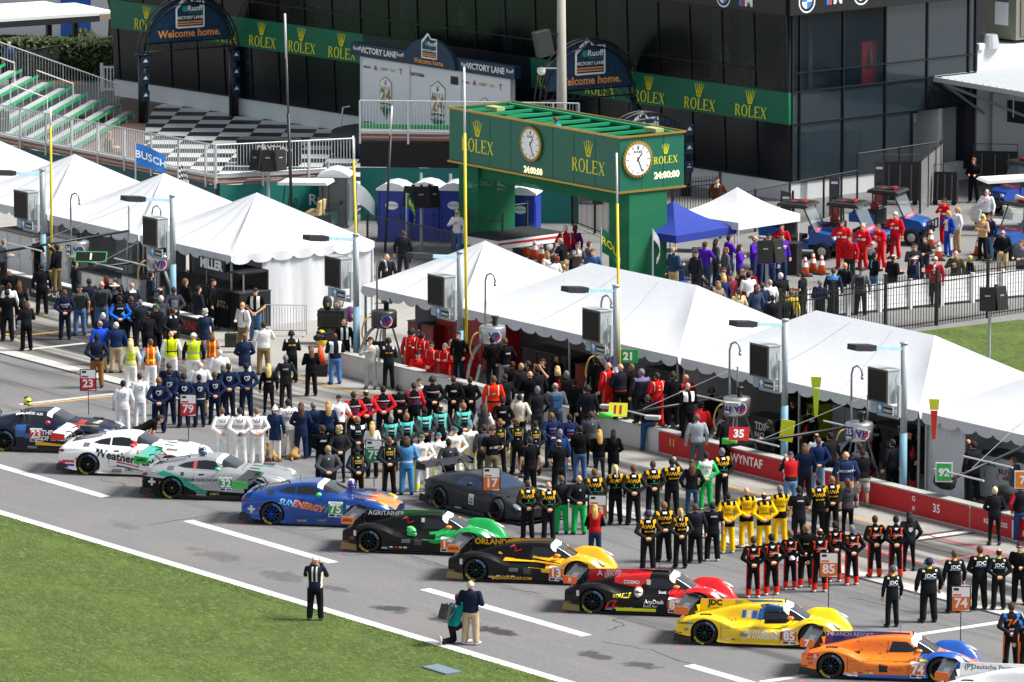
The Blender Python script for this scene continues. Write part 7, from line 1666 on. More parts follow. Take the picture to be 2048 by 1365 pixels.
def bag(p,rz,cols,label,s=1.):
 o=thing('backpack',label,'backpack',p,rz);o.scale=(s,s,s);mb=MB();mb.ell((0,0,.24),(.17,.13,.26),14,10);mb.ell((0,-.11,.16),(.13,.06,.13),12,8);a=mb.build('pack',mat(cols[0],.8,bump=.5),o,True);mb=MB();mb.tube([(-.08,.1,.45),(-.11,.2,.3),(-.1,.12,.08)],.02,6);mb.tube([(.08,.1,.45),(.11,.2,.3),(.1,.12,.08)],.02,6);mb.box((0,-.17,.2),(.06,.02,.1),k=1);mb.build('strap',[mat(cols[1],.8),mat('#c89a3a',.6)],o)
bag(at(655,688)+V((0,0,1.2)),R(10),('#2a2a33','#16161a'),'dark backpack standing on the black equipment cases');bag(at(676,688)+V((0,0,1.2)),R(-35),('#a39b8c','#4a463e'),'beige backpack lying on the black equipment cases');bag(at(643,694),R(5),('#d8b11c','#1b1b1d'),'yellow and black backpack beside the white cloth wall',1.2);bag(at(700,672)+V((0,0,.5)),R(30),('#5a1c5c','#c85a30'),'purple bag behind the black equipment cases',1.1)
o=thing('traffic_cone','orange cone on a black rubber base at the end of the white pit wall','cone',at(641,752),0,CO);mb=MB();mb.lathe([(.19,.42),(.06,1.02),(0,1.03)],16);mb.build('cone',mat('#e8481c',.55),o,True);mb=MB()
for i in range(5):mb.box((0,0,.04+.085*i),(.46,.46,.075),rz=.05*i)
mb.build('base',mat('#17171a',.8),o)
o=thing('storage_case','green hard case on the pit lane beside the white race overall man','case',at(463,694),R(-8));mb=MB();mb.box((0,0,.24),(.42,.3,.46));mb.build('shell',mat('#2c3a26',.6),o);mb=MB();mb.box((0,0,.33),(.44,.32,.03));mb.tube([(-.1,0,.47),(-.1,0,.55),(.1,0,.55),(.1,0,.47)],.015,5);mb.build('lid_rim',mat('#1f2a1a',.6),o)
o=thing('drain_grate','grey metal drain grate in the grass at the bottom of the photo','drain',at(884,1341),TRZ);mb=MB();mb.box((0,0,.02),(1.15,.55,.04));mb.build('frame',mat('#5f7480',.6),o);mb=MB()
for i in range(9):mb.box((-.5+i*.125,0,.045),(.03,.5,.012))
mb.build('bars',mat('#8fa3ad',.5,.3),o)
def grid_board(u,vb,vt,field,num,label):
 p=at(u,vb);h=2.0;k=(vb-vt)/((vb+1495)*.0474/1.78)/.985;o=thing('grid_board',label,'number board',p,R(-3),'number boards held up in front of the cars');z=k-.34
 mb=MB();mb.tube([(0,.03,0),(0,.03,k-.1)],.014,6);mb.build('pole',mat('#17181a',.5),o);mb=MB();mb.box((0,0,z),(.54,.03,.72));f_=mb.build('frame',mat('#141518',.5),o)
 mb=MB();mb.box((0,-.018,z+.2),(.48,.006,.27),k=0);mb.box((0,-.018,z-.135),(.48,.006,.40),k=1);mb.box((-.13,-.023,z+.27),(.14,.004,.07),k=2);mb.box((-.10,-.023,z+.115),(.22,.004,.05),k=1);mb.text(num,.36,TRA((0,-.026,z-.12)),.03,k=0);mb.add([(-.05,-.023,z-.335),(.24,-.023,z-.335),(.24,-.023,z-.29)],[(0,1,2)],0)
 mb.build('print',[mat('#f2f2f2',.45,var=0),mat(field,.45,var=0),mat('#15171c',.45,var=0)],f_);return o
for a in((177,830,739,'#c41f30','23','red and white board with the number 23 behind the dark blue car'),(377,880,789,'#c41f30','79','red and white board with the number 79 in front of the navy suits'),(748,975,880,'#128a4a','75','green and white board with the number 75 above the blue car'),(983,1044,935,'#e2702c','17','orange and white board with the number 17 in front of the grey supercar'),(1195,1092,990,'#d9652a','13','orange and white board with the number 13 held by the blond woman in red'),(1657,1216,1105,'#e2702c','85','orange and white board with the number 85 above the yellow car'),(1921,1290,1172,'#e2702c','74','orange and white board with the number 74 above the orange car')):grid_board(*a)
# ================================================================ the cars on the grid
SLOT={-1:TN(9.25,-26.1),0:at(177,950),1:at(345,998),2:at(545,1050),3:at(738,1106),4:at(951,1164),5:at(1185,1228),6:at(1409,1291),7:at(1661,1358),8:at(1932,1426)}
def slot(i,hd,wb,y=-.93):  # car whose right rear tyre touches the ground at slot i
 P=SLOT[i];a=R(hd);q=V((-wb,y,0));return P-V((q.x*math.cos(a)-q.y*math.sin(a),q.x*math.sin(a)+q.y*math.cos(a),0)),a
HD=-10.5
RED,GRN,ORA='#cf2230','#27a04c','#ec6f2e'
def mich(sd):pass
def d23(sd):
 sd.number('23',-.28,.56,RED,.40,.42);sd.text('THE HEART',.42,.64,.20,'#f2f2f2',bold=.03);sd.text('OF RACING',.42,.46,.20,'#f2f2f2',bold=.03);sd.text('DAVID  ROSS  ALEX',-.55,1.175,.09,'#e8e8e8',-3);sd.poly([[(-1.0,.16),(-.3,.24),(.9,.22)],[(-1.0,.26),(-.3,.36),(.9,.26)]],'#f0b41c')
 for i,(x,z)in enumerate(((-.9,.6),(-.65,.45),(.95,.5),(1.9,.5),(-2.0,.6))):sd.panel(x,x+.28,z,z+.16,'#2f5f9c',.004)
 sd.poly([[(1.0,-.62),(1.6,-.5),(2.1,-.35)],[(1.0,-.58),(1.6,-.46),(2.1,-.31)]],'#f0b41c',top=True);sd.text('Heart',1.5,.1,.3,'#f2f2f2',90,top=True);sd.panel(.95,1.15,-.45,.1,'#c41f2c',top=True)
r=slot(-1,HD,1.32);gt3(*r,'dark navy race car with red number 23 and THE HEART OF RACING lettering',dict(cols=['#141c2e','#27548f','#10131c','#f0b41c'],zones=[([(-2.4,.3),(-1.75,.3),(-1.6,.9),(-2.4,.9)],'s','r',1),([(-.95,.50),(-.62,.50),(-.62,.86),(-.95,.86)],'s','r',1),([(.4,.55),(.8,.55),(.8,.85),(.4,.85)],'s','r',1),([(1.75,.35),(2.3,.35),(2.2,.7),(1.75,.75)],'s','r',1)],end='#c9202c',wing='#e8e8ea',mirror='#d4202c',sun='#e6e6ec',hub='#8a8d92',deco=d23))
def d79(sd):
 sd.text('WeatherTech',-.10,.56,.35,'#15161a',-9,bold=.03,off=.014);sd.number('79',.42,.68,'#e23a30',.36,.32)
 for k,(c,dz)in enumerate((('#d42a34',0),('#f4f4f4',-.06),('#23338f',-.11))):sd.poly([[(-1.0,.50+dz),(-.4,.47+dz),(.3,.33+dz),(1.0,.20+dz)],[(-1.0,.42+dz),(-.4,.42+dz),(.3,.30+dz),(1.0,.19+dz)]],c,.005+.001*k)
 sd.panel(-2.15,-1.75,.38,.46,'#d42a34');sd.panel(-2.15,-1.75,.27,.34,'#23338f');sd.text('AMG',.0,.2,.13,'#4a4a48');sd.poly([[(.5,.80),(1.2,.74),(2.0,.6)],[(.5,.74),(1.2,.66),(2.0,.55)]],'#d42a34');sd.poly([[(.5,.70),(1.2,.62),(2.0,.5)],[(.5,.66),(1.2,.57),(2.0,.47)]],'#23338f');sd.panel(-1.5,-1.3,.88,.98,'#5a5c60')
r=slot(0,HD,1.32);gt3(*r,'white race car with number 79 and big black WeatherTech lettering',dict(cols=['#eceded','#d42a34','#1f2f8a'],zones=[([(-2.4,.2),(-2.05,.2),(-2.05,.42),(-2.4,.42)],'s','r',1),([(-.02,.95),(.2,.93),(.2,1.02),(.02,1.1)],'s','r',1)],end='#cf222c',wing='#dcdedf',mirror='#e03a34',hub='#c8b878',skirt='#c9c6b8',deco=d79))
def d32(sd):
 sd.number('32',.36,.52,GRN,.40,.42);sd.text('TEAM NORTHOFF',-.42,.62,.13,'#2d3236');sd.text('MOTORSPORTS',-.42,.52,.08,'#e2e4e6');sd.text('AMG',-.0,.19,.14,'#b09868');sd.panel(-1.5,-1.3,.88,.98,'#54575a');sd.panel(-.72,-.60,.95,1.13,'#b8404a');sd.text('+',-1.95,.5,.4,'#c9cdd0',bold=.05);sd.poly([[(1.0,.25),(1.5,.5),(2.2,.62)],[(1.0,.35),(1.5,.62),(2.2,.70)]],'#16a690',top=True)
r=slot(1,HD,1.32);gt3(*r,'silver race car with black and teal flanks and green number 32',dict(cols=['#a9adb0','#0b0c0e','#17a28c'],metal=.45,zones=[([(-2.4,.05),(-.2,.05),(-.9,.42),(-1.3,.62),(-2.4,.70)],'s','r',1),([(-.2,.05),(2.5,.05),(2.5,.22),(-.6,.30)],'s','r',1),([(-1.3,.62),(-.45,.20),(-.2,.24),(-1.0,.70)],'s','r',2),([(-1.8,.76),(-1.3,.62),(-1.0,.70),(-1.6,.88)],'s','r',2),([(-.5,.9),(.0,.9),(.0,1.3),(-.5,1.3)],'t','u',2)],end='#1fb04a',endt=('AMG','#111111',.14),wing='#1fa08c',mirror='#34cf7c',sun='#e9ecee',hub='#c0b070',deco=d32))
def d75(sd):
 sd.text('SUN',-.86,.70,.24,'#7fb8ea',-8,.25,.03,off=.016);sd.text('ENERGY',-.22,.60,.26,'#f08030',-10,.25,.05);sd.text('1',.33,.50,.24,'#4f9ad8',-10,.25,.04);sd.number('75',.62,.54,GRN,.44,.46);sd.text('AMG',.2,.17,.14,'#b09868');sd.panel(-1.5,-1.3,.90,1.0,'#20242c');sd.text('+',-1.95,.45,.4,'#c9cdd0',bold=.05);sd.panel(.95,1.06,.52,.68,'#d8dce0')
 for i in range(9):y=-.62+i*.15;sd.poly([[(1.25+.12*(i%3),y),(1.7,y-.01),(2.2,y*.85)],[(1.25+.12*(i%3),y+.02),(1.7,y+.07),(2.2,y*.85+.07)]],('#f4c27a','#e8662c','#c4282c')[i%3],.006,True)
r=slot(2,HD,1.32);gt3(*r,'bright blue race car with SUNENERGY lettering, flame bonnet and number 75',dict(cols=['#0d479c','#e8a04c','#0f3f96'],metal=.5,zones=[([(1.62,-.6),(2.5,-.6),(2.5,.6),(1.62,.6)],'t','u',1)],end='#27b04a',wing='#17191d',mirror='#3fce62',sun='#e9ecee',hub='#3a64c8',rim='#1c3f94',skirt='#12408c',lamp='#d8c83a',deco=d75))
def base3(sd,num):
 sd.number(num,.86,.325,ORA,.40,.42)
 sd.text('IMSA',-1.0,.17,.08,'#d8d8d8');sd.panel(-1.93,-1.85,.50,.66,'#c9cdd0')
def d17(sd):
 base3(sd,'17');sd.panel(-.50,-.24,.34,.45,'#6a6c6e');sd.panel(-.12,.10,.28,.46,'#3c3e40');sd.text('VP',-1.98,.42,.12,'#c8404a');sd.poly([[(.1,.44),(.5,.34),(.8,.40)],[(.1,.46),(.5,.45),(.8,.5)]],'#129048');sd.text('Z',-.35,.95,.35,'#c8303c',20,bold=.0);sd.panel(.0,.10,.88,1.0,'#d0d4d6')
r=slot(3,HD,1.475);lmp3(*r,'black and green prototype race car with AGRITAINER fin and number 17',dict(cols=['#0c0d0e','#0f9a4a'],zones=[([(.50,.40),(2.5,.05),(2.5,.9),(1.05,.9),(.45,.62)],'s','a',1),([(.30,.56),(.9,.62),(.9,.70),(.25,.62)],'s','r',1)],finc='#15161a',finz=[([(-.75,1.12),(.53,1.135),(.53,1.06),(-.55,1.0),(-.95,.95)],'#0f9a4a')],fint=[('AGRITAINER',-1.14,1.02,.19,'#f2f2f2',.02)],end='#f07a22',endt=('AWA','#3a2410',.12),diff='#8a7748',deco=d17))
def d13(sd):
 base3(sd,'13');sd.text('ORLANDOCORP.COM',-.42,.15,.115,'#f0ae1c',bold=.03);sd.panel(-.50,-.24,.34,.45,'#6a6c6e');sd.panel(-.08,.14,.28,.46,'#3c3e40');sd.poly([[(-.9,.74),(.2,.68),(1.0,.62)],[(-.9,.80),(.2,.74),(1.0,.68)]],'#f0b41c');sd.poly([[(-.7,.62),(.2,.59),(1.0,.56)],[(-.7,.66),(.2,.63),(1.0,.60)]],'#f0b41c');sd.poly([[(.05,.46),(.5,.34),(.85,.36)],[(.05,.47),(.5,.45),(.85,.46)]],'#f0b41c');sd.text('Z',-.35,.95,.35,'#c8303c',20,bold=.0)
r=slot(4,HD,1.475);lmp3(*r,'black and yellow prototype race car with ORLANDO fin and number 13',dict(cols=['#0c0d0e','#f2b01a'],zones=[([(.60,.34),(2.5,.05),(2.5,.9),(1.0,.95),(.50,.62)],'s','a',1)],finc='#15161a',finz=[([(-.55,1.125),(.53,1.135),(.53,1.06),(-.35,1.0),(-.75,.98)],'#f2b01a')],fint=[('ORLANDO',-1.1,1.0,.23,'#f2b01a',.04)],end='#f07a22',endt=('AWA','#3a2410',.12),diff='#8a7748',deco=d13))
def d87(sd):
 base3(sd,'87');sd.text('BOULLE',-.66,.535,.13,'#f0e02c',bold=.04,off=.016);sd.text('AnyDesk',.26,.40,.15,'#f4f4f4',bold=.02,off=.014);sd.text('Built for',.16,.28,.12,'#c8c8c8',off=.012);sd.panel(-.80,.32,.12,.21,'#e6ee1c',.012);sd.text('COSMO',-.45,.84,.13,'#e8e8e8');sd.panel(-.02,.10,.80,.94,'#d8c8a8');sd.poly([[(.75,.1),(1.0,.1),(1.25,.12)],[(.75,.14),(1.0,.24),(1.25,.28)]],'#d0202c');sd.panel(.62,.82,.26,.46,'#3c3e40');sd.text('ZZ',-.95,.28,.3,'#d0202c',10);sd.text('Scott',.45,.62,.10,'#e8ecee');sd.text('Cadillac'[0:0]or 'Z',1.9,-.75,.2,'#f2f2f2',90,top=True)
r=slot(5,HD,1.475);lmp3(*r,'black and red prototype race car with FASTMD fin and yellow BOULLE lettering',dict(cols=['#0c0c0e','#d0121c','#e25a1c'],zones=[([(.75,.46),(2.5,.10),(2.5,.9),(1.0,.95),(.60,.62)],'s','a',1),([(-.95,.80),(-.3,.72),(.05,.88),(.1,1.2),(-.95,1.2)],'s','a',1)],finc='#cf1c22',finz=[([(-.35,1.14),(.53,1.135),(.53,1.06),(-.2,1.09)],'#15161a')],fint=[('FASTMD',-1.02,1.055,.115,'#f4f4f4',.02),('HEALTHCARE',-.93,.965,.115,'#f4f4f4',.02),('SOLUTIONS',-.98,.875,.115,'#f4f4f4',.02),('A',-1.42,.98,.24,'#f4f4f4',.0)],end='#f0641c',endt=('B','#f0d8c8',.16),diff='#8a7748',deco=d87))
def d85(sd):
 base3(sd,'85');sd.text('MY OTHER CAR',.12,.41,.135,'#f6f6f6',bold=.04);sd.text('IS A PORSCHE',.12,.285,.135,'#f6f6f6',bold=.04);sd.text('OPENFENDER',-1.97,.60,.075,'#2a1c10',bold=.03);sd.panel(-.50,-.28,.30,.40,'#8a8c8e');sd.panel(.62,.80,.24,.46,'#3c3e40');sd.text('tp',-.75,.66,.26,'#f0982c');sd.text('VP',-1.98,.42,.12,'#3a4a9c')
 for x0,x1,c in((-.52,-.42,'#1c66c0'),(-.38,-.28,'#e8e8e4'),(-.24,-.10,'#1c66c0'),(-.06,.08,'#1c66c0')):sd.panel(x0,x1,.72,.92,c,.008,sh=.02)
r=slot(6,HD,1.475);o85=lmp3(*r,'yellow and blue prototype race car with JDC fin and its door swung up',dict(cols=['#f2cc0a','#1563bf','#0c0d0e'],zones=[([(-.10,.68),(.12,.70),(.12,1.0),(-.02,.98)],'s','r',1),([(.12,.60),(.72,.62),(.88,.74),(.56,1.0),(.14,1.0)],'s','r',2)],finc='#f2cc0a',finz=[([(-.5,1.13),(.53,1.135),(.53,1.06),(-.3,1.06)],'#1563bf')],fint=[('JDC',-1.32,1.01,.22,'#15161a',.05),('RACE',-.66,1.06,.085,'#2c7a7a',.02),('FOR',-.68,.985,.085,'#2c7a7a',.02),('RP',-.70,.91,.085,'#2c7a7a',.02),('MOTORSPORTS',-1.32,.86,.06,'#8a7a1c',.0)],end='#f0701e',deco=d85))
mb=MB();mb.prism([(.10,.0),(.62,-.02),(.75,.30),(.45,.62),(.18,.55)],.04,TRA((.05,-.60,.92))@ROT(R(62),4,'X')@ROT(R(-14),4,'Y'));dd=mb.build('door',[paint('#1563bf')],o85)
mb=MB();mb.tube([(.55,-.45,.80),(.50,-.55,1.15)],.015,6);mb.build('door_strut',steel,o85)
def d74(sd):
 base3(sd,'74');sd.text('RILEY',.30,.33,.14,'#d85a20');sd.panel(-.18,.05,.24,.46,'#15161a');sd.text('MOTUL',-1.95,.52,.10,'#d02028',bold=.04);sd.panel(-2.1,-1.8,.60,.68,'#d02028',.005);sd.text('VP',-2.02,.40,.12,'#3a4a9c');sd.panel(-1.05,-.75,.10,.16,'#e8e2d0');sd.panel(.90,1.12,.56,.62,'#e8d81c');rr=random.Random(8)
 for i in range(40):x,z=rr.uniform(-.9,.8),rr.uniform(.25,.95);sd.panel(x,x+rr.uniform(.03,.09),z,z+.012,'#7a3408',.006,n=1)
r=slot(7,HD,1.475);lmp3(*r,'orange and blue prototype race car with navy RANCH RESORT fin and number 74',dict(cols=['#f27c1a','#1d57b4','#152a86'],zones=[([(.62,.05),(2.5,.05),(2.5,.95),(1.0,.95)],'s','o',1),([(-1.2,.05),(.7,.05),(.7,.17),(-1.2,.14)],'s','r',1)],finc='#1b2c86',fint=[('74',-1.62,1.04,.17,'#f2f2f2',.03),('RANCH RESORT',-1.0,1.035,.15,'#8fb0e8',.02)],finz=[([(-.4,.98),(.53,1.10),(.53,1.06),(.1,1.02),(-.6,.94)],'#f27c1a')],end='#f2701c',endt=('7','#f2f2f2',.24),deco=d74))
r=slot(8,HD,1.475);lmp3(*r,'white prototype race car cut off by the bottom edge with Deutsche Payment lettering',dict(cols=['#e9eaec','#c01c28'],zones=[],finc='#eceef0',fin=[(-1.78,.62),(-1.74,1.14),(-.35,1.15),(.52,1.135),(.55,1.06),(.1,1.02),(-.6,.94),(-1.2,.80)],fint=[('Deutsche Payment',-.80,1.03,.17,'#43505c',.01),('(P)',-1.52,1.03,.2,'#43505c',.02)],finz=[([(-.6,.94),(.1,1.02),(.1,.98),(-.9,.86)],'#c01c28')],end='#f2701c',deco=lambda sd:None))
LAM=[(-2.15,.50,.88,.70,.84,.82,.78,.90,.68,.35),(-1.9,.50,.98,.74,.90,.90,.82,.97,.70,.25),(-1.32,.48,1.08,.72,.96,.92,.86,.98,.76,.15),(-.7,.48,1.15,.74,.92,.90,.82,.95,.70,.10),(-.2,.50,1.165,.76,.90,.88,.80,.94,.66,.10),
  (.2,.52,1.12,.78,.86,.88,.78,.93,.64,.10),(.7,.56,.95,.80,.82,.88,.76,.94,.62,.10),(1.1,.55,.82,.76,.78,.88,.74,.96,.62,.12),(1.32,.50,.77,.72,.74,.88,.73,.97,.62,.12),(1.8,.40,.64,.60,.62,.80,.60,.93,.46,.14),(2.15,.30,.48,.50,.47,.72,.44,.86,.32,.15),(2.3,.25,.36,.42,.36,.60,.34,.76,.26,.16)]
pa,pb=at(884,1018),at(994,1043);hd=math.atan2((pb-pa).y,(pb-pa).x);mid=(pa+pb)/2;lo_=mid+V((-math.sin(hd),math.cos(hd),0))*.92
def dl(sd):
 sd.panel(-.02,.22,.34,.66,'#d8dcdc',.008);sd.text('24',.10,.50,.15,'#8a7a3a',bold=.03,off=.014);sd.panel(.02,.18,.37,.43,'#1c6a48',.012);sd.poly([[(-1.0,.2),(-.5,.32),(-.3,.3)],[(-1.0,.3),(-.5,.42),(-.3,.34)]],'#0b0b0c');sd.panel(1.52,1.66,.50,.54,'#e0602c')
lam=gt3(lo_,hd,'matt dark grey supercar with a rear wing parked among the crowd',dict(cols=['#24262b'],zones=[],screen=[(.18,-.56),(.18,.56),(.45,.70),(1.05,.56),(1.12,0),(1.05,-.56),(.45,-.70)],strip=[(-9,-9),(-9,-8.9),(-8.9,-8.9)],glz=[[(-.75,.88),(.30,.85),(.62,.84),(.10,1.06),(-.35,1.09),(-.75,1.03)]],glass='#1b3350',end='#1f2125',wing='#2b2d32',mirror='#26282c',rim='#16171a',hub='#2a2b2e',skirt='#26282c',lamp='#8f98a4',deco=dl),LAM,'lam')
lam.name='supercar';lam['category']='supercar';del lam['group']
def helmet(p,rz,cols,label):
 o=thing('race_helmet',label,'helmet',p,rz,'race helmets resting on the cars');mb=MB();mb.ell((0,0,.15),(.125,.155,.14),20,14);mb.ell((0,-.08,.08),(.09,.09,.09),14,8);mb.build('shell',[mat(cols[0],.25,var=0,coat=.8)],o,True);mb=MB();mb.ell((0,-.055,.16),(.108,.115,.055),18,8);mb.build('visor',mat(cols[1],.08,var=0,coat=1),o,True);mb=MB();mb.ell((0,.03,.245),(.10,.12,.055),16,6);mb.ell((0,.03,.06),(.118,.12,.05),16,6);mb.build('stripe',mat(cols[2],.3,var=0),o,True);return o
helmet(at(55,812,1.22),R(40),('#d8de3a','#20242c','#2a2c30'),'yellow and black helmet on the roof of the dark navy car');helmet(at(405,912,1.20),R(40),('#27395e','#7fa0b8','#c8ccd4'),'blue white and red helmet on the roof of the silver car');helmet(at(703,978,.95),R(10),('#5a3a9c','#24202c','#eeeef2'),'purple and white helmet on the bonnet of the blue car');helmet(at(823,1073,.50),R(60),('#2fc25a','#1a2a1c','#57d878'),'bright green helmet on the side pod of the black and green car');helmet(at(1277,1194,.52),R(-10),('#e6e2de','#2a3848','#c0452c'),'white and orange helmet on the side pod of the black and red car')
# ================================================================ everyone on the grid and around it
K,N,W,J,HK,GY,CH,TAN='#0d0e11','#131d38','#e6e8ea','#4a6a92','#b39c76','#575b62','#2c2e33','#8a6238'
_g={}
def g(tc,bc,top='jacket',shoe='#191a1c',sl=None,pm=None,bottom='long',decal=None,rules=(),bs=None,bl=None,brules=()):
 k=(tc,bc,top,shoe,sl,pm,bottom,decal,tuple(rules),bs,bl,tuple(brules))
 if k not in _g:_g[k]=dict(top=top,tm=cloth(tc,tuple(rules)),sm=cloth(sl)if sl else cloth(tc),pm=cloth(pm)if pm else cloth(tc,tuple(rules)),bm=cloth(bc,tuple(brules)),bs=cloth(bs)if bs else cloth(bc,tuple(brules)),bl=cloth(bl)if bl else cloth(bc,tuple(brules)),bottom=bottom,shoe=shoe,decal=decal)
 return _g[k]
SH=('#f0b60c',.125,.30,1.365,1.6,'a')
awa=g(K,'#1a1b1f',sl='#26241f',rules=(SH,('#d8dade',-.05,.05,1.44,1.5,'b')),decal=(('t','AWA',0,1.315,.155,'#f0b60c'),('p',((-.03,1.22),(.02,1.25),(.02,1.18),(-.01,1.16)),'#23a878'),('t','northwest',0,1.13,.055,'#23a878')))
awb=g(K,'#1a1b1f',sl='#26241f',rules=(SH,('#d8dade',-.05,.05,1.44,1.5,'b')),decal=(('t','AWA',0,1.315,.155,'#f0b60c'),('p',((-.10,1.20),(-.05,1.20),(-.05,1.15),(-.10,1.15)),'#f0b60c'),('t','POWER',.05,1.175,.06,'#f0b60c')))
yel=g('#f0c010','#f0c010',sl='#e8bb12',pm=K,shoe='#e4e4e2',rules=((K,.12,.3,1.38,1.6,'a'),(K,-.06,.06,1.42,1.6,'b'),(K,-.3,.3,.8,1.0,'a')),brules=((K,-.3,.3,.78,1.1,'a'),),decal=(('t','AWA',0,1.30,.16,'#b08a10'),('t','POWER',0,1.16,.065,'#3a3010')))
zed=g(K,'#17181b',pm='#17181b',bs='#d8281c',bl='#d03020',shoe='#e8e8e6',rules=(('#e8501c',.13,.19,1.2,1.45,'b'),),decal=(('p',((-.06,1.45),(.06,1.45),(.0,1.39),(-.04,1.39)),'#d8dcde'),('p',((-.10,1.30),(.12,1.34),(.12,1.29),(-.02,1.27)),'#e8481c'),('p',((-.02,1.28),(.08,1.29),(-.02,1.15),(-.12,1.13)),'#e8481c'),('t','ATHLETICS',.02,1.235,.05,'#e8e8e8')))
zed2=g(K,'#17181b',pm='#b8241c',bs='#d8281c',bl='#d03020',shoe='#26272a',rules=(('#e8501c',.13,.19,1.2,1.45,'b'),),decal=zed['decal'])
jdc=g('#17191c','#191b1e',rules=(('#d8c040',-.05,.05,1.50,1.55,'a'),('#e8e6c0',.12,.17,1.42,1.47,'b')),decal=(('t','JDC',.0,1.315,.15,'#eef0f2'),('t','MOTORSPORTS',0,1.235,.045,'#7fb0e0')))
s74=g('#1a1b20','#18191c',sl='#22242c',bs='#e0782a',shoe='#1a1a1c',rules=(('#2f7fd0',.12,.3,1.30,1.6,'a'),),decal=(('t','74',0,1.26,.26,'#d8702c'),('t','RILEY',0,1.09,.06,'#e0e4e8')))
HEART=(('l',((0,1.22),(-.055,1.27),(-.078,1.33),(-.055,1.375),(-.02,1.365),(.0,1.335),(.02,1.365),(.055,1.375),(.078,1.33),(.055,1.27),(.02,1.235),(.02,1.30),(.045,1.315)),.008,'#e6e9ee'),)
hrt=g(N,'#162036',sl='#1d2a4a',rules=(('#c8ccd6',-.3,.3,.955,.985,'a'),),decal=HEART)
hrw=g('#e2e4e8','#e0e2e6',sl='#d6dae0',shoe='#2a2b2e',rules=(),decal=tuple(('l',p[1],.007,'#3a4250')for p in HEART))
_sq=tuple(('p',((x,z),(x+.035,z),(x+.035,z+.035),(x,z+.035)),'#1b1d24')for x,z in((-.10,1.40),(-.018,1.40),(.065,1.40),(-.08,1.35),(.045,1.35),(-.045,1.33),(.012,1.33)))
wtc=g('#e6e6e4','#e4e4e2',sl='#dcdcda',shoe='#dcdcda',rules=(('#c8333c',-.16,.16,1.235,1.25,'b'),('#2a3566',-.16,.16,1.195,1.215,'b'),('#c8333c',-.14,.16,1.165,1.18,'b'),('#2a3566',-.12,.16,1.13,1.15,'b')),decal=_sq)
wtr=g(K,'#18191c',sl='#c2202a',pm=K,rules=(('#d0242c',.13,.3,1.38,1.6,'a'),('#c8242e',-.17,.17,1.225,1.25,'b'),('#2f55a8',-.17,.17,1.185,1.205,'b'),('#c8242e',-.17,.17,1.14,1.16,'b'),('#2f55a8',-.17,.17,1.10,1.12,'b')),decal=(('t','WeatherTech',0,1.325,.062,'#f0f0f0'),))
wtb=g(K,'#18191c',decal=(('t','WeatherTech',0,1.30,.062,'#f0f0f0'),('t','RACING',.07,1.25,.04,'#d02a34')))
teal_=g('#1a1c1f','#1a1b1e',sl='#35373b',pm='#56c8bc',rules=(('#5ac9bf',.095,.25,1.08,1.6,'b'),('#5ac9bf',-.08,.08,1.40,1.49,'b')),decal=(('t','AMG',0,1.31,.085,'#f0f2f2'),('t','NORTHOFF',0,1.21,.035,'#5ac9bf')))
amy=g('#191b1e','#191a1d',sl='#1c2a3a',bs='#8a7430',rules=(('#c8a02c',.135,.15,1.1,1.45,'b'),('#9ad040',-.03,.03,1.42,1.46,'b')),decal=(('t','AMG',0,1.335,.095,'#e8b424'),('t','RACING',0,1.265,.05,'#e8e8e8'),('p',((-.03,1.13),(.03,1.13),(.03,1.16),(-.03,1.16)),'#e8e8e8')))
amw=g('#e8e8e4','#e6e6e2',sl='#e2e2da',pm='#e8a01c',bs='#e0dc4a',bl='#e2e03a',shoe='#dadad6',rules=(('#f0a01c',.12,.2,1.08,1.28,'b'),),decal=(('t','AMG',0,1.345,.07,'#7c8086'),('t','WINWARD',0,1.29,.04,'#9aa0a8')))
lbl=g('#4f8fc4','#4a90c8',sl='#4f8fc4',rules=(('#b8cede',-.3,.3,1.0,1.05,'a'),))
rs=g('#c41c20','#b81a1e',rules=(('#e8dcd0',.13,.15,1.2,1.5,'a'),('#e8c840',-.02,.02,1.33,1.38,'b')),bs='#c8443c',decal=(('t','AF',0,1.24,.08,'#f0e8e0'),))
rsf=g('#e2381c','#dc341c',rules=(('#f0dcd0',.12,.15,1.2,1.5,'a'),('#2a2320',-.3,.3,.96,1.03,'a')),bs='#e8a890',decal=(('t','AF',0,1.24,.08,'#f0e8e0'),))
rm=g('#cf1a24','#cc1a22',sl='#cf1a24',rules=(('#eceaea',.03,.16,1.14,1.22,'f'),),bs='#dd5a5e')
pur=g('#4a22a0','#2c3a5c',sl='#4a22a0',rules=(('#d8d4e8',.04,.09,1.24,1.34,'f'),))
tds=g(K,'#17181b',bl='#b82c34',pm='#b82c34',rules=(('#b82c30',.10,.2,1.0,1.18,'f'),),decal=(('t','TDS',0,1.36,.12,'#eef0f2'),))
hiy=g('#c9dc1c',W,sl='#e8eaea',rules=(('#c8ccc8',.085,.12,.9,1.5,'a'),('#e8703c',-.3,.3,1.08,1.11,'a'),('#c8ccc8',-.3,.3,.98,1.03,'a')),shoe='#a83038')
hix=g('#c8e01c',W,sl='#1b1c1f',rules=(('#a8b0a0',.06,.09,1.2,1.5,'a'),('#a8b0a0',-.3,.3,1.10,1.15,'a')),shoe='#d8d8d8')
hio=g('#ee5a20',W,sl='#a8c8e0',rules=(('#e8e060',.07,.115,.95,1.5,'a'),('#e8e060',-.3,.3,1.06,1.11,'a')),shoe='#a83038')
hiw=g('#d8e81c',W,sl='#e6e8e8',rules=(('#20242a',.10,.125,1.0,1.5,'a'),('#20242a',-.3,.3,1.08,1.12,'a')),shoe='#d0d0d0')
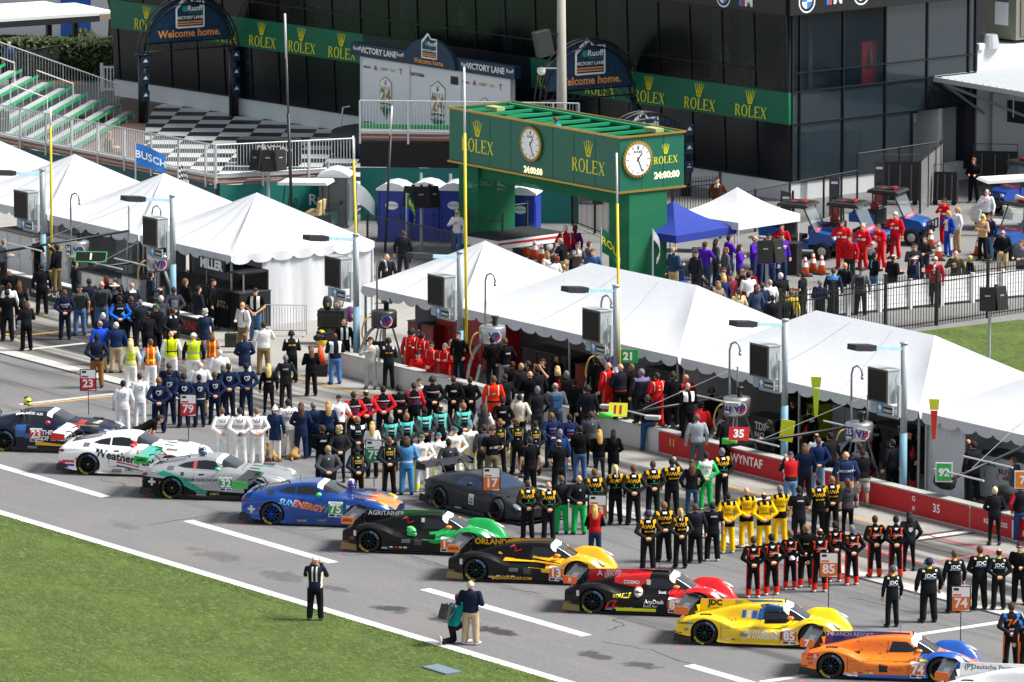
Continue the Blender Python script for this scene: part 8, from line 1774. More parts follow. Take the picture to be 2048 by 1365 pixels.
kk=g(K,'#18191c');kj=g(K,J);ktee=g(K,'#1b1c20','tee');nv=g(N,'#202838');nkh=g(N,HK,shoe='#2a2622');gyj=g(GY,J);amk=g(K,'#17181b',decal=(('t','AMG',0,1.31,.085,'#eef0f2'),))
BR_,DB,BL,GR,WH,RH,BK='#3a2a1c','#231a14','#c8a860','#77757a','#c9c7c2','#7a3818','#141214'
def P(u,v,face,pose,outfit,hair,label,base=0.,sc=1.,wd=1.,skin=0,fem=False,extra=(),group=None):
 hk,hc=hair if isinstance(hair,tuple)else(hair,BR_)
 H={'sit':1.36,'kneel':1.37,'crouch':1.18,'bend':1.42,'bow':1.70}.get(pose,1.78)*sc
 p=at(u,v,base+H);p.z=base
 if outfit.get('top')=='tee' and pose in('back',):pass
 o=person(p,face,pose,outfit,(hk,hc),label,group,sc,wd,skin,fem,extra)
 if pose=='phone':held(o,'phone',(.14,.40,1.74),'raised phone of the '+' '.join(label.split()[:11]),rx=10)
 for t,(kind,loc,col)in HELD.items():
  if t in label:held(o,kind,loc,col[0]+' held by the '+' '.join(label.split(' holding')[0].split(' with his')[0].split()[:11]),col[1])
 return o
def row(lst,labels,outfit,group,face=12,pose='back'):
 for i,((u,v,hair,*o),l)in enumerate(zip(lst,labels)):
  kw=dict(o[0])if o else{}
  if pose=='back' and i%5==3:kw.setdefault('pose','stand')
  P(u,v,kw.pop('face',face),kw.pop('pose',pose),kw.pop('outfit',outfit),hair,l,group=group,**kw)
S_,HS,TH=('short',BR_),('headset',DB),('thin',GR)
HELD={'three holding a cap':('cap',(0,-.27,.93),('brown cap','#4a3a34')),'holding a yellow cap':('cap',(-.30,.08,.84),('yellow cap','#d8b040')),'holding a white cap':('cap',(0,-.27,.93),('white cap','#e4e4e2')),'white helmet in hand':('helmet',(.06,.30,.98),('white helmet','#e6e6e6')),'holding a purple cap':('cap',(-.02,.26,1.26),('purple cap','#4a2a90')),'holding a grey cap':('cap',(-.02,.26,1.2),('grey cap','#4a4a60')),'blue cap in hand':('cap',(.0,.32,1.05),('blue cap','#1f5fc8')),'holding a cap right':('cap',(.1,.33,1.08),('black cap','#17181b'))}
def held(o,kind,loc,label,col='#16171a',rz=0.,rx=0.,cat=None):
 M=TRA(o.location)@ROT(o.rotation_euler.z,4,'Z')@MX.Diagonal((*o.scale,1));p=M@V(loc);q=thing(kind,label,cat or kind.replace('_',' '),p,o.rotation_euler.z+R(rz))
 if kind=='cap':c=link('dome',hair_mesh('cap'),q);om(c,[mat(col,.8)])
 elif kind=='helmet':mb=MB();mb.ell((0,0,0),(.13,.16,.14),18,12);c=mb.build('shell',mat(col,.3,coat=.6),q,True);mb=MB();mb.ell((0,.06,0),(.11,.11,.05),14,8);mb.build('visor',mat('#15161a',.1),q,True)
 else:c=link('pack' if kind=='backpack' else 'casing',gear(kind,col),q);c.rotation_euler.x=R(rx)
 return q
# --- left end
P(20,538,20,'stand',ktee,('bald',BK),'bald person in a black tee nearest the left edge by the black pit wall');P(18,566,15,'stand',g('#dcdfe2','#a8a29a'),S_,'person in a white top between the bald man and the woman with a tan bag')
P(14,582,10,'stand',kk,('short',BK),'person in all black with short black hair at the left edge of the pit lane',wd=1.05);w1=P(38,560,15,'stand',g('#1c1c20','#141417',bottom='slim'),('long','#5a3a24'),'woman in black with long brown hair carrying a tan shoulder bag',fem=True,sc=.97)
P(6,478,-60,'hold',g('#6b7076',CH),('short',GR),'person in a grey sweater cut off by the left edge above the pit wall',base=.75,sc=.95);P(76,472,-40,'stand',ktee,('baldset',BK),'bald man with headphones and black tee beside the leftmost light pole',base=.45,sc=.97);P(113,489,60,'phone',g(K,'#7a6a48'),('short',BK),'man in black and khaki trousers talking on a phone on the pit wall',base=.76,sc=.98)
P(83,527,8,'stand',g('#1d1f24','#17181b'),S_,'tall man in a black padded vest facing the black OWD banner',sc=1.04);P(129,579,8,'back',g(N,'#162036',rules=(('#b8222c',-.09,.09,1.0,1.07,'b'),),decal=(('t','QUARTZ',0,1.27,.075,'#dfe4ee'),('t','RACING',0,1.19,.05,'#dfe4ee'))),('short','#5a4030'),'man in a navy race suit with QUARTZ lettering and a red belt patch')
b1=P(159,571,12,'stand',g('#4f5258',J,'tee'),('cap','#2a2b30'),'man in a grey tee and jeans wearing a black backpack and dark cap',wd=1.06);b2=P(203,566,10,'stand',g('#3e444c',J),('bald',BK),'bald man in a grey hoodie wearing a black backpack and jeans',wd=1.08)
P(212,551,10,'stand',g('#26262b',CH),('mid',RH),'woman with long red hair in a dark jacket behind the bald backpacker',fem=True);P(231,553,15,'front',nv,TH,'older pink faced man in navy behind the straw hat',skin=2);P(229,567,20,'stand',g('#3c4048',CH),('straw','#d6c3a2'),'person in grey wearing a pale straw hat by the black pit wall',sc=.97);P(240,575,10,'hold',kk,('short',BK),'dark haired man in a black jacket below the straw hat');P(264,563,30,'front',g('#232a36',J,rules=(('#d6d8da',-.12,.12,1.43,1.6,'a'),)),('bald',BK),'bald man with sunglasses and a white hood over a navy jacket',extra=('shades',))
P(239,592,10,'back',g('#1b1d22','#191a1e',sl='#1e62c8',decal=(('t','ALPINE',0,1.35,.06,'#e8eaee'),)),('short',DB),'driver in a black suit with blue sleeves standing left of his team mate',group='two drivers in black and blue');P(262,591,20,'back',g('#1b1d22','#191a1e',sl='#2a8ad8',bl='#2a6ac0',rules=(('#c03a48',.02,.06,1.26,1.32,'b'),)),('short','#5a4228'),'driver in a black suit with light blue patches on sleeves and shins',group='two drivers in black and blue')
P(206,627,12,'stand',nv,('short',WH),'white haired man in a navy jacket behind the royal blue shirt',wd=1.05);P(200,641,12,'heart',g('#1d4fd0',HK),TH,'bald older man in a royal blue shirt and khaki trousers',wd=1.06);P(232,642,8,'stand',g('#1a2c54',HK,shoe='#1a1a1c'),('short',WH),'white haired man in a navy jacket and khaki trousers',wd=1.1);P(193,671,5,'back',g('#1c2438',TAN),('short','#0f0d0d'),'dark skinned man in a navy sweater and brown trousers',skin=4)
P(313,612,35,'phone',kk,('beanie','#2c5a44'),'man in black with a green and white beanie holding up a phone');P(322,591,10,'stand',g('#3a3c46',CH,rules=(('#6a6c78',-.1,.1,1.1,1.35,'b'),)),('short',WH),'grey haired man in a dark grey patterned shirt right of the beanie man');P(347,577,10,'back',g('#3a3a46',CH,rules=(('#7a7c86',-.1,.1,1.1,1.35,'b'),)),S_,'brown haired man in a dark grey printed shirt at the black pit wall');P(370,560,-50,'front',kk,('short','#6a4a30'),'young man in a black hoodie behind the black pit wall',sc=1.0);P(396,571,-60,'front',g('#1f232c',CH),('short',BK),'stout man in a dark jacket left of the black pit cart',wd=1.12)
P(345,618,15,'back',g('#1d1e23',CH,rules=(('#e4e6e8',.05,.1,1.44,1.55,'a'),)),S_,'man in a black jacket with a white collar facing the MILLER banner');P(410,617,10,'stand',g('#27344c','#b8a8a0','coat'),('curly','#c4c0ba'),'woman with white curly hair in a navy jacket',fem=True)
P(485,603,150,'hand',g('#d8dadc','#7a6a50',sl='#e2e2e2',rules=(('#b82c38',.10,.14,1.1,1.5,'a'),)),('short','#c8a878'),'blond man in a white race jacket beside the crowd barrier');P(511,579,165,'front',g(K,J,'tee',rules=(('#dfe2e4',.05,.15,1.05,1.5,'a'),)),('cap','#1d1e22'),'man in a black cap with a white photo vest over a black tee',sc=1.02)
P(261,680,5,'stand',hiy,('long','#d6c08a'),'long haired blond woman in a yellow safety vest with orange trim',fem=True);P(301,678,10,'stand',hio,('bun','#6a4c34'),'woman in an orange safety vest with yellow chevrons',fem=True);P(342,663,8,'stand',hiw,('bald',BK),'bald man in a yellow safety vest with black trim and white trousers');P(387,668,8,'stand',hix,('cap','#e8e8e8'),'person in a white cap and yellow vest over black sleeves',wd=1.06);P(424,664,8,'stand',g('#ee4f20',W,sl='#9a9a94',rules=(('#e8e060',.07,.115,.95,1.5,'a'),)),('mid','#6a4c34'),'person in a bright orange vest with striped sleeves and white trousers',fem=True)
P(439,697,8,'stand',g('#e8eaec',W),('thin',WH),'grey haired man in a white shirt behind the navy suits',wd=1.12);P(400,724,8,'stand',g('#e6e8ea','#c8b48c'),('thin',WH),'white haired man in a white shirt and khaki between the navy suits',wd=1.08);P(338,724,10,'stand',nkh,('short','#4a4540'),'broad man in a navy jacket behind the first navy suits',wd=1.15);P(489,668,8,'front',g('#1e2c48',W,'coat'),('bun','#7a5a3a'),'woman in a long navy coat and white trousers',fem=True);P(446,730,10,'stand',nv,('mid','#5a5048'),'grey haired woman in navy hugging a driver in a navy suit',fem=True,sc=.96)
P(527,646,10,'heart',g('#e8eaec','#8d7a58',shoe='#3a2c20'),S_,'man in a white shirt and khaki trousers holding a yellow cap',wd=1.05);P(583,661,5,'hold',g('#1d1f24','#1a1b1e',rules=(('#d8dadc',.13,.2,1.40,1.5,'a'),('#e0a83a',.02,.12,1.28,1.33,'b'))),HS,'cameraman in a black suit with white shoulder patches seen from behind');w2=P(622,690,15,'hold',kk,('long','#6e4a2e'),'woman with wavy brown hair in a black suit holding up a phone',fem=True,sc=.97);P(571,710,8,'pocket',g('#26262b','#2a2a30',decal=(('t','AMG',0,1.32,.08,'#d8d8d8'),)),('short',GR),'grey haired man in a charcoal jacket with hands in his pockets',wd=1.04);P(537,728,8,'stand',g(K,'#141417',bottom='slim',decal=(('t','AMG',0,1.2,.07,'#d8d8d8'),)),('long','#d8b870'),'woman with long blond hair in black leggings',fem=True,sc=.97)
# --- suits with a heart on the back
row([(317,757,('short','#7a5a3c'),dict(wd=1.05)),(338,741,('short',DB)),(367,747,HS),(398,746,('short',BK)),(429,741,('short','#5a4632'),dict(wd=1.05)),(457,730,S_),(492,728,('short','#100e0e'),dict(skin=3))],
 ['crew member in a navy heart suit first in the line with a light brown crop','crew member in a navy heart suit second in the line and a little taller','crew member with headphones in a navy heart suit behind the 79 board','crew member in a navy heart suit with black hair right of the 79 board','crew member in a navy heart suit with hands clasped mid line','driver in a navy heart suit hugged by the grey haired woman','crew member in a navy heart suit last at the right of the line'],hrt,'crew in navy suits with a white heart')
row([(246,760,('short',BK),dict(pose='stand')),(279,748,S_,dict(pose='stand'))],['driver in a white heart suit on the left of the pair with black hair','driver in a white heart suit on the right of the pair with brown hair'],hrw,'drivers in white suits with a heart')
P(277,828,-75,'bend',g(K,'#1b1c20','tee'),S_,'man in black bending over the bonnet of the white car')
row([(444,817,('short','#6a4e34')),(479,818,('short',DB)),(513,816,('short','#7a5c40')),(576,798,('short',DB),dict(face=15,sc=1.03))],['driver in a white WeatherTech suit leftmost of three','driver in a white WeatherTech suit in the middle of three holding a cap','driver in a white WeatherTech suit right of three','tall driver in a cream suit beside the woman with the white beanie'],wtc,'drivers in white suits with a black W')
P(550,812,-10,'stand',g('#1a2c4c','#ddd6c8','coat',bottom='slim',shoe='#8a4a34'),('beanie','#e4e4e0'),'woman in a white beanie, navy coat and cream trousers',fem=True);P(602,806,8,'front',g('#1c2a48','#20304e','coat'),('long','#4e3426'),'woman with long dark brown hair in a navy puffer and jeans',fem=True);P(627,802,8,'stand',g('#1b2a4a','#1c2740'),('short',GR),'grey haired man in a navy puffer jacket',wd=1.06);P(656,805,10,'front',g('#1c2a48',K,bottom='slim'),('long','#b08a54'),'woman with very long dark blond hair in a navy puffer',fem=True);P(678,790,12,'pocket',g('#e8e8ea',K,'tee',decal=(('p',tuple((.06+.045*math.cos(i*.7854),1.22+.045*math.sin(i*.7854))for i in range(8)),'#c8286a'),)),('cap','#1a1b1f'),'man in a white tee with a pink dot and a black cap',sc=1.02)
P(645,851,12,'front',amk,S_,'brown haired man in a black AMG jacket behind the grey quarter zip');P(678,852,10,'back',g('#26272b','#17181b',bottom='slim'),('curly','#bca67c'),'woman with curly blond hair in a black jacket and leggings',fem=True);P(656,890,8,'back',g('#4a4c52','#2a2b2f',decal=(('t','o',0,1.40,.10,'#d8dadc'),)),('short','#a08a6c'),'sandy haired man in a grey quarter zip behind the blue car roof',wd=1.05)
# --- WeatherTech crew with stripes
row([(707,783,S_,dict(wd=1.05)),(732,780,('thin',BR_)),(766,774,('short',DB),dict(wd=1.05)),(828,767,S_)],['crew member in a red and blue striped shirt first from the left','balding crew member in a red and blue striped shirt second from the left','broad crew member in a red and blue striped shirt, red sleeves clasped','crew member in a red and blue striped shirt beside the crouching photographer'],wtr,'crew in black shirts with red and blue stripes')
row([(798,773,HS),(865,755,('headset',BR_),dict(wd=1.14))],['crew member in plain black with headphones between two striped shirts','big man in plain black with headphones right of the photographer'],wtb,'crew in plain black shirts with white lettering');ph1=P(842,757,165,'bow',g('#e6e8ea',K,'tee'),S_,'photographer in a white vest looking down at the white pit wall');P(907,753,8,'back',amk,S_,'man in a black AMG jacket at the white pit wall beside the black sweater');P(940,751,12,'back',kk,S_,'man in a plain black sweater right of the AMG jacket at the white wall')
row([(782,832,('short',GR)),(813,828,('short','#8a6844')),(849,818,('short','#0f0d0d'),dict(skin=3)),(881,812,('thin',BR_)),(927,808,('short','#8a6844'),dict(face=20))],['crew member in black and teal leftmost in the row with grey hair','crew member in black and teal second in the row with sandy hair','crew member in black and teal third in the row with black hair','balding crew member in black and teal fourth in the row','crew member in black and teal at the right end beside the dark haired woman'],teal_,'crew in black and teal suits')
P(715,833,8,'back',g('#1c1d21','#18191c',rules=(('#e4e6e8',.09,.2,1.39,1.6,'a'),),decal=(('t','AMG',0,1.33,.07,'#f0f2f2'),('t','NORTHOFF',0,1.24,.035,'#5ac9bf'))),('short','#8a6844'),'crew member in black with white shoulders left of the 75 board');P(744,847,5,'hold',g('#e4e6e8',K,'tee'),('long','#caa860'),'blond woman in a white tee holding the 75 board',fem=True,sc=.97)
row([(715,890,('headset',BK)),(778,877,('short','#6a4a30')),(1000,841,('short','#7a5638'),dict(face=15)),(1034,836,('short','#7a5638'),dict(face=15)),(1070,839,('short',DB),dict(face=15))],['crew member with headphones in black and gold just left of the 75 board','crew member in black and gold between the 75 board and the light blue suit','crew member in black and gold behind the man in khaki shorts','crew member in black and gold with a yellow collar behind the grey supercar','crew member in black and gold rightmost beside the navy hoodies'],amy,'crew in black suits with gold lettering')
P(813,872,5,'front',lbl,('mid','#4a3022'),'long haired driver in a light blue race suit',sc=1.03)
row([(843,869,('cap','#27604e')),(877,865,('cap','#2a6a80')),(910,852,('cap','#255c70')),(940,847,('cap','#2f86b0'))],['driver in a white and yellow suit with a dark green cap','driver in a white and yellow suit behind the dark skinned crew member','driver in a white and yellow suit behind the supercar wing','driver in a white and yellow suit with a bright blue cap'],amw,'drivers in white suits with yellow legs')
P(897,878,8,'back',g('#3a3b41','#2a2b2f',decal=(('t','o',.04,1.40,.09,'#d8dadc'),)),('short','#0f0d0d'),'dark skinned man in a dark grey jacket behind the supercar wing',skin=4);P(968,849,12,'stand',g('#45474d','#2a2b2f'),S_,'man in a grey jacket between the white suits and the black cap');P(984,857,12,'front',g(K,'#6e6452','tee',bottom='shorts',decal=(('t','# 102',.02,1.18,.10,'#e0e0e0'),)),('cap','#17181b'),'man in a black cap, black tee and khaki shorts behind the supercar',wd=1.08);P(966,808,10,'front',g('#3c3e44',K,sl='#e2e4e6'),('long','#2a1c16'),'woman with long black hair and white sleeves beside the red driver',fem=True)
P(987,753,5,'stand',rsf,('short','#5e4430'),'driver in a bright orange red suit with his back to the camera',sc=1.05);P(1005,793,8,'back',amk,('short',DB),'man in a black AMG jacket right of the orange red suit');P(1039,788,-8,'pocket',g('#d8d2c0',K),('short',DB),'man in a cream sweater with hands in his pockets');P(1075,772,10,'pocket',g('#1f2228','#34363c'),('short',GR),'grey haired man in a black jacket right of the cream sweater',sc=1.02);P(1060,741,8,'cross',kk,('bald',BK),'bald man in black facing the red cabinet',wd=1.08);P(1043,725,15,'hold',g('#202126',CH),('short','#b0946a'),'sandy haired young man in a dark jacket behind the bald man');P(1025,721,20,'pocket',g(K,J),S_,'man with glasses in a black hoodie and jeans beside the sandy haired man')
P(1060,877,30,'stand',ktee,('short','#3a2a1e'),'man in sunglasses and a black polo beside the supercar windscreen',extra=('shades',),sc=1.02);b3=P(1111,769,15,'hold',g('#5c666e','#3a4c66'),('thin',GR),'older man in a grey jacket wearing a blue backpack',wd=1.08);P(1115,733,10,'stand',kk,('mid','#c8ae74'),'woman with blond hair in black inside the tent opening',fem=True);P(1133,744,10,'stand',g('#1c1d21',CH,sl='#b8222a'),('short',GR),'grey haired man in black with red sleeves inside the tent opening')
row([(1103,823,('short','#7a5a3c')),(1139,829,('short',BK))],['man in a navy hoodie with a red print standing on the left of the pair','man in a navy hoodie with a red print, right of the pair'],g('#1b2850',CH,decal=(('t','TEAM',0,1.28,.08,'#8fa8e0'),('t','RACE',0,1.17,.07,'#d0505a'))),'two men in navy hoodies')
P(1120,862,12,'stand',g('#1e3c70','#3c6ea8'),('short',GR),'man in a blue jacket half hidden behind the black polo');P(1118,879,30,'front',ktee,('thin','#3a2a1e'),'balding man in sunglasses and black polo right of the supercar nose',extra=('shades',),wd=1.05);P(1160,851,8,'hold',kj,('short',BK),'man in a black long sleeved top and blue jeans');P(1182,822,8,'front',g('#505257',K,decal=(('t','o',.03,1.40,.08,'#d0d2d4'),)),('short','#3a3430'),'man in a grey quarter zip behind the blond woman in black');P(1199,857,8,'front',g(K,'#2c2e34',bottom='slim'),('long','#c89c50'),'woman with long golden hair in a black leather jacket',fem=True);P(1227,856,-5,'front',g(K,'#1b1c20','coat',bottom='slim'),('long','#120f10'),'woman with long black hair and a black skirt tied jacket',fem=True);P(1295,790,15,'stand',g('#1c1d24','#2c4f7c',shoe='#4a3024'),('short','#4a4038'),'man in a dark jacket and blue jeans in front of the white pit wall',wd=1.05)
# --- on and behind the wall
P(1193,716,20,'phone',kk,('short',BK),'man in black on the pit wall filming with one raised arm',base=.76);rsm=g('#b8221c','#ac201a',rules=(('#e8dcd0',.13,.15,1.2,1.5,'a'),),bs='#c85a50')
P(1217,727,25,'stand',rs,('bald',BK),'bald man in a red race suit standing on the pit wall',base=.76);P(1241,729,25,'front',g('#1e2029',K,rules=(('#b8222a',-.3,.3,.88,.95,'a'),)),('bald',BK),'bald man in a dark jacket with a red hem on the pit wall',base=.76,wd=1.06);P(1264,728,25,'hold',kk,('short','#7a5c3c'),'young man with glasses in black on the pit wall',base=.76);P(1283,738,25,'stand',g('#272a33','#22252c',rules=(('#7a6a94',-.2,.2,1.40,1.6,'b'),)),('short',GR),'grey haired man with a purple lined hood on the pit wall',base=.76,wd=1.1)
P(1315,744,25,'hold',rs,S_,'brown haired crew member in a red suit with headphones on the pit wall',base=.70);P(1346,744,25,'hold',g(K,'#17181b',rules=(('#d6d8de',.02,.15,1.15,1.5,'f'),),shoe='#e6e6e4'),('headset','#3a2a1e'),'young man with headphones in black and white on the pit wall',base=.76);P(1372,752,30,'stand',g('#c41c22',K),('bald',BK),'man in red at the white tent post behind the headphones man',base=.4,skin=1);P(1376,766,20,'hold',g(K,'#17181b',rules=(('#e2e4e8',.05,.17,1.2,1.5,'b'),)),('baldset',BK),'bald man with headphones in black and white at the end of the wall line',base=.70);P(1397,806,-20,'crouch',g('#b81c22','#26272b'),('short',BK),'person in a red jacket crouching on the wall behind the grey sweater',base=.5,sc=1.1);P(1394,827,10,'stand',g('#a9b2b8','#5c5f66'),('short','#6a5c50'),'man in a pale grey sweater and grey trousers by the red banner',sc=1.02);P(1424,776,20,'sit',g(K,'#17181b',bl='#a82c34'),('headset','#4a3422'),'crew member in black sitting beside the 11 fuel tank',base=.55)
row([(822,659,HS,dict(face=-10,pose='stand')),(844,666,('short',BK),dict(face=-30,pose='stand')),(830,700,('short',BK),dict(face=-150,pose='crouch',base=.1)),(863,683,('short',BK),dict(face=150,pose='front',extra=('shades',))),(890,685,('short',GR),dict(face=150,pose='cross')),(904,678,('headset',GR),dict(face=120,pose='stand'))],
 ['crew member in red with headphones seen from behind at the back of the tent','crew member in red with a black crop beside the tent pole','bearded crew member in red crouching on the wall','crew member in red with sunglasses facing the camera','grey haired crew member in red with folded arms','crew member in red with headphones next to the man in black'],rs,'crew in red suits in the tent')
P(917,661,150,'pocket',kk,('short',BK),'bearded man in black standing on the wall beside the yellow mast',base=.55);P(984,673,25,'front',kk,('short',BK),'man with glasses in a black jacket standing on the wall by the looped hose',base=.74);P(1010,676,20,'pocket',g(K,'#7d8086',shoe='#e2e4e6',decal=(('t','AMG',.06,1.28,.08,'#d8d8d8'),)),('short','#5e4428'),'young man in a black jacket and grey trousers on the wall',base=.74)
P(741,673,165,'heart',g('#c4c6c0','#b8bab4',shoe='#1c1d20'),HS,'man in a silver fire suit with headphones holding a black screen');P(777,674,12,'hold',g('#1d1f24','#1a1b1e',rules=(('#d8dadc',.13,.2,1.40,1.5,'a'),('#e0a83a',.02,.12,1.26,1.30,'b'))),HS,'television crew man in black with headphones beside the silver suit');P(670,664,20,'hold',g('#1a1d24','#4a76b0',rules=(('#d4e0e2',.08,.2,1.1,1.5,'a'),)),('bald',BK),'dark skinned cameraman in jeans with a big video camera',skin=4);P(688,641,15,'stand',g(K,'#17181b',rules=(('#c8d0dc',.05,.12,1.1,1.5,'a'),)),('bald',BK),'bald man in black and a white photo vest behind the video cameraman',extra=('shades',))
P(1087,719,150,'photo',ktee,('short',DB),'photographer in a black tee aiming out of the dark tent');P(1057,720,100,'hold',kk,HS,'person with headphones in the dark tent left of the aiming photographer');P(1116,708,120,'stand',kk,('headset',BK),'person with headphones deep in the tent behind the blond woman')
for u,v,s in((1300,770,'person in black half hidden in the dark tent behind the grey haired man'),(1540,838,'mechanic with headphones in black leaning on the black pit desk'),(1590,800,'person in black deep inside the tent above the yellow striped case')):P(u,v,60,'hold',kk,HS,s)
# --- AWA line
row([(1055,962,('short','#3e2a1e')),(1097,965,('bald',BK)),(1189,941,('short','#5e4228')),(1231,932,('pony','#d8c48a'),dict(fem=True)),(1267,933,('short','#5a3c24'),dict(outfit=awa)),(1306,924,('short','#4a3a2c'),dict(wd=1.05)),(1344,916,('short',DB),dict(outfit=awb,pose='phone')),(1444,896,('short',GR),dict(face=25))],
 ['crew member in black with yellow shoulders just right of the supercar number board','bald crew member in black with yellow shoulders second from the supercar','crew member in black with yellow shoulders behind the 13 board','blond pony tailed crew member in black with yellow shoulders','crew member in black with yellow shoulders right of the blond pony tail','broad crew member in black with yellow shoulders third from the blond pony tail','crew member in black with yellow shoulders lifting a phone','grey haired crew member in black with yellow shoulders behind the green and white driver'],awa,'crew in black with yellow shoulders, back row')
P(1123,950,8,'stand',g('#1c1f2a','#23b45c'),('short','#6a4e36'),'man in a black jacket over green race trousers with white stripes');P(1158,951,8,'back',g('#1e2128','#22b055',decal=(('t','A',.02,1.36,.08,'#e0e2e4'),)),('bald',BK),'bald man in a black vest over green race trousers');P(1190,1012,5,'hold',g('#b81c24','#2a3a58',sl=K),('long','#c8a258'),'blond woman in a red vest holding the 13 board',fem=True,sc=.9)
P(1384,921,8,'pocket',g('#17181c','#274468',bottom='slim'),('cap','#17181b'),'woman in a black cap and leather jacket with long brown hair and jeans',fem=True,extra=('hairback',));P(1412,904,12,'back',g('#dfe4e0','#24b458',sl='#2fb862',shoe='#d8d8d6',decal=(('t','AWA',0,1.33,.12,'#8a9090'),('p',((-.03,1.22),(.02,1.25),(.02,1.18),(-.01,1.16)),'#23a878'))),('short',DB),'driver in a green and white race suit')
row([(1296,1019,('earmuffs',DB)),(1328,1003,('short','#7a5a3c'),dict(wd=1.05)),(1361,1016,('pony','#b8945c'),dict(fem=True)),(1637,958,('short',DB)),(1664,950,('short','#8a6844'))],
 ['crew member with blue ear muffs in black with yellow shoulders','crew member in black with yellow shoulders between the ear muffs and the pony tail','crew member with a long blond pony tail in black with yellow shoulders, front row','crew member in black with yellow shoulders left of the woman in grey','sandy haired crew member in black with yellow shoulders next to the woman in grey'],awb,'crew in black with yellow shoulders, front row')
P(1391,1006,8,'stand',g('#20232b','#191a1e'),('short','#4a3c30'),'man in a plain black vest between the pony tail and the black tee');P(1425,1002,8,'stand',g('#191a1e','#1c1d22','tee',shoe='#d8d8d6',decal=(('t','AWA',.03,1.37,.07,'#e0e2e4'),)),('short',BK),'man in a black tee with a small white logo left of the yellow suits');P(1598,976,8,'hold',g('#191a1e','#1c1d22','tee',decal=(('t','AWA',.03,1.37,.07,'#e0e2e4'),)),('short',BK),'man in a black tee holding a cap right of the yellow suits')
row([(1456,987,('short',DB)),(1493,976,('bald',BK)),(1528,982,('thin',BR_)),(1560,968,('short',GR),dict(pose='stand'))],['driver in a yellow and black suit leftmost of four','bald driver in a yellow and black suit second of four','balding driver in a yellow and black suit third of four','grey haired driver in a yellow and black suit rightmost of four'],yel,'drivers in yellow and black suits')
# --- by the red wall
P(1582,906,12,'photo',g('#c8242a','#6a90bc',sl='#26272b',rules=(('#26272b',-.3,.3,.9,1.05,'a'),)),('cap','#5a3a6e'),'photographer in a red and black jacket with a patterned cap');P(1610,887,10,'stand',g('#1c2b48','#26282e'),('mid','#7a5a38'),'person with shoulder length brown hair in a navy sweater',sc=1.03);P(1637,878,8,'back',g('#1a2c58','#7a98bc',shoe='#d8d8d6'),('short','#5a4a40'),'man in a dark blue sweater and pale jeans by the red wall',sc=1.02);P(1633,866,20,'stand',g('#dfe1e4',CH),('thin',DB),'man in a white top behind the dark blue sweater');P(1692,904,8,'stand',g('#23315a',HK,rules=(('#d0d4dc',.165,.18,.9,1.4,'a'),),decal=(('t','SECURITY',.02,1.22,.09,'#eef0f2'),)),('bald',BK),'bald guard in a navy jacket reading SECURITY',wd=1.12,sc=1.02);P(1725,899,8,'pocket',g('#1c1d22','#8d8f8c',bottom='shorts',shoe='#6a7078',brules=(('#c8c8c4',-.3,.3,.62,.75,'a'),)),('short','#3e3028'),'man in a black hoodie and grey camouflage shorts',wd=1.05);P(1719,888,20,'stand',g('#4c535c',CH),S_,'brown haired man in grey behind the camouflage shorts');P(1696,959,15,'hold',g('#3e4147',K,bottom='slim'),('pony','#6a3c24'),'woman with a brown pony tail in a grey top and leggings',fem=True)
row([(1748,841,('cap','#17181b'),dict(face=40,pose='hold')),(1803,854,('short',DB),dict(face=30,pose='phone')),(1820,863,('short',BK),dict(face=130,pose='stand')),(1619,812,('short',DB),dict(face=30,pose='stand',base=.3))],['crew member in black and red with a cap at the 35 fuel tank','crew member in black and red lifting a phone on the wall','crew member in black and red behind the one with the phone','crew member in black and red reaching up under the yellow arrow sign'],tds,'crew in black and red at the tent')
for o_ in list(C.objects):
 if o_.get('group')=='crew in black and red at the tent' and o_.location.z<.1:o_.location.z=0
P(1947,884,30,'phone',g('#191b20','#191a1e'),('short',DB),'big man in black photographing with a phone beside the white tent wall',base=.5,wd=1.1,sc=1.02);P(1990,974,8,'front',g('#1e2025','#17181b',bottom='slim'),('short','#d8d0a8'),'woman with short blond hair in a black jacket and leggings',fem=True,sc=.98);P(2042,966,15,'pocket',g('#1c1d22','#2a4a78',sl='#a82430',shoe='#d8d8d6'),('short','#2a2220'),'man in a black and red hoodie and jeans at the right edge')
# --- black and red crew behind car 87
row([(1507,1072,S_),(1543,1067,('short',BK)),(1581,1057,('short','#7a5a3c')),(1640,1061,('thin',DB)),(1670,1042,('short',DB)),(1704,1048,('short',GR)),(1750,1033,S_,dict(outfit=zed2)),(1792,1034,('short',BK),dict(outfit=zed2))],
 ['crew member in black with red trouser sides first from the left','crew member in black with red trouser sides second from the left','crew member in black with red trouser sides third from the left holding a white cap','balding crew member in black and red just left of the 85 board','crew member in black and red just right of the 85 board','grey haired crew member in black and red at the end of the front line','crew member in black and red set apart with red side panels','crew member in black and red beside the black hoodie'],zed,'crew in black with red trouser sides')
P(1612,1052,8,'back',g(K,'#1a1b1e',bl='#c0302a',shoe='#d8d8d6',rules=(('#e2ddd0',-.3,.3,.9,1.0,'a'),),decal=(('t','BOULLE',0,1.25,.05,'#e0c83a'),)),('short','#8a6a44'),'driver in black with a cream shirt tied at the waist');P(1819,1021,8,'pocket',g('#1e2028','#141518',bottom='slim',decal=(('p',((-.06,1.33),(.06,1.33),(.06,1.24),(0,1.18),(-.06,1.24)),'#c8d0d8'),)),('mid','#15110f'),'person with a black bun in a black hoodie with a shield print')
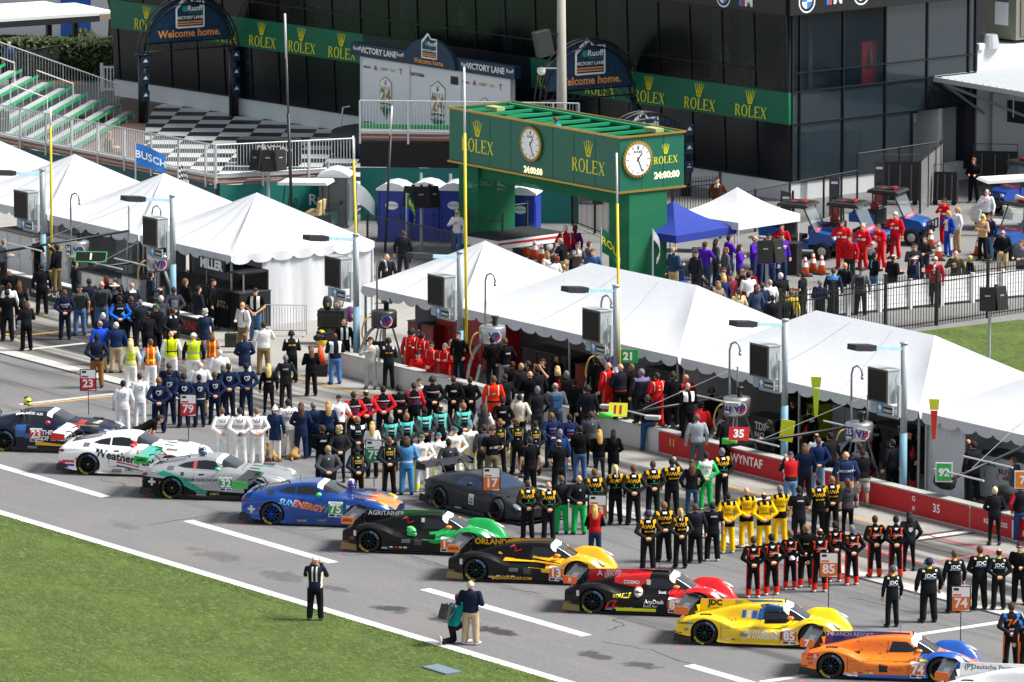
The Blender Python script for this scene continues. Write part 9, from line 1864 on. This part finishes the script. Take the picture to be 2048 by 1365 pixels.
row([(1785,1132,('earmuffs','#5a3a24'),dict(pose='stand',sc=.97)),(1858,1119,('earmuffs',BK),dict(pose='stand',wd=1.12)),(1909,1101,('short','#5a4632'),dict(pose='stand')),(1960,1095,('short','#5a3c24'),dict(pose='front')),(1998,1095,('thin',DB))],['crew member with blue ear muffs and a JDC back nearest the yellow car','broad crew member with blue ear muffs and a JDC back','crew member with a JDC back and a white belt behind the 74 board','brown haired crew member with a JDC back right of the 74 board','balding crew member with a JDC back and hands clasped behind'],jdc,'crew in black JDC suits')
P(2040,1084,160,'hold',jdc,('short',DB),'bearded crew member in black with red sunglasses facing the camera',extra=('shades',));P(2023,1207,5,'back',s74,S_,'driver in black and orange with a big 74 on the back',group='drivers in black and orange');P(2054,1222,5,'stand',s74,('short',DB),'driver in black and orange cut off by the right edge',group='drivers in black and orange')
# --- on the grass edge
pg=P(630,1115,-8,'photo',g('#1e2438','#18191f',sl='#1e2438',pm='#d8d4c4',shoe='#4a4c50',rules=(('#dcd8c8',.03,.07,1.1,1.5,'a'),)),('cap','#dcdedc'),'photographer in a white cap and navy jacket aiming a long lens on the track edge',sc=1.0,wd=1.05);P(941,1159,-15,'hand',g('#1b2338','#bda98a',shoe='#c8c8c6'),('thin',WH),'grey haired man in a navy jacket and khaki trousers on the track edge',sc=1.02,wd=1.12);kn=P(908,1190,-40,'kneel',g('#12858a','#1c1d22',sl='#12858a',shoe='#d0d0cc',rules=(('#dfe4e4',.02,.1,1.0,1.5,'a'),)),('short','#6a4c34'),'photographer in teal kneeling behind the grey haired man',sc=1.0)
# --- paddock
row([(1410,486,S_,dict(face=-45,wd=1.12)),(1458,473,('short',DB),dict(face=-60)),(1479,487,('mid','#3a2018'),dict(face=-100,fem=True)),(1510,474,('thin',GR),dict(face=-120,wd=1.06)),(1522,490,('mid','#3a2618'),dict(face=-100,fem=True,sc=.82)),(1537,471,('short',DB),dict(face=-160,fem=True,extra=('shades',))),(1541,481,('mid','#5e4228'),dict(face=-170,fem=True,extra=('shades',))),(1563,469,('short','#2a1e16'),dict(face=-150))],
 ['big man in a purple shirt at the left end with sunglasses','bearded man in a purple shirt and jeans under the white canopy','woman in a purple shirt with auburn hair','grey haired man in a purple shirt left of the girl','girl in a purple shirt in the middle of the group','woman in purple half hidden behind the smiling woman','woman in a purple shirt with sunglasses and long brown hair','young man in a purple shirt beside the black bin'],pur,'people in purple shirts under the canopies',pose='heart')
P(1452,495,-60,'stand',g('#54565c','#3c2a78'),('mid','#6a4026'),'person in a grey jacket bowing between the purple shirts',sc=.92,fem=True);P(1347,497,-50,'hold',g('#27405e',HK),('headset','#c8a890'),'man with orange ear muffs and a navy jacket at the right gantry leg')
row([(1564,447,('short',DB),dict(face=160)),(1685,440,('headset',DB),dict(face=150,wd=1.12,sc=1.04)),(1726,445,('thin',WH),dict(face=140,wd=1.06)),(1763,448,('short','#4a4038'),dict(face=130,pose='bow')),(1791,424,('short',WH),dict(face=145)),(1889,395,('short',DB),dict(face=120,extra=('shades',)))],['marshal in red half hidden behind the young man in purple','biggest marshal in red with headphones in front of the middle vehicle','white haired marshal in red with folded hands','marshal in red bowing with a white helmet in hand','white haired marshal in red in front of the far vehicle','marshal in red with sunglasses beside the woman in blue'],rm,'marshals in red overalls',pose='heart')
P(1897,420,130,'heart',g('#1c44a8','#1c48ac',rules=(('#d4d8e0',-.10,.10,1.0,1.45,'f'),),bs='#c8d0e0'),('mid','#b89868'),'woman in a blue and white race overall',fem=True);P(1915,412,110,'heart',g('#e2e4e8',HK),('long','#a88a5c'),'woman in a white top and khaki trousers behind the blue overall',fem=True);P(1974,380,150,'heart',g('#dfe3ea','#1c2438'),('bald',BK),'bald man in a white shirt and dark trousers by the golf cart');P(1966,428,150,'cross',g('#c0a070','#1a1c22'),('mid','#d8bc70'),'blond woman in a tan jacket and sunglasses',fem=True,extra=('shades',));P(1978,427,150,'heart',g('#1b2140','#5f84ac',shoe='#a8a83a'),('short',DB),'man in a navy team jacket holding a purple cap',extra=('shades',),wd=1.05);P(2006,458,160,'front',g('#18191d','#b8a888'),('bald',BK),'bald man in black and sunglasses holding the orange bucket',extra=('shades',));P(2044,481,140,'hold',g('#6a6e76',CH),('short','#5e4638'),'bearded man in a grey sweater at the right edge behind the fence');P(1948,317,165,'hold',kk,('bun','#6a4630'),'woman in black looking at a phone beside the stage decks',fem=True);P(1435,355,165,'pocket',g('#5a3626','#4a5468',rules=(('#d8c8a8',.02,.08,1.38,1.55,'a'),)),('short',BK),'man in a brown jacket with a pale fur collar below the club building')
P(1448,534,170,'heart',g('#1c2c4a',CH),('short','#4a3424'),'man in sunglasses and a navy fleece above the tent ridge',extra=('shades',));P(1447,548,30,'stand',g('#20305a',CH),('mid','#c8aa60'),'blond woman in navy just above the tent ridge',fem=True);P(1436,560,40,'stand',g('#8a7a68',CH),('mid','#8a6a48'),'woman with light brown hair low behind the tent ridge',fem=True);P(1486,536,165,'hold',g('#3a2c2c',CH,rules=(('#e08a2c',.12,.3,1.4,1.6,'a'),)),('bald',BK),'bald man in sunglasses and a dark orange shouldered shirt',extra=('shades',));P(1497,545,20,'hold',g('#e4e6ea',CH,rules=(('#b8222c',.1,.3,.88,1.1,'a'),)),('short',BK),'man in a white and red jacket seen from behind at the loudspeaker');P(1504,536,120,'hold',g('#c8242c',CH,rules=(('#e8e8ea',-.1,.1,1.0,1.5,'a'),)),('short',BK),'man in a red and white team jacket left of the loudspeaker');P(1477,576,30,'stand',g('#c8b48c',CH),('cap','#26365e'),'blond woman in a navy cap low behind the tent',fem=True,extra=('ponyback',));P(1525,564,20,'hold',g('#1e2c48',CH),('short','#4a3a2c'),'man in navy below the loudspeaker pole');P(1540,559,20,'stand',g('#dfe2e6',CH),('thin','#a89888'),'man in a white hoodie right of the loudspeaker pole');P(1562,546,30,'hold',g('#1d1f24',CH),('short',WH),'white haired man in a black jacket by the iron fence');P(1568,588,10,'stand',g('#23252a',CH),S_,'brown haired man low behind the left end of the iron fence');P(1606,544,60,'hold',g('#1c1d22',CH,'tee'),('short',DB),'man in a black polo with a pink lanyard by the iron fence',skin=1);P(1667,538,-20,'stand',g('#1c2c48',CH,rules=(('#5a88c0',-.2,.2,1.36,1.6,'a'),)),('short','#4a3828'),'man in navy with a light blue yoke at the siding barrier');P(1690,527,-30,'stand',g('#1d1f24',CH),('bald',BK),'bald man in a black jacket at the siding barrier',skin=1);b4=P(1722,532,-10,'stand',g('#6c7078',CH),('beanie','#15161a'),'person in a black beanie with a black backpack at the siding barrier');P(1748,504,-60,'hold',g('#191a1e',J,rules=(('#5a9ad0',-.04,.04,1.2,1.5,'a'),)),('short','#1a1412'),'bearded man in a black blazer with a blue lanyard',skin=1);P(1785,512,-60,'hold',g('#191b20',CH),('thin','#3a3430'),'balding man in a black jacket right of the bearded man',wd=1.1);P(1827,490,-150,'heart',g('#1c2230',CH),('short',DB),'man in sunglasses and a dark jacket with his hand on his heart',extra=('shades',));P(1827,513,-60,'stand',g('#23304c',CH),('cap','#e4e4e6'),'woman in a white cap and navy puffer jacket',fem=True,extra=('ponyback',));P(1871,516,170,'heart',g('#a81c28',CH,rules=(('#e4e4e6',-.04,.04,1.2,1.5,'f'),)),('short',WH),'white haired man in a red cardigan and sunglasses',extra=('shades',));P(1912,504,165,'heart',g('#4c4a30',CH),('bald',BK),'bald man in an olive puffer jacket holding a grey cap');P(1940,512,120,'stand',g('#191b20',CH),('bun','#c8aa60'),'blond child in a black jacket beside the olive puffer',sc=.85,fem=True)
P(1133,457,10,'bow',g('#b81c28',CH,rules=(('#e4e4e6',.12,.15,1.1,1.5,'a'),)),('short',WH),'white haired man in a red jacket at the flatbed trailer');P(1150,451,10,'stand',g('#5a1c58',CH),('curly','#5a2e22'),'woman with curly auburn hair in a purple coat',fem=True);P(1129,482,60,'bow',g('#1a1b20','#a89878','tee',bottom='shorts'),('thin','#b09a84'),'man in black bowing with a blue cap in hand');P(1155,486,165,'heart',g('#5a5054',CH,rules=(('#d8dadf',.03,.16,1.3,1.6,'a'),)),S_,'man with a white towel round his neck',extra=('shades',));P(1178,482,-60,'heart',g('#565a62','#8a7a62','tee'),('short','#5a2c1c'),'young man in a grey tee left of the green flag');P(1106,514,10,'stand',g('#d6dae2',CH),('curly','#3a2820'),'person with curly brown hair just above the low tent roof');P(1128,531,10,'stand',g('#b89878',CH),('thin','#8a6a54'),'balding man just above the ridge of the long tent');P(1163,521,160,'stand',g('#2a2c34',CH),('short',DB),'man with glasses peeking over the ridge of the long tent');P(914,420,165,'heart',g('#dfe1e4','#4a6ea0'),('mid','#d8c078'),'blond woman in a white jacket and sunglasses by the blue toilets',fem=True,extra=('shades',));P(774,510,-10,'stand',g('#22242a',CH),('bald',BK),'bald man in a dark hoodie behind the grey chain link fence');P(806,460,0,'stand',g('#20222a',CH),('short','#3a2a22'),'person in dark clothes between the chain link fence and the toilets')
P(1118,238,60,'bow',g('#128a90',CH),('short','#5a4030'),'man in teal inside the top of the clock gantry',base=4.0);P(216,262,-60,'sit',g('#8d7f60','#6a5c44'),('cap','#8d7f60'),'person in a tan jacket sitting on the left bleacher',base=.35,sc=1.05);P(18,82,150,'stand',g('#4c6484',CH),TH,'balding man in a blue shirt at the top of the left bleacher');P(1352,515,40,'sit',kk,S_,'person in black sitting on the blue chair under the canopy')
# --- guests behind the tinted glass
rb=ROT(BR,3,'Z')
for L,dy,tc,fem,s in((3.2,.8,'#8fa09c',False,'guest in a white and grey shirt nearest the building corner'),(5.0,.9,'#c4c8cc',True,'blond guest in a white sweater behind the upper glass'),(13.2,.8,'#2c7f96',True,'guest in a teal blouse behind the upper glass above the middle arch'),(21.4,.9,'#b4b8bc',False,'guest in a white shirt behind the upper glass above the clock gantry'),(24.6,.9,'#5a7a9a',False,'guest in a blue shirt behind the upper glass above the backdrop'),(28.8,1.0,'#3c5f94',False,'guest in a dark blue shirt behind the upper glass above the VICTORY LANE sign'),(31.5,.9,'#8d8494',True,'guest in a lilac top behind the upper glass'),(36.5,1.0,'#c0c4c4',False,'guest in pale clothes behind the upper glass at the far left')):
 q=BO+rb@V((-L,dy,4.22));person(q,-49+180,'heart',g(tc,CH),('mid' if fem else 'short','#b89a60' if fem else BR_),s,'guests behind the dark glass',fem=fem)
for i,L in enumerate((2.2,6.6,9.4,16.5,20.2,24.0,27.4,32.6)):
 q=BO+rb@V((-L,1.5,4.2));o=thing('bar_table',('first','second','third','fourth','fifth','sixth','seventh','eighth')[i]+' pale table behind the upper glass counted from the building corner','table',q,BR,'tables behind the dark glass');mb=MB();mb.box((0,0,.75),(1.1,.6,.05));mb.build('top',mat('#8d8c86',.6),o);mb=MB();mb.box((0,0,.37),(.1,.1,.74));mb.box((0,0,.02),(.5,.4,.04));mb.build('stem',blk,o)
# --- things people carry (each a thing of its own)
held(b1,'backpack',(0,-.20,1.22),'black backpack on the man in the grey tee','#16171a');held(b2,'backpack',(0,-.20,1.22),'black backpack on the bald man in the grey hoodie','#1a1b1f');held(b3,'backpack',(0,-.21,1.22),'blue backpack on the older man in the grey jacket','#2a5a8c');held(b4,'backpack',(0,-.20,1.22),'black backpack on the person with the black beanie','#141518');held(kn,'backpack',(0,-.34,.92),'dark grey camera backpack on the kneeling photographer','#33373a',rx=-20);held(w1,'shoulder_bag',(.28,.02,.86),'tan shoulder bag hanging at the hip of the woman in black','#c8ae8c');held(pg,'camera',(0,.33,1.60),'black camera with a long lens at the eye of the man on the track edge');held(w2,'phone',(.12,.34,1.28),'phone in the hand of the woman with wavy hair',rx=15)
o=thing('video_camera','large black broadcast camera beside the dark skinned cameraman','video camera',at(654,672,1.55),R(60));mb=MB();mb.box((0,0,0),(.55,.2,.24));mb.tube([(-.28,0,0),(-.55,0,.02)],.09,12);mb.box((.1,0,.17),(.3,.06,.06));mb.box((-.35,.12,.14),(.1,.12,.1));mb.build('body',mat('#17181b',.5),o);mb=MB();mb.lathe([(.10,0),(.12,.18),(.0,.18)],14,(-.72,0,.02),axis='X');mb.build('lens',mat('#0c0d10',.2),o)
o=thing('monitor','flat black screen held by the man in the silver fire suit','screen',at(757,692,1.22),R(12));mb=MB();mb.box((0,-.1,0),(.5,.04,.34));mb.build('screen',mat('#0b0b0d',.3),o);mb=MB();mb.tube([(.12,-.1,-.17),(.12,-.1,-1.2)],.012,6);mb.build('stick',blk,o)
def dog(p,rz,label):
 o=thing('dog',label,'dog',p,rz,'golden dogs sitting among the guests');mb=MB()
 caps(mb,(0,-.18,.20),(0,.06,.44),.17,.15);caps(mb,(0,.06,.44),(0,.12,.62),.12,.09);mb.ell((0,.16,.70),(.09,.11,.09));caps(mb,(0,.22,.68),(0,.32,.65),.055,.04)
 for s in(1,-1):caps(mb,(s*.08,.10,.40),(s*.085,.15,.06),.06,.035);caps(mb,(s*.085,.15,.04),(s*.085,.21,.03),.038,.03);caps(mb,(s*.14,-.20,.16),(s*.17,.02,.12),.10,.06);caps(mb,(s*.17,.0,.06),(s*.17,.10,.035),.045,.032);caps(mb,(s*.08,.13,.76),(s*.105,.13,.64),.035,.025)
 caps(mb,(0,-.32,.08),(.1,-.55,.05),.05,.035);me=remeshed(mb,'body',.014,2,[mat('#b0884f',.9,var=.35,scale=22,bump=.8)]);link('body',me,o);o.scale=(.8,.8,.72);return o
for i,(u,v,f_,ps,tc,bc,h_,s,b_)in enumerate(((-6,560,15,'stand','#23262c',CH,('short',BK),'person in a dark jacket cut off by the left edge of the pit lane',0),(52,600,25,'hold','#1b1c20',K,('mid','#3a2a1e'),'person in black just right of the woman with the tan bag',0),(178,556,10,'stand','#2a2e38',CH,S_,'man in a dark jacket between the two backpack wearers',0),(280,600,20,'front','#1f2430',CH,('short',GR),'grey haired man in dark clothes right of the two drivers in blue',0),(296,622,30,'hold','#191a1e',K,('short',BK),'man in black left of the beanie man with the phone',0),(150,520,-60,'stand','#24262b',CH,('short',BK),'mechanic in black by the 04 fuel tank behind the black pit wall',0),(300,545,-70,'hold','#1c2a3c',CH,HS,'mechanic with headphones in navy by the second silver tank',0),(425,560,-100,'stand','#17181c',K,('short',BK),'mechanic in black at the left end of the MILLER cart',.0),(490,545,-120,'hold','#17181c',K,HS,'mechanic with headphones at the right end of the MILLER cart',0),
 (940,690,160,'hold','#a5181c','#9c181c',HS,'crew member in dark red half hidden behind the man in black',0),(1010,745,20,'stand','#1b1c20',K,S_,'man in black at the white pit wall left of the glasses man',0),(1075,735,15,'stand','#1e2026',K,('short',DB),'dark haired man in black behind the bald man at the tent opening',0),(1150,760,15,'hold','#17181c',K,('short',BK),'man in black between the red sleeves and the blue backpack',0),(1175,770,10,'stand','#20222a',CH,HS,'person with headphones in the tent behind the blue backpack man',0),(1330,775,20,'stand','#1a1b1f',K,S_,'man in black at the foot of the wall line behind the dark jacket',0),(1450,830,40,'hold','#15161a',K,HS,'mechanic with headphones bending over the 11 fuel tank hose',0),(1660,868,30,'stand','#1d1e22',K,('short',BK),'mechanic in black right of the yellow striped case',0),(1700,850,60,'hold','#17181c',K,HS,'mechanic with headphones behind the 35 fuel tank',0),(1785,880,40,'stand','#1c1d22',K,('short',DB),'mechanic in black between the crew in black and red',0),(2030,915,60,'hold','#5a5f68',CH,('short','#6a4a30'),'person in grey behind the white pit cabinet at right',0))):P(u,v,f_,ps,g(tc,bc),h_,s,base=b_)
for u,v,f_,ps,tc,h_,s,fm in((1412,560,40,'stand','#2a2c33',('short',DB),'man in dark grey low behind the tent left of the light haired woman',False),(1462,545,30,'hold','#7a2a30',('cap','#2a2b30'),'person in a maroon top and dark cap behind the tent ridge',False),(1512,572,15,'stand','#3c4a66',('mid','#4a3020'),'woman in blue grey below the man in red and white',True),(1582,578,-20,'stand','#d8c23a',('short','#6a4a30'),'person in a yellow vest low at the left end of the iron fence',False),(1545,590,10,'stand','#1d1f26',('short',BK),'man in black just above the roof of the 11 tank tent',False),(1640,560,-40,'hold','#23304c',('short',GR),'grey haired man in navy between the lanyard man and the light blue yoke',False),(1700,470,150,'stand','#b81a22',('short',DB),'marshal in red half hidden between two utility vehicles',False),(1850,470,150,'hold','#2a2c30',('short',BK),'man in black standing by the bumper of the far vehicle',False),
 (1392,500,-40,'stand','#23262e',('cap','#1a1b1f'),'person in a dark cap under the blue canopy left of the big man in purple',False),(1432,478,-70,'stand','#3a3d46',('mid','#2a1c14'),'woman in dark grey under the blue canopy edge',True),(1186,500,160,'stand','#3a5a8c',('short','#6a4a30'),'man in blue behind the grey tee by the green flag',False),(1094,500,40,'stand','#c8c4bc',('mid','#8a6a40'),'woman in a pale top behind the cones by the trailer',True)):P(u,v,f_,ps,g(tc,CH),h_,s,fem=fm)
dog(at(541,920),R(30),'golden dog sitting left of the woman with the white beanie');dog(at(590,918),R(-20),'golden dog sitting right of the tall cream suited driver')
